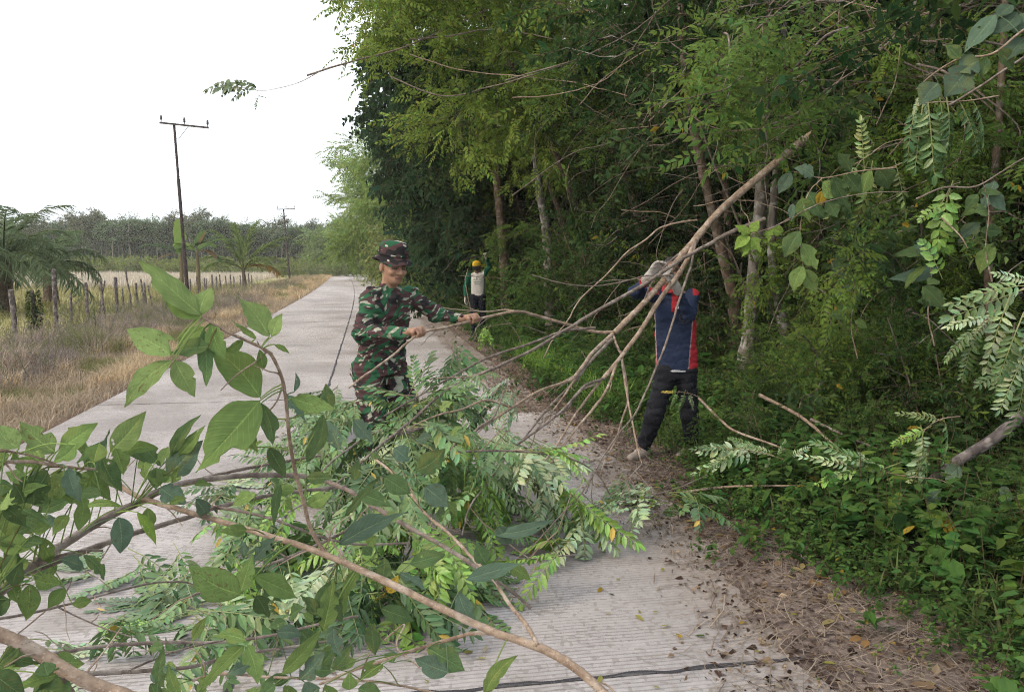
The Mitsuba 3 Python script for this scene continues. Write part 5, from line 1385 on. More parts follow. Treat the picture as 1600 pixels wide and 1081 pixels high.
# ---------------------------------------------------------------- the man with the yellow cap, far along the verge, seen from behind
def capman():
    key = 'person_002'; KEYS.add(key)
    Z0 = 18.5
    NK, CH = P(745, 426, Z0), P(746.5, 439, Z0)
    HP = P(747, 462, Z0)
    SL, SR = P(732.5, 430, Z0), P(757, 427, Z0)          # seen from behind: his left is the picture's left
    EL, WL = P(727.5, 449, Z0 + .05), P(727, 466, Z0 - .10)
    ER, WR = P(765.5, 417, Z0 + .12), P(760, 404, Z0 - .05)
    GR = P(758, 398, Z0 - .08)
    HL, HR = P(741, 468, Z0), P(753, 468, Z0)
    KL, KR = P(740, 494, Z0 - .03), P(754, 494, Z0 + .05)
    AL, AR = P(740, 518, Z0), P(755, 518, Z0 + .1)
    g = float(surface_z(*[np.array([q]) for q in UV(AL[0], AL[1])])[0])
    AL[2] = AR[2] = g + .09
    HC = P(745.5, 416.5, Z0 - .02)
    M = basis([.75, .62, .05], [0, 0, 1])
    lo, hi = bounds([NK, HP, SR, SL, ER, EL, GR, WL, KR, KL, AR, AL, HC], .2); lo[2] = g - .05
    blade = nrm(P(719, 407, Z0 - .3) - GR)
    fd = Field(lo, hi, .009)
    W = nrm((SR - SL) * [1, 1, 0]); sq = (nrm(np.cross(W, Z3)), .66)
    fd.cone(HP, CH, .085, .095, .03, flat=sq); fd.cone(SR, SL, .038, .038, .03); fd.cone(CH, NK, .07, .050, .03, flat=sq); fd.cone(NK - Z3 * .02, HC - Z3 * .04, .056, .052, .02); head(fd, HC, M)
    fd.chain([SR, ER, WR], [.043, .036, .025], .02); fd.chain([SL, EL, WL], [.043, .036, .025], .02)
    grip(fd, WR, GR, blade, .017); open_hand(fd, WL, [0, -.1, -1], [-1, .2, 0], 1, 0, .35)
    for h, k, a in ((HR, KR, AR), (HL, KL, AL)): fd.chain([h, k, a], [.066, .048, .036], .03)
    V, F = fd.mesh(1)
    scene[key] = mikit.ply((V, F), 'skin', smooth=True, color=face_color(V, HC, M, 1.0, (.13, .07, .05)))
    tag(key, 'person in yellow cap and green-sleeved white shirt, seen from behind, one arm raised', 'person')
    GC = (.42, .39, .36)
    fd = Field(*bounds([WR, GR], .11), .007); grip(fd, WR, GR, blade, .017, 1.05, .003); fd.cone(WR, WR - nrm(WR - ER) * .05, .035, .038, .01); put('glove', fd.mesh(1), 'cloth', GC, parent=key)
    fd = Field(*bounds([WL, WL - Z3 * .19], .08), .007); open_hand(fd, WL, [0, -.1, -1], [-1, .2, 0], 1.05, .003, .35); put('glove', fd.mesh(1), 'cloth', GC, parent=key)
    W = nrm((SR - SL) * [1, 1, 0]); fw = np.array([-W[1], W[0], 0]); sq = (fw, .72)
    fd = Field(lo, hi, .009)
    fd.cone(HP + W * .03 + Z3 * .02, CH + W * .035, .130, .140, .04, flat=sq); fd.cone(HP - W * .03 + Z3 * .02, CH - W * .035, .130, .140, .04, flat=sq)
    fd.cone(CH, NK - Z3 * .03, .115, .07, .05, flat=sq); fd.cone(SR - Z3 * .012, SL - Z3 * .012, .052, .052, .05)
    fd.chain([SR, ER, WR], [.064, .054, .042], .03); fd.chain([SL, EL, WL], [.064, .054, .042], .03)
    fd.wrinkle(.007, 12, 23, (1, 1, 1.6)); fd.cut_plane(HP + Z3 * .0, -Z3)
    V, F = fd.mesh(1)
    x = (V - CH) @ W; grn = np.array([.012, .085, .050])
    dl = np.minimum(np.linalg.norm(V - EL, axis=1), np.linalg.norm(V - ER, axis=1))
    C = np.tile(np.array([.50, .48, .45]), (len(V), 1)); C[(np.abs(x) > .150) | (dl < .16)] = grn
    put('shirt', (V, F), 'cloth', C, parent=key)
    # the faint printing across the back
    bk = -fw
    strokes = []
    for (a, b, zz, hh) in [(-.09, -.055, .06, .02), (-.035, -.02, .075, .045), (-.01, .0, .07, .03), (.03, .085, .065, .018), (-.085, -.03, -.005, .022), (-.02, .03, .0, .02), (.04, .08, -.002, .02), (-.07, .06, -.045, .016)]:
        strokes.append(box(CH + bk * .103 + W * (a + b) / 2 + Z3 * (zz - .02), (b - a, .008, hh), np.stack([W, fw, Z3], 1)))
    put('print', join(strokes), 'plain', (.26, .29, .27), smooth=False, parent=key)
    fd = Field(lo, hi, .009)
    fd.cone(HR + Z3 * .06, HL + Z3 * .06, .105, .105, .04)
    for h, k, a in ((HR, KR, AR), (HL, KL, AL)): fd.chain([h, k, a + Z3 * .02], [.098, .080, .066], .04)
    fd.wrinkle(.007, 12, 28); put('trousers', fd.mesh(1), 'cloth', (.013, .014, .022), parent=key)
    for a in (AR, AL):
        lo2, hi2 = bounds([a], .30); lo2[2] = g - .05
        fd = Field(lo2, hi2, .010); shoe(fd, a, [.5, .8, 0], h=.088); flat_sole(fd, g + .002); put('boot', fd.mesh(1), 'plain', (.02, .02, .02), parent=key)
    fd = Field(HC - .22, HC + .22, .008)
    fd.ell(HC + M @ [-.012, 0, .045], np.array([.108, .088, .095]), M, .01); fd.cut_plane(HC + M[:, 2] * .012, -M[:, 2])
    fd.cone(HC + M @ [.07, .03, .030], HC + M @ [.155, .0, .020], .06, .05, .02, flat=(M[:, 2], .14)); fd.cone(HC + M @ [.07, -.03, .030], HC + M @ [.155, .0, .020], .06, .05, .02, flat=(M[:, 2], .14))
    put('cap', fd.mesh(1), 'cloth', (.60, .39, .03), parent=key)
    fd = Field(HC - .2, HC + .2, .008); fd.ell(HC + M @ [-.02, 0, -.005], np.array([.095, .083, .10]), M, .01); fd.ell(HC + M @ [.09, 0, -.02], np.array([.085, .12, .12]), M, .006, cut=True); fd.cut_plane(HC + M[:, 2] * .02, M[:, 2])
    put('hair', fd.mesh(1), 'plain', (.012, .011, .011), parent=key)
    # the long-bladed knife in his raised hand
    k = thing('machete', 'long dark blade held up sideways by the person in the yellow cap', 'machete')
    e = np.cross(blade, [0, 1, 0])
    put('blade', (lambda V: (V, np.array(trimesh.convex.convex_hull(V).faces)) if False else (np.array(trimesh.convex.convex_hull(V).vertices), np.array(trimesh.convex.convex_hull(V).faces)))(
        np.array([GR + blade * t + e * w + np.array([0, y, 0]) for t, w in ((.08, -.018), (.08, .018), (.50, -.030), (.56, .012), (.60, .03)) for y in (-.002, .002)])), 'plain', (.035, .033, .032), smooth=False, parent=k)
    put('handle', tube(np.array([GR - blade * .08, GR + blade * .09]), .017, 7), 'plain', (.05, .035, .025), parent=k)
    # the pale stick he holds off with it
    k = put('cut_twig', tube(spline(PP([(806, 443, Z0 - .1), (775, 434, Z0 - .2), (757, 434, Z0 - .35), (733, 431, Z0 - .5), (716, 431, Z0 - .5)]), 4), [.012, .006], 5), 'twig_bark')
    tag(k, 'thin pale twig crossing behind the shoulders of the person in the yellow cap', 'twig')
capman()
# ---------------------------------------------------------------- the cut branches
rng = np.random.default_rng(88)
def limb(name, owner, rows, r0, r1, bsdf='twig_bark', per=5, rough=.10, sides=8, knots=True):
    """a limb of a branch along points (picture x, picture y, metres north); radii in millimetres"""
    p = PP(rows) if not isinstance(rows, np.ndarray) else rows
    q = spline(p, per)
    L = np.linalg.norm(q[-1] - q[0])
    q[1:-1] += rng.normal(0, 1, (len(q) - 2, 3)) * .0025 * L / max(1, len(q) / 8)
    r = np.interp(np.linspace(0, 1, len(q)), [0, 1], [r0, r1]) * .87 / 1000
    if knots:
        for j in range(len(q)):
            if rng.random() < .07: r[j] *= 1.10
    key = put(name, tube(q, r, sides, rough=rough, seed=int(rng.integers(1e6))), bsdf, parent=owner)
    return q
def H(px, py, h):
    """the point at height h above the road on the line of sight of (px, py)"""
    return P(px, py, (EYE - h) * 1250 / (py - 415))

CUT = thing('cut_branch', 'long forked cut branch held up by two people, its leafy top spread over the road', 'branch')
B = {}
B['main'] = limb('limb', CUT, [(1258, 216, 6.60), (1200, 265, 6.50), (1130, 325, 6.40), (1088, 372, 6.30), (1060, 405, 6.22), (1035, 440, 6.15), (1000, 480, 6.05), (960, 520, 5.95)], 35, 25, sides=12, rough=.08)
d = nrm(P(1258, 216, 6.6) - P(1200, 265, 6.5)); e = P(1258, 216, 6.6)
# the splintered pale cut face
sp = [tube(np.array([e + d * -.005, e + d * .012]), [.0303, .0298], 12)]
for k in range(14):
    a = rng.uniform(0, 6.28); o = nrm(np.cross(d, [math.cos(a), .3, math.sin(a)])) * rng.uniform(.006, .026)
    sp.append(tube(np.array([e + o, e + o * .8 + d * rng.uniform(.03, .11)]), [.012, .002], 5))
put('cut_end', join(sp), 'stem', (.50, .37, .23), smooth=30, parent=CUT)
B['b2'] = limb('limb', CUT, [(1090, 371, 6.29), (1066, 420, 6.15), (1030, 470, 5.98), (1000, 518, 5.83), (970, 558, 5.7), (942, 592, 5.58)], 23, 17, sides=10)
twigs_B = [
    ([(958, 519, 5.95), (928, 518, 5.93), (880, 505, 5.88), (845, 495, 5.8), (811, 487, 5.7), (780, 491, 5.6), (741, 500.5, 5.475), (700, 511, 5.22), (655, 522, 4.985), (610, 558, 4.75), (564, 591, 4.55), (545, 606, 4.5)], 15, 7),
    ([(811, 487, 5.7), (790, 484, 5.72), (760, 487, 5.7), (730, 485, 5.75), (699, 482, 5.75), (680, 478, 5.8)], 7, 4),
    ([(958, 521, 5.95), (928, 549, 5.75), (907, 577, 5.55), (890, 594, 5.4), (842, 611, 5.15), (800, 637, 4.95), (760, 662, 4.8), (715, 690, 4.6)], 17, 7),
    ([(956, 530, 5.9), (921, 566, 5.65), (897, 597, 5.5), (863, 631, 5.3), (846, 650, 5.15), (815, 690, 4.9)], 15, 7),
    ([(958, 524, 5.94), (966, 545, 5.85), (972, 560, 5.8), (981, 620, 5.6), (972, 655, 5.45), (962, 688, 5.35)], 12, 6),
    ([(971, 556, 5.8), (977, 600, 5.6), (984, 640, 5.4), (996, 700, 5.15), (1003, 725, 5.1)], 10, 5),
    ([(966, 562, 5.7), (945, 614, 5.45), (907, 662, 5.2), (876, 702, 5.0), (850, 740, 4.8)], 13, 6),
    ([(942, 592, 5.58), (914, 603, 5.4), (880, 640, 5.2), (845, 668, 5.0), (800, 700, 4.75), (755, 735, 4.5)], 13, 6),
    ([(938, 596, 5.56), (912, 630, 5.35), (890, 662, 5.15), (866, 702, 4.95), (845, 725, 4.8)], 12, 6),
    ([(930, 600, 5.5), (900, 615, 5.4), (886, 640, 5.25), (856, 650, 5.1), (838, 672, 4.95)], 9, 5),
    ([(1195, 342, 6.25), (1140, 364, 6.2), (1110, 381, 6.15), (1060, 408, 6.05), (1010, 442, 5.9), (931, 487, 5.7), (880, 518, 5.6), (828, 549, 5.4), (760, 580, 5.15), (700, 608, 4.95), (640, 660, 4.7)], 19, 9),
    ([(930, 512, 5.8), (880, 518, 5.65), (828, 537, 5.5), (760, 560, 5.3), (700, 592, 5.1), (655, 618, 4.9), (600, 650, 4.7)], 12, 6),
    ([(1089, 344, 6.33), (1060, 348, 6.3), (1030, 357, 6.3), (1010, 374, 6.3), (979, 395, 6.3), (948, 429, 6.25), (907, 467, 6.15), (887, 501, 6.05), (863, 532, 5.95), (849, 560, 5.85)], 9, 5),
    ([(1050, 430, 6.1), (1010, 431, 6.05), (970, 441, 6.0), (925, 447, 5.95), (880, 443, 5.9), (832, 430, 5.9)], 7, 4),
    ([(1088, 374, 6.25), (1078, 420, 6.1), (1061, 470, 5.95), (1040, 537, 5.75), (998, 636, 5.4), (965, 680, 5.2), (935, 725, 5.0), (915, 770, 4.75)], 12, 5),
    ([(1083, 384, 6.28), (1050, 405, 6.2), (1020, 440, 6.1), (1003, 475, 6.05), (985, 500, 6.0)], 9, 6),
    ([(928, 549, 5.75), (900, 590, 5.5), (880, 620, 5.35), (850, 660, 5.2)], 11, 6),
    ([(760, 580, 5.15), (740, 588, 5.05), (700, 590, 4.95), (665, 592, 4.9)], 7, 4),
    ([(800, 637, 4.95), (760, 625, 4.9), (720, 640, 4.8), (680, 650, 4.7), (610, 682, 4.5)], 9, 5),
    ([(962, 688, 5.35), (945, 720, 5.2), (932, 760, 5.0)], 6, 3),
]
for rows, a, b in twigs_B:
    B[len(B)] = limb('twig', CUT, rows, a, b, 'twig_bark' if rng.random() < .75 else 'grey_twig_bark')
# lower twigs buried in the leaves
for rows, a, b in [([(715, 690, 4.6), (690, 720, 4.3), (640, 760, 4.0), (600, 790, 3.8)], 9, 5), ([(715, 706, 4.2), (760, 704, 4.25), (810, 705, 4.3), (870, 711, 4.35), (905, 722, 4.4), (935, 742, 4.45), (953, 772, 4.5)], 7, 5),
                   ([(608, 683, 4.5), (640, 674, 4.6), (664, 667, 4.7)], 11, 11), ([(730, 690, 4.6), (748, 668, 4.7), (772, 650, 4.8), (788, 610, 5.0)], 9, 6), ([(800, 700, 4.75), (770, 745, 4.3), (735, 790, 4.0), (722, 836, 3.8)], 7, 4),
                   ([(925, 745, 4.8), (905, 775, 4.5), (880, 800, 4.2), (840, 845, 3.95), (800, 880, 3.8)], 6, 3), ([(640, 660, 4.7), (590, 700, 4.2), (520, 760, 3.8), (450, 800, 3.5)], 10, 5), ([(560, 690, 4.3), (520, 720, 4.0), (470, 770, 3.7)], 7, 4),
                   ([(1105, 742, 5.4), (1060, 762, 5.15), (1010, 776, 4.95), (962, 786, 4.8)], 6, 4), ([(905, 866, 3.85), (880, 868, 3.8), (840, 872, 3.75), (810, 872, 3.7)], 4, 3), ([(1003, 725, 5.1), (985, 745, 5.0), (970, 775, 4.8)], 5, 3), ([(600, 790, 3.8), (520, 840, 3.4), (400, 890, 3.1), (300, 930, 2.95)], 9, 5)]:
    B[len(B)] = limb('twig', CUT, rows, a, b, 'grey_twig_bark')

# small side twigs and snags along the limbs
SB = [q for k, q in B.items() if k != 'main']
for j in range(90):
    q = SB[int(rng.integers(0, len(SB)))]
    i = int(rng.integers(2, len(q) - 2)); d = nrm(q[i + 1] - q[i]) * .8 + rng.normal(0, .6, 3)
    w = wander(q[i], d, rng.uniform(.06, .45), 4, rng, .18)
    put('twig', tube(w, [.0035, .0016], 5, cap=True), 'twig_bark' if j % 2 else 'grey_twig_bark', parent=CUT)

# compound leaves of the cut top: px, py, height over the road, spread, how many, drift of the tips, tone
PD, PM, PP_, PB, PY = (.062, .118, .042), (.105, .185, .064), (.27, .36, .20), (.175, .30, .058), (.46, .34, .04)
heaps = [
    (520, 610, .45, (32, 20), 9, (-1, .5), PD), (555, 600, .55, (20, 22), 6, (-.6, .7), PM), (470, 700, .35, (30, 26), 7, (-1, .4), PM), (600, 650, .50, (34, 20), 8, (-.5, .8), PP_), (655, 640, .68, (30, 20), 11, (.5, -.1), PM),
    (690, 690, .60, (40, 24), 16, (.2, .7), PM), (640, 700, .5, (44, 26), 9, (-.3, .8), PM), (700, 560, .80, (8, 14), 4, (.1, 1), PM), (672, 600, .62, (14, 18), 6, (.2, .8), PB), (778, 612, .66, (12, 18), 5, (-.6, .5), PP_),
    (745, 690, .50, (36, 20), 8, (.4, .6), PP_), (818, 690, .52, (24, 18), 10, (.3, .6), PP_), (820, 735, .40, (30, 22), 12, (.3, 1), PD), (770, 740, .40, (34, 24), 9, (-.1, 1), PB), (738, 780, .25, (22, 24), 8, (-.1, 1), PB),
    (790, 780, .10, (30, 10), 3, (.8, .2), PM), (905, 735, .42, (10, 18), 4, (.1, 1), PB), (905, 785, .26, (12, 22), 5, (-.1, 1), PP_), (895, 820, .15, (16, 14), 4, (.1, 1), PM), (884, 856, .10, (14, 8), 5, (.3, .6), PB),
    (1020, 785, .12, (30, 18), 12, (-.5, .7), PP_), (970, 780, .18, (24, 12), 5, (-.9, .4), PM), (1052, 752, .22, (22, 14), 5, (.3, .4), PD), (1035, 765, .18, (20, 14), 4, (-.2, .8), PP_),
    (340, 775, .22, (36, 20), 9, (.4, .5), PP_), (440, 790, .25, (50, 26), 12, (.3, .5), PM), (410, 830, .16, (46, 18), 7, (.5, .5), PB), (295, 900, .24, (36, 30), 13, (.1, 1), PP_), (310, 950, .12, (30, 26), 10, (.1, 1), PM),
    (215, 885, .12, (30, 14), 6, (.2, 1), PM), (140, 985, .10, (50, 14), 6, (.5, .5), PM), (190, 1020, .06, (30, 12), 4, (.4, .5), PB), (575, 640, .62, (30, 20), 12, (-.4, .5), PM), (640, 665, .66, (40, 20), 14, (.2, .6), PP_), (600, 690, .60, (40, 24), 12, (0, .8), PD), (540, 655, .58, (26, 22), 9, (-.7, .5), PM), (690, 650, .62, (26, 18), 9, (.5, .4), PM), (500, 880, .20, (36, 26), 10, (-.2, 1), PP_), (540, 840, .30, (40, 26), 10, (-.1, .9), PB),
    (610, 900, .22, (44, 30), 13, (.3, .9), PD), (660, 930, .12, (44, 22), 11, (.5, .8), PM), (660, 840, .28, (34, 26), 9, (.3, .9), PB), (580, 760, .40, (44, 34), 10, (-.1, .9), PM), (530, 710, .42, (36, 30), 8, (-.5, .7), PM),
    (470, 830, .25, (30, 22), 6, (-.3, .9), PB), (420, 960, .10, (30, 20), 5, (.2, .9), PM), (250, 960, .05, (26, 20), 4, (-.6, .4), PP_), (620, 620, .60, (16, 14), 3, (-.3, .4), PD), (700, 860, .14, (30, 20), 6, (.6, .7), PM), (560, 940, .10, (40, 20), 6, (0, .9), PD),
]
rl = np.random.default_rng(89); pile = []
FT = [pinnate(n, w, ll, dr_, np.random.default_rng(200 + i), fine=True, jitter=.09) for i, (n, w, ll, dr_) in enumerate([(9, .38, .200, .25), (10, .36, .185, .45), (8, .40, .215, .15), (10, .35, .180, .6), (9, .38, .20, -.1), (7, .46, .23, .3)])]
allB = np.vstack([q for k, q in B.items() if k != 'main'])
for (px, py, h, (sx, sy), n, (dx, dy), tone) in heaps:
    left = int(n * (1.0 if px < 300 else 2.0 if px < 800 else 1.5 if px < 860 else 1.1))
    while left > 0:
        hh = max(.05, h + rl.normal(0, .09))
        root = H(px + rl.normal(0, sx * .8), py + rl.normal(0, sy * .8), hh)
        nb = allB[np.argmin(((allB - root) ** 2).sum(1))]; gap = np.linalg.norm(nb - root)
        if gap < .5: root = root + (nb - root) * .3
        main = nrm(np.array([dx * .8 + rl.normal(0, .45), rl.normal(-.2, .4), -dy * .35 + rl.normal(0, .2)]))
        side = nrm(np.cross(main, [0, 0, 1.0])); m = int(rl.integers(3, 6)); left -= m
        tone_s = np.array(tone) if rl.random() < .7 else np.array([PD, PM, PP_, PB][int(rl.integers(0, 4))])
        flip = np.array([rl.normal(0, .35), -.3 + rl.normal(0, .3), 1.0])
        for j in range(m):
            a = root + main * .035 * j + rl.normal(0, .008, 3)
            ang = (j - (m - 1) / 2) * .42 + rl.normal(0, .12)
            L = rl.uniform(.22, .36) * (1 if h > .09 else .8)
            d = nrm(main * math.cos(ang) + side * math.sin(ang) + [0, 0, rl.normal(-.08, .12)])
            if a[2] + d[2] * L < .03: d[2] = max(d[2], (.03 - a[2]) / L); d = nrm(d)
            V, F, ids = FT[int(rl.integers(0, len(FT)))]
            M = frames(d[None], (flip + rl.normal(0, .15, 3))[None]) * L
            C = leaf_colors(ids, tone_s * rl.uniform(.85, 1.15), rl, 1, .10, stem=(.17, .20, .07), yellow=.006)
            V, F, C = scatter(V, F, M, a[None], C)
            V[:, 2] = np.maximum(V[:, 2], .004 + .01 * rl.random())
            pile.append((np.linalg.norm(a - CAM) / L, V, F, C))
pile.sort(key=lambda q: q[0])
for q in pile[:290]:
    put('leaf', (q[1], q[2]), 'frond', q[3], smooth=False, parent=CUT)
V, F, C = joinc([q[1:] for q in pile[290:]])
k = put('foliage', (V, F), 'frond', C, smooth=False, parent=CUT); labels[k] = {'kind': 'stuff'}

# ---------------------------------------------------------------- broad-leaved branches lying close to the camera
NEAR = {}
def near_branch(label):
    k = thing('leafy_branch', label, 'branch'); NEAR[k] = []; return k
def nl(owner, rows, r0, r1, bsdf='twig_bark', name='limb'):
    q = limb(name, owner, rows, r0, r1, bsdf, sides=10, rough=.09, per=7); NEAR[owner].append(q); return q
A1 = near_branch('smooth light-brown branch slanting across the foreground to the bottom edge, with large leaves')
nl(A1, [(140, 728, 2.05), (185, 757, 2.0), (222, 778, 1.96), (300, 801, 1.88), (400, 831, 1.80), (500, 863, 1.72), (600, 907, 1.64), (690, 950, 1.58), (770, 986, 1.54), (850, 1014, 1.50), (900, 1044, 1.46), (945, 1084, 1.42), (990, 1130, 1.38)], 6.5, 10.5)
nl(A1, [(840, 1008, 1.50), (822, 975, 1.62), (797, 945, 1.75), (770, 905, 1.92), (735, 868, 2.08), (700, 832, 2.25), (662, 800, 2.4), (645, 775, 2.5), (618, 742, 2.6), (585, 716, 2.7)], 5.5, 5, name='twig')
nl(A1, [(764, 902, 1.95), (780, 910, 1.94), (797, 922, 1.93), (815, 936, 1.92), (829, 950, 1.92)], 4.5, 5, 'grey_twig_bark', 'twig')
nl(A1, [(770, 988, 1.54), (735, 990, 1.62), (690, 1002, 1.7), (640, 1017, 1.8), (600, 1031, 1.9), (545, 1049, 2.0), (500, 1068, 2.05)], 5, 4, name='twig')
nl(A1, [(528, 878, 1.71), (512, 866, 1.72), (498, 848, 1.72), (484, 822, 1.71), (474, 782, 1.68), (461, 735, 1.64), (453, 691, 1.60), (449, 650, 1.57), (446, 618, 1.55), (439, 586, 1.53), (424, 555, 1.50), (408, 543, 1.48), (380, 530, 1.46), (350, 516, 1.44), (315, 494, 1.42)], 5.5, 2.6, name='twig')
A2 = near_branch('grey-brown forked branch rising from the left edge over the road')
nl(A2, [(-90, 985, 1.35), (-40, 955, 1.45), (0, 924, 1.55), (51, 883, 1.65), (101, 849, 1.75), (150, 818, 1.85), (188, 797, 1.92), (216, 786, 1.97), (240, 772, 2.05), (277, 757, 2.15), (337, 747, 2.3), (405, 742, 2.45), (483, 745, 2.6), (540, 764, 2.55), (571, 783, 2.5), (622, 814, 2.4), (680, 846, 2.3), (730, 876, 2.15), (766, 902, 1.96)], 13, 7, 'grey_twig_bark')
nl(A2, [(277, 757, 2.15), (316, 748, 2.3), (354, 738, 2.45), (422, 725, 2.7), (500, 712, 3.0)], 7, 5, 'grey_twig_bark', 'twig')
nl(A2, [(20, 905, 1.6), (57, 889, 1.72), (110, 869, 1.85), (169, 847, 2.0), (216, 831, 2.1), (290, 809, 2.25), (337, 793, 2.4), (405, 777, 2.6), (469, 767, 2.8), (540, 760, 3.0)], 9.5, 7, 'grey_twig_bark', 'twig')
nl(A2, [(337, 793, 2.4), (370, 797, 2.4), (430, 812, 2.4), (500, 838, 2.45), (560, 850, 2.5), (640, 848, 2.6)], 6, 4, 'grey_twig_bark', 'twig')
nl(A2, [(60, 880, 1.7), (92, 868, 1.78), (130, 860, 1.85), (160, 860, 1.9)], 5, 3, 'grey_twig_bark', 'twig')
A3 = near_branch('thick branch end at the lower left corner running into the bottom edge')
nl(A3, [(-80, 972, 1.15), (-30, 980, 1.17), (0, 991, 1.18), (34, 1005, 1.19), (67, 1024, 1.2), (101, 1046, 1.2), (152, 1071, 1.2), (200, 1088, 1.2), (260, 1112, 1.2)], 11.5, 12.5)
nl(A3, [(67, 1026, 1.2), (90, 1050, 1.3), (110, 1075, 1.35), (135, 1110, 1.4)], 5, 4, 'grey_twig_bark', 'twig')
A4 = near_branch('thin dark twig arching from the left edge above the grooved concrete')
nl(A4, [(-40, 972, 1.9), (0, 966, 2.0), (50, 957, 2.1), (101, 945, 2.2), (169, 927, 2.35), (236, 911, 2.5), (287, 909, 2.6), (305, 916, 2.7)], 5, 3, 'grey_twig_bark')
nl(A4, [(86, 950, 2.18), (100, 930, 2.2), (108, 915, 2.2), (111, 905, 2.2)], 2.6, 2, 'grey_twig_bark', 'twig')
nl(A4, [(90, 948, 2.18), (125, 965, 2.2), (165, 982, 2.2), (205, 994, 2.2)], 2.8, 1.8, 'grey_twig_bark', 'twig')
nl(A4, [(70, 955, 2.15), (40, 980, 2.2), (25, 992, 2.2)], 2.6, 2, 'grey_twig_bark', 'twig')
A5 = near_branch('dark branch lying low along the bottom of the picture, left of centre')
nl(A5, [(60, 1032, 2.3), (88, 1021, 2.4), (169, 1008, 2.5), (270, 1003, 2.6), (337, 1003, 2.65), (420, 993, 2.7), (500, 974, 2.8), (560, 962, 2.9)], 8, 5, 'grey_twig_bark')
nl(A5, [(130, 1052, 2.15), (180, 1050, 2.2), (236, 1047, 2.25), (304, 1040, 2.3), (370, 1022, 2.4), (439, 1013, 2.5), (520, 1000, 2.6)], 8, 5, 'grey_twig_bark', 'twig')
nl(A5, [(205, 1045, 2.2), (260, 1022, 2.3), (300, 1010, 2.4), (350, 1000, 2.6)], 4, 3, 'grey_twig_bark', 'twig')
nl(A5, [(300, 1062, 2.1), (350, 1052, 2.15), (430, 1058, 2.1), (520, 1060, 2.05), (600, 1066, 2.0), (680, 1082, 1.95)], 5, 3.5, 'twig_bark', 'twig')
nl(A5, [(432, 1012, 2.5), (436, 985, 2.4), (440, 968, 2.4)], 4, 3, 'grey_twig_bark', 'twig')
nl(A5, [(600, 1000, 2.3), (632, 975, 2.3), (620, 1010, 2.2), (655, 1042, 2.1)], 3, 2.5, 'twig_bark', 'twig')
A6 = near_branch('slender green-stemmed branch entering from the left edge below the dry grass')
nl(A6, [(-60, 725, 1.35), (0, 722, 1.4), (45, 721, 1.43), (90, 727, 1.46), (120, 731, 1.48), (150, 733, 1.5)], 4, 3)
nl(A6, [(-20, 705, 1.38), (20, 706, 1.4), (60, 715, 1.44), (100, 729, 1.47)], 2.5, 2, name='twig')

rh = np.random.default_rng(90)
def big_leaf(owner, bx, by, tx, ty, w, Z, tone='m', dz=0.0, up=.5, fold=.28, curl=.22, stalk=True):
    """a broad leaf from its stalk end (bx, by) to its tip (tx, ty); w = breadth in picture pixels; dz = how much farther the tip is"""
    a, b = P(bx, by, Z), P(bx + (tx - bx) * 1.04, by + (ty - by) * 1.04, Z + dz); w = w * 1.0
    x = b - a; L = np.linalg.norm(x); x = x / L
    tc = nrm(CAM - (a + b) / 2)
    n = tc * .85 + np.array([0, 0, up]) + rh.normal(0, .18, 3)
    Mx = frames(x[None], n[None])[0]
    W = w / FOC * Z / 2
    nt, ss = 21, np.array([-1, -.8, -.55, -.3, -.06, .06, .3, .55, .8, 1.0]); ns = len(ss)
    t = np.linspace(0, 1, nt)
    sk = rh.uniform(.78, .95); out = np.sin(np.pi * t ** sk) ** rh.uniform(.78, .95) * (1 - .45 * t ** 4)
    fold = fold * rh.uniform(.3, 1.9); curl = curl * rh.uniform(-.3, 1.8); tw = rh.normal(0, .35); sway = rh.normal(0, .05) * L
    rows = []
    ph = rh.uniform(0, 6); torn = rh.random()
    for s in ss:
        bite = 1.0
        if abs(s) > .5:
            nz = meshkit.noise(np.stack([t * 8 + ph + np.sign(s), 0 * t + ph, 0 * t], -1))
            deep = .55 * sst(.62, .80, nz) if torn < .35 else .30 * sst(.75, .9, nz) if torn < .6 else .05 * nz
            bite = 1 - deep * (abs(s) - .45) / .55
        y = s * W * out * bite
        z = fold * np.abs(y) * (1 - .4 * abs(s)) - curl * L * np.clip(t - .35, 0, 1) ** 2 * 1.2 + .016 * L * np.sin(t * 22 + 3 * s) * abs(s) + .04 * L * np.sin(t * 5 + ph) * s + tw * y * (t - .3)
        rows.append(np.stack([t * L, y + sway * np.sin(np.pi * t), z], -1))
    V = np.stack(rows, 1)
    i, j = np.meshgrid(np.arange(nt - 1), np.arange(ns - 1), indexing='ij')
    q = np.stack([i * ns + j, i * ns + j + 1, (i + 1) * ns + j + 1, (i + 1) * ns + j], -1)
    keep = np.ones((nt - 1, ns - 1), bool)
    if torn > .86:
        for _ in range(int(rh.integers(1, 3))):
            keep[int(rh.integers(3, nt - 4)), int(rh.choice([1, 2, 6, 7]))] = False
    q = q[keep]
    F = np.vstack([q[:, [0, 1, 2]], q[:, [0, 2, 3]]])
    ku, kv = 4.0 * 'mldtby'.index(tone), 4.0 * int(rh.integers(1, 400))
    uv = np.stack(np.broadcast_arrays(t[:, None] * .999 + ku, ss[None] + kv), -1).reshape(-1, 2)
    Vw = V.reshape(-1, 3) @ Mx.T + a
    if stalk:
        pts = np.vstack(NEAR[owner]); k = np.argmin(((pts - a) ** 2).sum(1)); g = np.linalg.norm(pts[k] - a)
        if .006 < g < .22:
            m = (a + pts[k]) / 2 + [0, 0, .06 * g]
            sV, sF = tube(spline(np.array([pts[k], m, a]), 4), [.0016, .0011], 5)
            F = np.vstack([F, sF + len(Vw)]); Vw = np.vstack([Vw, sV]); uv = np.vstack([uv, np.tile([ku + .5, kv + .0], (len(sV), 1))])
    put('leaf', (Vw, F), 'broad_leaf', None, smooth=True, parent=owner, uv=uv)
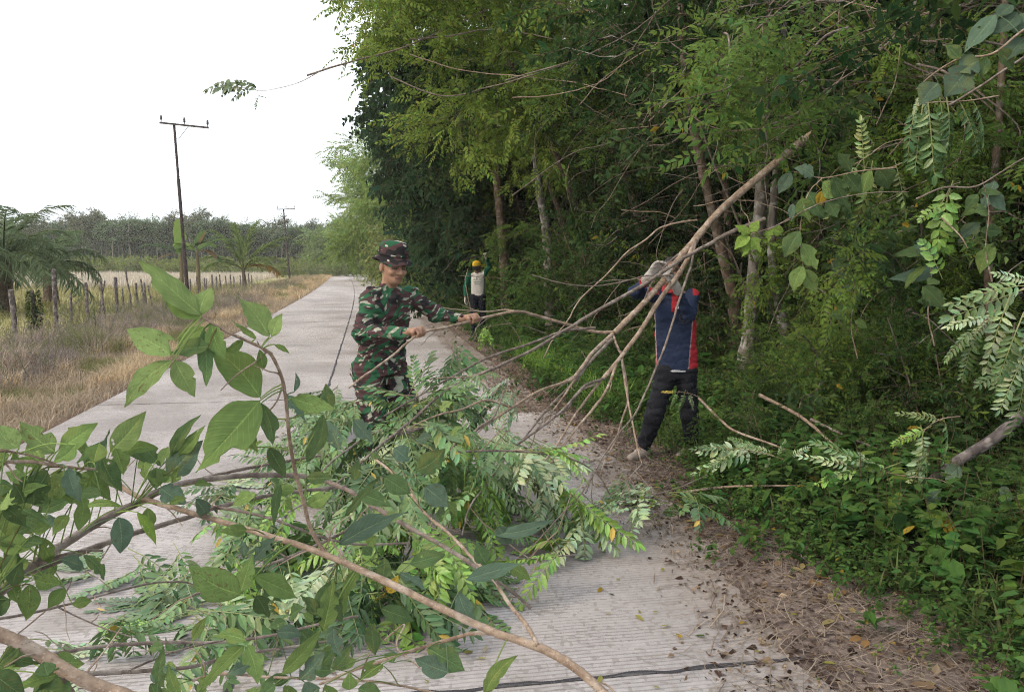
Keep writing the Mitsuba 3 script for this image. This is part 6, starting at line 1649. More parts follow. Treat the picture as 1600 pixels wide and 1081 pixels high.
for row in [
    # crown of the upright twig
    (A1, 315, 493, 226, 406, 46, 1.42, 'l', -.02), (A1, 312, 491, 331, 447, 34, 1.42, 'l', .03), (A1, 316, 496, 253, 460, 30, 1.42, 'm'), (A1, 268, 556, 200, 516, 42, 1.40, 'l'), (A1, 270, 562, 193, 631, 38, 1.40, 'l', -.03),
    (A1, 273, 563, 304, 618, 36, 1.40, 'l'), (A1, 326, 541, 256, 545, 38, 1.41, 'd', .03), (A1, 276, 531, 222, 511, 16, 1.43, 'l'), (A1, 322, 512, 275, 540, 26, 1.45, 'm'), (A1, 318, 515, 322, 600, 28, 1.43, 'd', -.02), (A1, 330, 505, 352, 560, 30, 1.43, 'm'),
    (A1, 407, 622, 324, 540, 58, 1.50, 'm'), (A1, 406, 626, 307, 733, 74, 1.50, 'm', -.05), (A1, 409, 629, 426, 692, 30, 1.50, 'd', .04), (A1, 421, 526, 377, 464, 44, 1.48, 'l'), (A1, 425, 526, 439, 491, 24, 1.48, 'l'), (A1, 428, 538, 453, 551, 9, 1.47, 'm'),
    (A1, 400, 528, 362, 500, 12, 1.47, 'm'), (A1, 405, 546, 412, 580, 18, 1.48, 'm', .02), (A1, 380, 532, 350, 548, 18, 1.47, 'm'), (A1, 455, 622, 523, 638, 30, 1.56, 'm', -.03), (A1, 460, 612, 461, 582, 9, 1.56, 't'), (A1, 505, 645, 478, 716, 24, 1.6, 'd'), (A1, 370, 660, 405, 705, 26, 1.55, 'm'),
    (A1, 445, 618, 475, 655, 26, 1.6, 't'), (A1, 375, 702, 412, 690, 20, 1.6, 'm'), (A1, 420, 700, 445, 745, 26, 1.62, 'd'), (A1, 437, 755, 430, 820, 20, 1.65, 'd'),
    # the trio and pair below the light-brown branch
    (A1, 376, 928, 298, 880, 58, 1.62, 'm'), (A1, 376, 926, 389, 872, 34, 1.62, 'm'), (A1, 383, 868, 380, 844, 15, 1.66, 't'), (A1, 394, 878, 431, 838, 26, 1.66, 't', .03), (A1, 395, 886, 442, 938, 36, 1.66, 'd', .03), (A1, 398, 900, 470, 930, 40, 1.72, 'm', .08), (A1, 400, 930, 420, 965, 30, 1.7, 'd'),
    (A1, 385, 1000, 331, 993, 27, 1.58, 'm'), (A1, 381, 1008, 310, 1080, 34, 1.58, 'm', -.03), (A1, 386, 1007, 402, 1068, 34, 1.58, 'm'), (A1, 505, 985, 521, 904, 34, 1.62, 'm'), (A1, 495, 960, 470, 930, 22, 1.66, 'd'), (A1, 440, 1052, 496, 988, 28, 1.6, 'm'), (A1, 468, 1062, 506, 1018, 36, 1.6, 't'),
    (A1, 530, 850, 632, 797, 38, 1.85, 't', .05), (A1, 716, 925, 743, 977, 30, 1.58, 't'), (A1, 595, 950, 648, 966, 32, 1.7, 'd'), (A1, 668, 1012, 724, 1046, 44, 1.75, 'd'), (A1, 757, 1083, 805, 1026, 28, 1.45, 'm', -.02), (A1, 728, 905, 815, 880, 26, 1.95, 't'), (A1, 760, 880, 745, 850, 30, 1.98, 'd'),
    (A1, 770, 835, 863, 812, 22, 2.1, 't'), (A1, 778, 822, 800, 850, 28, 2.1, 't'), (A1, 580, 975, 586, 1022, 28, 1.8, 'd'), (A1, 492, 952, 521, 905, 30, 1.75, 'd'), (A1, 790, 880, 830, 905, 24, 2.0, 'm'),
    (A1, 480, 722, 498, 655, 24, 1.9, 'd'), (A1, 530, 702, 508, 655, 26, 2.2, 't'), (A1, 552, 655, 582, 690, 30, 2.4, 't'), (A1, 615, 700, 640, 720, 30, 2.5, 't'), (A1, 540, 806, 592, 746, 18, 2.0, 'd'), (A1, 553, 750, 562, 718, 22, 2.3, 'd'), (A1, 664, 760, 700, 790, 42, 2.4, 't'), (A1, 650, 735, 690, 700, 40, 2.5, 'd'), (A1, 600, 745, 640, 770, 34, 2.4, 'd'),
    (A1, 520, 640, 510, 600, 22, 1.9, 'd'), (A1, 560, 770, 610, 790, 30, 2.2, 'd'), (A1, 480, 790, 520, 770, 26, 1.8, 'm'), (A1, 640, 880, 690, 862, 34, 1.9, 'd'), (A1, 600, 870, 590, 920, 26, 1.85, 'd'), (A1, 560, 890, 530, 940, 24, 1.8, 'm'), (A1, 700, 1050, 650, 1030, 40, 1.65, 't'),
    (A1, 605, 925, 620, 900, 20, 1.7, 'y'),
    # left cluster
    (A6, 86, 706, 33, 660, 44, 1.44, 'l'), (A6, 30, 700, -4, 664, 42, 1.40, 'l'), (A6, 92, 702, 147, 662, 38, 1.46, 'm'), (A6, 112, 738, 69, 776, 44, 1.47, 'l'), (A6, 75, 735, 38, 775, 36, 1.45, 'd'), (A6, 48, 742, 32, 768, 20, 1.45, 'd'), (A6, 20, 708, 34, 738, 18, 1.42, 'm'), (A6, 120, 722, 160, 700, 26, 1.5, 'd'), (A6, 62, 728, 25, 715, 18, 1.44, 'm'),
    (A6, 15, 712, -30, 730, 36, 1.4, 'm'), (A6, 118, 735, 128, 782, 34, 1.52, 'd'), (A6, 100, 740, 60, 800, 30, 1.55, 'd'), (A6, 135, 712, 110, 668, 20, 1.52, 'm'),
    (A2, 172, 706, 220, 648, 42, 1.86, 'l'), (A2, 190, 706, 241, 696, 26, 1.88, 'm'), (A2, 268, 711, 304, 650, 24, 2.0, 'd'), (A2, 280, 711, 317, 666, 24, 2.0, 'm'), (A2, 262, 744, 311, 690, 48, 2.0, 't'), (A2, 250, 762, 290, 786, 38, 1.98, 't'), (A2, 140, 740, 166, 688, 34, 1.8, 'd'), (A2, 132, 737, 172, 778, 42, 1.78, 'm'), (A2, 160, 716, 191, 768, 34, 1.78, 'd'), (A2, 245, 730, 240, 765, 26, 1.98, 'd'), (A2, 180, 700, 196, 740, 30, 1.85, 'm'),
    (A2, 34, 772, -2, 842, 46, 1.55, 'm'), (A2, 48, 858, -5, 850, 36, 1.55, 'm'), (A2, 46, 878, -4, 898, 32, 1.55, 'm'), (A2, 186, 808, 191, 864, 38, 1.86, 't'), (A2, 130, 866, 164, 904, 22, 1.8, 'd'), (A2, 46, 912, 40, 970, 34, 1.55, 'm'), (A2, 55, 905, 95, 912, 30, 1.6, 'm'), (A2, 20, 915, 35, 880, 26, 1.5, 'd'), (A2, 120, 775, 60, 800, 26, 1.75, 'd'), (A2, 190, 790, 110, 800, 14, 1.85, 'm'),
    (A2, 15, 935, -10, 960, 36, 1.5, 'd'), (A2, 215, 800, 245, 850, 18, 1.95, 'b'), (A2, 70, 830, 30, 810, 30, 1.65, 'd'), (A2, 5, 790, 40, 820, 30, 1.5, 'd'),
    (A3, 4, 1025, 66, 1036, 32, 1.2, 'd'), (A3, 88, 1054, 14, 1074, 34, 1.2, 'm'), (A3, 246, 1086, 256, 1010, 22, 1.5, 'd'), (A3, -10, 1050, 40, 1085, 40, 1.15, 'd'), (A3, 95, 1045, 60, 1020, 26, 1.25, 'm'), (A3, 280, 1090, 262, 1040, 20, 1.5, 'm'), (A3, 30, 1010, -10, 1040, 34, 1.18, 'd'),
    (A5, 430, 1070, 400, 1090, 30, 2.0, 'd'), (A5, 470, 985, 500, 1010, 30, 2.2, 'd'), (A5, 520, 1045, 545, 1010, 30, 2.0, 'd'), (A5, 600, 1040, 560, 1060, 26, 2.0, 'm'), (A5, 300, 1000, 320, 965, 18, 2.3, 'm'), (A5, 500, 1075, 470, 1095, 40, 1.9, 't'), (A5, 560, 1075, 600, 1090, 34, 1.9, 'd'),
]:
    if row[6] > 1.7: row = (*row[:6], row[6] - .08, *row[7:])
    big_leaf(*row)

# side twigs of the near branches
for owner, qs in list(NEAR.items()):
    for q in list(qs):
        for _ in range(int(len(q) / 16)):
            i = int(rng.integers(2, len(q) - 3)); d = nrm(q[i + 1] - q[i]) * rng.choice([-.6, .8]) + rng.normal(0, .6, 3)
            w = wander(q[i], d, rng.uniform(.03, .16), 4, rng, .2)
            put('twig', tube(spline(w, 3), [.0020, .0010], 6), 'twig_bark', parent=owner)
# further leaves of the same branches, in threes on the stalks, hanging and turned every way
for owner, spans, n in [(A6, [(-40, 690, 165, 800, 1.46)], 26), (A2, [(-20, 770, 140, 960, 1.68), (150, 690, 310, 800, 1.95), (-20, 740, 120, 860, 1.6)], 42), (A3, [(-20, 1000, 130, 1080, 1.28)], 8), (A1, [(430, 880, 560, 1080, 1.75), (470, 640, 720, 800, 2.5), (560, 780, 700, 900, 2.1), (380, 740, 480, 860, 1.8)], 26), (A5, [(180, 1000, 420, 1090, 2.1), (420, 960, 640, 1090, 2.15)], 20)]:
    for j in range(n):
        x0, y0, x1, y1, Z = spans[j % len(spans)]
        bx, by = rh.uniform(x0, x1), rh.uniform(y0, y1); a = rh.uniform(0, 6.28); l = rh.uniform(32, 54) * 1.7 / Z
        big_leaf(owner, bx, by, bx + l * math.cos(a), by + l * (.25 + .75 * math.sin(a)), l * rh.uniform(.5, .7), Z + rh.normal(0, .08), 'mmddltm'[int(rh.integers(0, 7))], dz=rh.normal(0, .03))
# ---------------------------------------------------------------- trunks, bare twigs, vines and sprays at the edge of the forest
rng = np.random.default_rng(101)
def edge_tree(label, rows, r0, r1, bark, base, seed, t0=.62, limbs=8):
    k = thing('tree', label, 'tree')
    p = PP(rows); p[0, 2] = min(p[0, 2], gz(p[0])) - .1
    q = spline(p, 6)
    put('trunk', tube(q, [r0 * 1.5, r0 * 1.08, r0, (r0 + r1) / 2, r1], 12, rough=.16, seed=seed), bark, smooth=60, parent=k)
    r = np.random.default_rng(seed)
    wood, pos, dirs = skeleton(r, p[len(p) // 2:], r1 * .8, limbs, lambda t: 1.9, t0=.45, twigs=5, twig_len=.7, lean=(-.3, 0), elev=(-.1, .6), droop=.4)
    put('limb', wood, bark, parent=k)
    parts = []
    for t in range(3):
        m = r.integers(0, 3, len(pos)) == t
        parts.append(place(brd(r), pos[m], dirs[m] * [1, 1, .6], r.normal(0, .45, (m.sum(), 3)) + [0, 0, .8], r.uniform(.28, .46, m.sum()), r, base, young=.05))
    V, F, C = joinc(parts)
    put('crown', (V, F), 'leaf', C, smooth=False, parent=k)
edge_tree('pale white-barked trunk rising straight behind the cut branch, right of the man in navy', [(1158, 585, 9.8), (1172, 510, 9.7), (1181, 400, 9.6), (1190, 300, 9.5), (1196, 190, 9.4), (1200, 60, 9.4), (1204, -90, 9.4)], .078, .052, 'pale_bark', (.045, .085, .03), 31)
edge_tree('brown trunk leaning left, behind the navy-shirted person and left of the pale trunk', [(1162, 545, 10.8), (1148, 480, 10.8), (1130, 400, 10.7), (1108, 310, 10.7), (1090, 230, 10.7), (1070, 110, 10.7), (1060, -40, 10.8)], .068, .04, 'brown_bark', (.05, .095, .03), 32)
edge_tree('grey trunk just right of the pale white-barked trunk, bent near its foot', [(1236, 600, 9.4), (1226, 520, 9.4), (1210, 440, 9.4), (1206, 360, 9.4), (1214, 250, 9.4), (1222, 100, 9.5), (1225, -60, 9.6)], .050, .035, 'pale_bark', (.04, .08, .03), 33)
edge_tree('stout brown trunk in the shade behind the ground cover, right of the grey trunk', [(1262, 590, 10.5), (1266, 520, 10.5), (1270, 440, 10.5), (1276, 300, 10.5), (1280, 120, 10.5), (1290, -60, 10.5)], .105, .07, 'brown_bark', (.035, .07, .028), 34)
edge_tree('short grey trunk in the shade near the right edge of the picture', [(1405, 650, 8.6), (1410, 590, 8.6), (1420, 500, 8.6), (1440, 350, 8.6), (1450, 150, 8.6), (1460, -60, 8.6)], .055, .04, 'pale_bark', (.035, .07, .028), 35)
edge_tree('dark trunk at the right edge above the slanting log', [(1572, 660, 6.6), (1562, 590, 6.6), (1548, 520, 6.6), (1545, 400, 6.6), (1560, 200, 6.6), (1575, -60, 6.6)], .034, .026, 'brown_bark', (.035, .07, .028), 36)
edge_tree('slender grey trunk behind the person in the yellow cap', [(793, 470, 20.5), (788, 410, 20.5), (783, 350, 20.5), (776, 260, 20.5), (770, 120, 20.5)], .12, .09, 'brown_bark', (.05, .09, .03), 37)
edge_tree('thin pale trunk in the shade left of the cut branch', [(862, 470, 15.5), (855, 380, 15.5), (845, 310, 15.5), (835, 220, 15.4), (830, 90, 15.3)], .075, .055, 'pale_bark', (.05, .09, .03), 38)

twig_rows = [   # long bare twigs and creepers seen against the dark leaves
    ([(790, 126, 9.5), (905, 91, 9.2), (993, 46, 9), (1046, 0, 8.8), (1080, -40, 8.7)], 9, 5), ([(800, 153, 9.6), (870, 148, 9.4), (948, 123, 9.2), (1000, 60, 9), (1025, 18, 9)], 7, 4), ([(905, 165, 9.2), (951, 116, 9), (1067, 46, 8.8), (1150, 5, 8.6)], 7, 5),
    ([(958, 204, 8.8), (1046, 192, 8.6), (1116, 162, 8.4), (1180, 95, 8.2), (1197, 42, 8.2), (1205, -20, 8.2)], 6, 4), ([(1014, 190, 8.6), (1060, 145, 8.4), (1116, 95, 8.2), (1155, 67, 8), (1236, 0, 7.8), (1270, -40, 7.7)], 9, 6), ([(1090, 40, 8), (1137, 18, 8), (1180, 8, 8), (1232, 3, 8), (1290, 5, 8)], 11, 8),
    ([(800, 306, 11), (888, 243, 10.6), (950, 225, 10.4), (1011, 207, 10.2)], 8, 4), ([(985, 120, 8.8), (976, 150, 8.8), (985, 163, 8.8), (1005, 160, 8.8), (1020, 140, 8.8), (1022, 110, 8.8)], 4, 3), ([(1200, 195, 7.6), (1235, 183, 7.4), (1291, 141, 7.2), (1365, 88, 7), (1425, 25, 6.8), (1446, -20, 6.8)], 11, 7),
    ([(1481, 166, 4.9), (1530, 136, 4.8), (1592, 95, 4.7), (1640, 65, 4.7)], 9, 7), ([(1190, 18, 8), (1260, 6, 7.8), (1320, 3, 7.6), (1393, 20, 7.4), (1440, 22, 7.4), (1500, 3, 7.3)], 6, 4), ([(1369, 195, 7), (1385, 160, 7), (1397, 134, 7), (1405, 90, 7), (1411, 30, 7)], 6, 4),
    ([(1198, 361, 5.4), (1240, 338, 5.3), (1288, 316, 5.2), (1355, 302, 5.1), (1420, 300, 5.0)], 5, 3), ([(1432, 311, 4.9), (1475, 293, 4.8), (1523, 292, 4.75), (1560, 272, 4.7), (1605, 244, 4.6), (1660, 215, 4.6)], 7, 4), ([(1320, 267, 6), (1355, 245, 5.9), (1390, 222, 5.9), (1450, 212, 5.8)], 5, 3),
    ([(1470, 340, 5), (1490, 358, 4.95), (1503, 372, 4.9), (1512, 388, 4.9)], 5, 4), ([(1270, 268, 7.5), (1300, 200, 7.5), (1316, 150, 7.5), (1318, 90, 7.5), (1310, 40, 7.5), (1315, -20, 7.5)], 5, 4), ([(480, 118, 15), (540, 99, 14.6), (622, 77, 14.2), (708, 41, 13.8), (760, 15, 13.5)], 20, 12),
    ([(640, 62, 14), (700, 57, 13.6), (760, 47, 13.4), (820, 52, 13), (900, 70, 12.6)], 16, 9), ([(610, 120, 14), (690, 150, 13.4), (770, 135, 12.8), (870, 105, 12.2), (960, 70, 11.8)], 14, 8), ([(640, 85, 14), (720, 110, 13.4), (800, 118, 12.8), (900, 130, 12), (980, 150, 11.4)], 11, 6),
    ([(1195, 200, 8), (1150, 205, 8.2), (1105, 196, 8.4), (1080, 180, 8.6)], 7, 4), ([(1100, 310, 9.5), (1150, 290, 9.2), (1205, 262, 8.9), (1240, 230, 8.7)], 6, 4), ([(1345, 640, 8), (1390, 605, 7.8), (1432, 572, 7.6)], 7, 5), ([(1200, 520, 9), (1215, 480, 9), (1235, 440, 9), (1243, 390, 9)], 7, 5),
]
for rows, a, b in twig_rows:
    k = fresh('bare_twig'); KEYS.discard(k)
    q = limb('bare_twig', None, [(x, y, z) for x, y, z in rows], a, b, 'twig_bark' if rng.random() < .6 else 'grey_twig_bark', sides=6)
    key = [x for x in scene if x.startswith('bare_twig')][-1]
    tag(key, 'long bare curving twig crossing the dark leaves of the forest edge', 'twig', 'bare twigs crossing the forest edge')
# more of the tangle: thin random stems and hanging creepers between the trunks
for j in range(230):
    u = 4.5 + 16 * rng.random() ** 1.3; v = rng.uniform(3.0, 7.5) + (1.2 if u < 8 else 0)
    p = R(np.array(u), np.array(v)); p[2] = gz(p) - .05
    up = rng.random() < .6
    if up: q = wander(p, [rng.normal(0, .15), rng.normal(0, .15), 1], rng.uniform(2.5, 6), 8, rng, .10); r = rng.uniform(.008, .022)
    else: q = wander(p + [0, 0, rng.uniform(1.2, 5)], [rng.normal(-.8, .6), rng.normal(0, .7), rng.normal(0, .5)], rng.uniform(1.2, 3.5), 9, rng, .22, 0, .15); r = rng.uniform(.004, .010)
    k = put('thin_stem' if up else 'creeper', tube(spline(q, 3), [r, r * .5], 5), ['brown_bark', 'grey_twig_bark', 'pale_bark'][int(rng.integers(0, 3))])
    if up: tag(k, 'thin bare stem standing in the shade between the trunks', 'stem', 'thin stems in the shade of the forest')
    else: tag(k, 'thin leafless creeper slung between the trunks in the shade', 'creeper', 'creepers in the shade of the forest')

# the finer reddish twigs of the tangle over the right half, nearer than the trunks
for j in range(170):
    px, py = rng.uniform(820, 1600), 340 * rng.random() ** 1.2 - 10
    p = P(px, py, rng.uniform(6.2, 9.5) if px > 980 else rng.uniform(9, 13))
    if UV(p[0], p[1])[1] < .8: continue
    q = wander(p, [rng.choice([-1, 1]) * rng.uniform(.3, 1), rng.normal(0, .4), rng.normal(.1, .6)], rng.uniform(.8, 2.4), 9, rng, .17, 0, .12); r = rng.uniform(.0028, .0065)
    k = put('bare_twig', tube(spline(q, 3), [r, r * .45], 5), ['twig_bark', 'grey_twig_bark', 'brown_bark'][int(rng.integers(0, 3))])
    tag(k, 'long bare curving twig crossing the dark leaves of the forest edge', 'twig', 'bare twigs crossing the forest edge')

# logs and cut sticks
def stick(name, rows, r0, r1, label, bark='grey_twig_bark', cat='stick', group=None):
    q = spline(PP(rows), 5); r = np.random.default_rng(len(scene))
    k = put(name, tube(q, [r0, r1], 10, rough=.14, seed=len(scene)), bark)
    return tag(k, label, cat, group)
stick('log', [(1655, 612, 4.7), (1600, 648, 4.7), (1545, 690, 4.75), (1488, 726, 4.8), (1440, 765, 4.85)], .036, .031, 'slanting grey-brown log coming in from the right edge, its foot among the leaves', 'post_wood', 'log')
stick('log', [(1420, 770, 4.9), (1400, 792, 4.8), (1375, 822, 4.65)], .045, .05, 'short grey log stub leaning in the ground cover below the slanting log', 'post_wood', 'log')
stick('cut_stick', [(1564, 919, 4.0), (1600, 921, 4.0), (1660, 925, 4.0)], .017, .02, 'pale cut stick end poking in from the right edge above the litter', 'twig_bark')
stick('cut_stick', [(1060, 770, 5.35), (1120, 762, 5.25), (1180, 759, 5.15), (1319, 759, 5.05)], .010, .006, 'long thin pale stick lying level across the ground cover beside the litter', 'twig_bark')
stick('cut_stick', [(1187, 617, 6.6), (1251, 651, 6.2), (1302, 694, 5.8)], .016, .010, 'pale stick lying aslant over the weeds right of the navy-shirted person', 'twig_bark')
stick('cut_stick', [(1092, 622, 6.2), (1125, 655, 5.95), (1150, 674, 5.8), (1212, 696, 5.55), (1267, 717, 5.4), (1333, 726, 5.3)], .010, .007, 'thin twig slanting down from the knee of the navy-shirted person into the weeds', 'twig_bark')
stick('cut_stick', [(1267, 655, 6.1), (1320, 680, 5.8), (1375, 703, 5.6)], .012, .008, 'brown stick lying in the shade under the hanging leaves', 'grey_twig_bark')
stick('dry_stalk', [(1535, 1090, 3.2), (1570, 1052, 3.2), (1615, 1012, 3.25)], .008, .006, 'straw-coloured stalk in the bottom right corner', 'twig_bark')

# sprays of leaves: things whose leaves are parts
def leaf_spray(label, cat='leafy twig', name='leaf_spray'):
    k = thing(name, label, cat); NEAR[k] = []; return k
FH = [pinnate(n, w, ll, dr_, np.random.default_rng(400 + i), fine=True, jitter=.17) for i, (n, w, ll, dr_) in enumerate([(10, .40, .165, .2), (11, .38, .155, .35), (9, .42, .175, .1), (10, .40, .16, .5), (11, .38, .15, 0), (6, .62, .22, .2)])]
def hang(owner, bx, by, tx, ty, Z, tone, kind_=None, dz=0.0, wide=1.0):
    a, b = P(bx, by, Z), P(tx, ty, Z + dz); L = np.linalg.norm(b - a)
    V, F, ids = FH[int(rng.integers(0, len(FH) - 1)) if kind_ is None else kind_]
    M = frames(nrm(b - a)[None], np.array([[rng.normal(0, .3), -.8 + rng.normal(0, .3), .7]]))[0] * L
    M = M * np.array([1, wide, 1.0])[None]
    V2, F2, C = scatter(V, F, M[None], a[None], leaf_colors(ids, tone, rng, 1, .12, stem=(.2, .22, .08)))
    put('leaf', (V2, F2), 'frond', C, smooth=False, parent=owner)
k = leaf_spray('spray of pale feathery leaves hanging in from the right edge at mid height')
nl(k, [(1690, 420, 4.1), (1640, 432, 4.1), (1600, 450, 4.15), (1560, 480, 4.2), (1530, 510, 4.25)], 6, 3)
nl(k, [(1640, 432, 4.1), (1620, 480, 4.1), (1605, 540, 4.1), (1600, 590, 4.1)], 4, 2, name='twig')
for r in [(1605, 446, 1508, 450), (1600, 452, 1490, 492), (1575, 470, 1535, 572), (1595, 500, 1552, 604), (1545, 495, 1482, 505), (1603, 548, 1562, 640), (1530, 510, 1474, 548), (1528, 512, 1500, 590), (1600, 590, 1592, 680), (1620, 470, 1600, 560), (1610, 440, 1560, 425), (1560, 480, 1520, 530), (1605, 560, 1530, 600), (1612, 500, 1640, 600)]:
    hang(k, *r, 4.15 + rng.normal(0, .12), PP_ if rng.random() < .45 else (.115, .185, .07), wide=1.15)
k = leaf_spray('spray of dark feathery leaves with one whitish upturned leaf, under the broad-leaved climber')
nl(k, [(1560, 150, 4.9), (1510, 158, 4.9), (1460, 160, 4.9), (1432, 164, 4.9)], 5, 3)
for r in [(1432, 163, 1408, 250, PD), (1442, 161, 1430, 262, PM), (1450, 160, 1462, 272, PM), (1480, 160, 1500, 262, PD), (1500, 160, 1540, 232, PD), (1436, 150, 1428, 178, PP_), (1440, 148, 1462, 188, PP_), (1470, 162, 1485, 240, PM), (1520, 158, 1560, 215, PD)]:
    hang(k, *r[:4], 4.9 + rng.normal(0, .1), r[4], wide=1.1)
k = leaf_spray('yellowish-green feathery leaves hanging left of the dark spray')
nl(k, [(1420, 250, 5.6), (1390, 262, 5.6), (1355, 262, 5.6), (1340, 255, 5.6)], 4, 2)
for r in [(1345, 196, 1366, 226), (1352, 262, 1318, 345), (1362, 262, 1350, 352), (1380, 262, 1395, 330), (1342, 256, 1310, 300), (1400, 258, 1420, 330), (1350, 258, 1345, 190)]:
    hang(k, *r, 5.6 + rng.normal(0, .1), (.15, .20, .06))
k = leaf_spray('bright green round-leafleted spray hanging in the upper right')
nl(k, [(1500, 285, 5.0), (1486, 292, 5.0), (1470, 320, 5.0)], 3, 2)
for r in [(1486, 292, 1458, 372), (1484, 300, 1500, 340), (1470, 320, 1440, 340), (1480, 310, 1478, 385), (1470, 430, 1450, 380)]: hang(k, *r, 5.0, (.135, .25, .05), 5, wide=1.2)
k = leaf_spray('drooping spray with whitish upturned leaves, above the heart-shaped leaves on the right')
nl(k, [(1500, 650, 4.6), (1470, 655, 4.6), (1445, 672, 4.6), (1440, 700, 4.55)], 4, 2)
for r in [(1440, 672, 1452, 742, PP_), (1440, 690, 1424, 792, PP_), (1444, 700, 1470, 790, PM), (1470, 656, 1420, 640, (.15, .21, .07)), (1475, 655, 1500, 720, PM), (1450, 668, 1400, 690, PB)]: hang(k, *r[:4], 4.55 + rng.normal(0, .06), r[4], wide=1.1)
k = leaf_spray('cut spray with whitish leaves lying on the weeds right of the navy trousers', name='fallen_spray')
nl(k, [(1235, 720, 5.35), (1180, 705, 5.45), (1120, 700, 5.5), (1085, 706, 5.5)], 5, 3)
for r in [(1185, 703, 1090, 722, PP_), (1180, 700, 1100, 700, PP_), (1210, 712, 1165, 690, PP_), (1205, 712, 1195, 735, PP_), (1215, 714, 1225, 688, PM), (1150, 702, 1110, 730, PM), (1230, 720, 1250, 745, PM), (1190, 706, 1150, 680, PM), (1225, 716, 1262, 700, PP_), (1140, 700, 1090, 690, PD)]: hang(k, *r[:4], 5.42 + rng.normal(0, .06), r[4], wide=1.1)
k = leaf_spray('green spray lying on the weeds between the sticks', name='fallen_spray')
nl(k, [(1420, 745, 4.8), (1370, 735, 4.9), (1320, 730, 4.95)], 4, 3)
for j in range(9):
    x = rng.uniform(1320, 1420); hang(k, x, 736 + rng.normal(0, 8), x + rng.normal(-30, 40), 750 + rng.normal(0, 26), 4.88, [PM, PP_, PB][j % 3])
k = leaf_spray('small cut sprig hanging before the thigh of the navy-shirted person', name='fallen_spray')
nl(k, [(1092, 620, 6.35), (1075, 614, 6.35), (1050, 612, 6.3)], 3, 2)
for r in [(1070, 613, 1062, 646, PM), (1075, 614, 1090, 640, PP_), (1055, 612, 1035, 612, PY), (1060, 613, 1045, 636, PM)]: hang(k, *r[:4], 6.32, r[4])
k = leaf_spray('small bright sprig below the outstretched hand of the uniformed person', name='fallen_spray')
nl(k, [(800, 505, 6.5), (775, 508, 6.4), (757, 512, 6.3)], 3, 2)
for r in [(760, 510, 748, 530, PB), (758, 512, 770, 540, PB), (765, 510, 752, 545, (.2, .32, .05))]: hang(k, *r[:4], 6.3, r[4])
# the twig with sparse leaves that reaches out into the sky
k = leaf_spray('thin twig with sparse leaves reaching left into the sky above the utility pole')
nl(k, [(500, 112, 14.5), (470, 128, 14.6), (440, 137, 14.7), (410, 142, 14.8), (385, 138, 14.8), (360, 136, 14.9)], 8, 4)
nl(k, [(410, 142, 14.8), (404, 152, 14.8), (400, 160, 14.8)], 4, 3, name='twig')
for r in [(400, 141, 372, 122), (385, 139, 340, 125), (370, 137, 322, 133), (392, 140, 362, 150), (400, 141, 388, 128), (376, 137, 350, 140), (402, 152, 396, 168), (402, 150, 414, 150), (365, 136, 345, 146)]: hang(k, *r, 14.8, (.075, .115, .04), 5, wide=1.2)
# small bright trifoliate leaves by the end of the second limb
V_ = {}
def vine(label, name='climbing_vine'):
    k = thing(name, label, 'climber'); NEAR[k] = []; return k
k = vine('bright green three-leafleted creeper on a thin twig, beside the upper end of the cut branch')
nl(k, [(1300, 312, 5.3), (1260, 330, 5.35), (1215, 352, 5.4), (1172, 366, 5.45)], 3, 2)
for r in [(1172, 365, 1150, 351, 20), (1172, 369, 1147, 388, 20), (1175, 371, 1188, 394, 22), (1172, 362, 1186, 345, 16), (1206, 358, 1224, 362, 18), (1205, 357, 1200, 378, 16), (1178, 372, 1160, 400, 16)]: big_leaf(k, *r, 5.45, 'b')
k = vine('large-leaved grey-green climber in the upper right corner')
nl(k, [(1660, 20, 3.9), (1600, 47, 3.95), (1551, 84, 4.0), (1499, 92, 4.1), (1457, 117, 4.15), (1432, 140, 4.2)], 7, 4)
for r in [(1556, 22, 1506, 84, 30, 't'), (1582, 8, 1555, 29, 24, 't'), (1590, 20, 1548, 53, 32, 't'), (1531, 94, 1496, 112, 36, 't'), (1516, 104, 1480, 148, 48, 't'), (1466, 130, 1438, 162, 36, 't'), (1601, 60, 1565, 96, 34, 't'), (1541, 87, 1535, 121, 16, 'd'), (1585, 52, 1600, 20, 30, 't'), (1560, 78, 1590, 110, 28, 'd'), (1500, 92, 1480, 70, 22, 'd')]: big_leaf(k, *r[:5], 4.05, r[5])
k = vine('broad-leaved climber with one orange leaf, right of the upper end of the cut branch')
nl(k, [(1400, 262, 5.2), (1340, 268, 5.25), (1285, 278, 5.3), (1240, 268, 5.35)], 5, 3)
nl(k, [(1285, 278, 5.3), (1262, 305, 5.3), (1250, 360, 5.3), (1255, 420, 5.3)], 4, 2, name='twig')
for r in [(1271, 276, 1244, 261, 26, 't'), (1252, 310, 1264, 345, 30, 'm'), (1284, 299, 1279, 324, 18, 'y'), (1285, 284, 1312, 306, 36, 'm'), (1236, 270, 1217, 302, 22, 't'), (1290, 314, 1309, 339, 24, 'd'), (1239, 318, 1236, 346, 12, 't'), (1262, 300, 1290, 340, 30, 'd'), (1252, 380, 1275, 420, 30, 'm'), (1250, 360, 1225, 400, 30, 'd'), (1255, 415, 1240, 455, 26, 'm'), (1255, 420, 1278, 456, 26, 'm'),
          (1320, 270, 1345, 300, 34, 'd'), (1330, 268, 1310, 240, 26, 'd'), (1370, 264, 1390, 295, 34, 'd'), (1360, 265, 1345, 310, 30, 'm'), (1300, 274, 1330, 330, 30, 'd')]: big_leaf(k, *r[:5], 5.3, r[5])
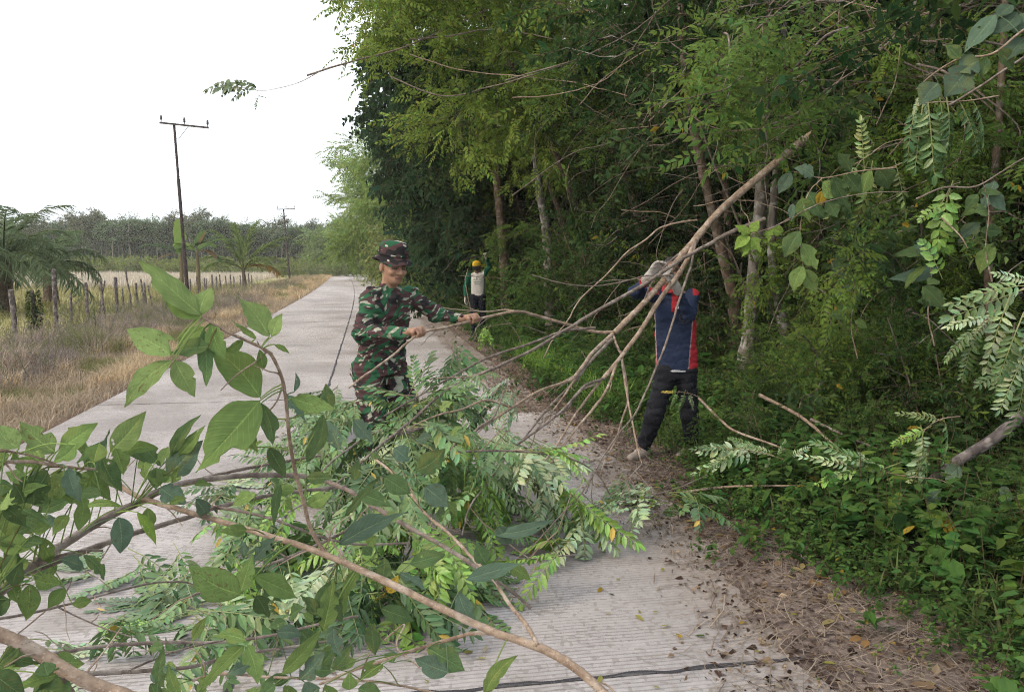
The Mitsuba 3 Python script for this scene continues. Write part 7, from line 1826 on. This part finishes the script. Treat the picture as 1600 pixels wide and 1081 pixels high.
k = vine('creeper with pale heart-shaped leaves over the ground cover near the right edge')
nl(k, [(1420, 745, 4.5), (1470, 750, 4.45), (1520, 775, 4.4), (1600, 800, 4.3), (1660, 810, 4.3)], 3, 2)
for r in [(1500, 728, 1478, 749, 26), (1470, 766, 1447, 786, 24), (1488, 800, 1511, 816, 26), (1520, 793, 1549, 809, 28), (1560, 765, 1585, 778, 24), (1604, 797, 1586, 812, 22)]: big_leaf(k, *r, 4.4, 't')
# a few larger dark leaves of saplings at the foot of the trees
for (px, py, Z, n, lab) in [(1290, 610, 7.2, 9, 'sapling with a yellow leaf standing in the shade right of the trunks'), (1560, 860, 4.4, 10, 'leafy sapling in the ground cover at the right edge'), (1330, 450, 6.4, 12, 'broad-leaved sapling hanging over the dark gap on the right'), (1450, 430, 5.6, 12, 'dark broad-leaved sapling at mid height near the right edge'), (1540, 330, 5.0, 12, 'dark leafy sapling under the upper right climber')]:
    k = vine(lab, 'sapling'); base = P(px, py + 90, Z); NEAR[k] = []
    nl(k, [(px + 10, py + 110, Z), (px, py + 60, Z), (px + 5, py, Z), (px - 5, py - 50, Z)], 6, 2)
    for j in range(n):
        a = rng.uniform(0, 6.28); l = rng.uniform(24, 44) * 5.5 / Z; q = rng.uniform(-60, 70)
        big_leaf(k, px + rng.normal(0, 14), py + q, px + rng.normal(0, 14) + l * math.cos(a), py + q + l * (.4 + .6 * math.sin(a)), l * .6, Z + rng.normal(0, .15), 'y' if (j == 0 and 'yellow' in lab) else ['m', 'd', 'd', 't'][j % 4])
# ---------------------------------------------------------------- the air
scene['air'] = {'type': 'homogeneous', 'albedo': {'type': 'rgb', 'value': [.95, .955, .96]}, 'sigma_t': .0005}
scene['haze'] = {'type': 'cube', 'to_world': T().translate([-50, 200, 8]).scale([385, 295, 11]), 'bsdf': {'type': 'null'}, 'interior': {'type': 'ref', 'id': 'air'}}
labels['haze'] = {'kind': 'stuff', 'label': 'pale damp air'}
scene['camera']['medium'] = {'type': 'ref', 'id': 'air'}
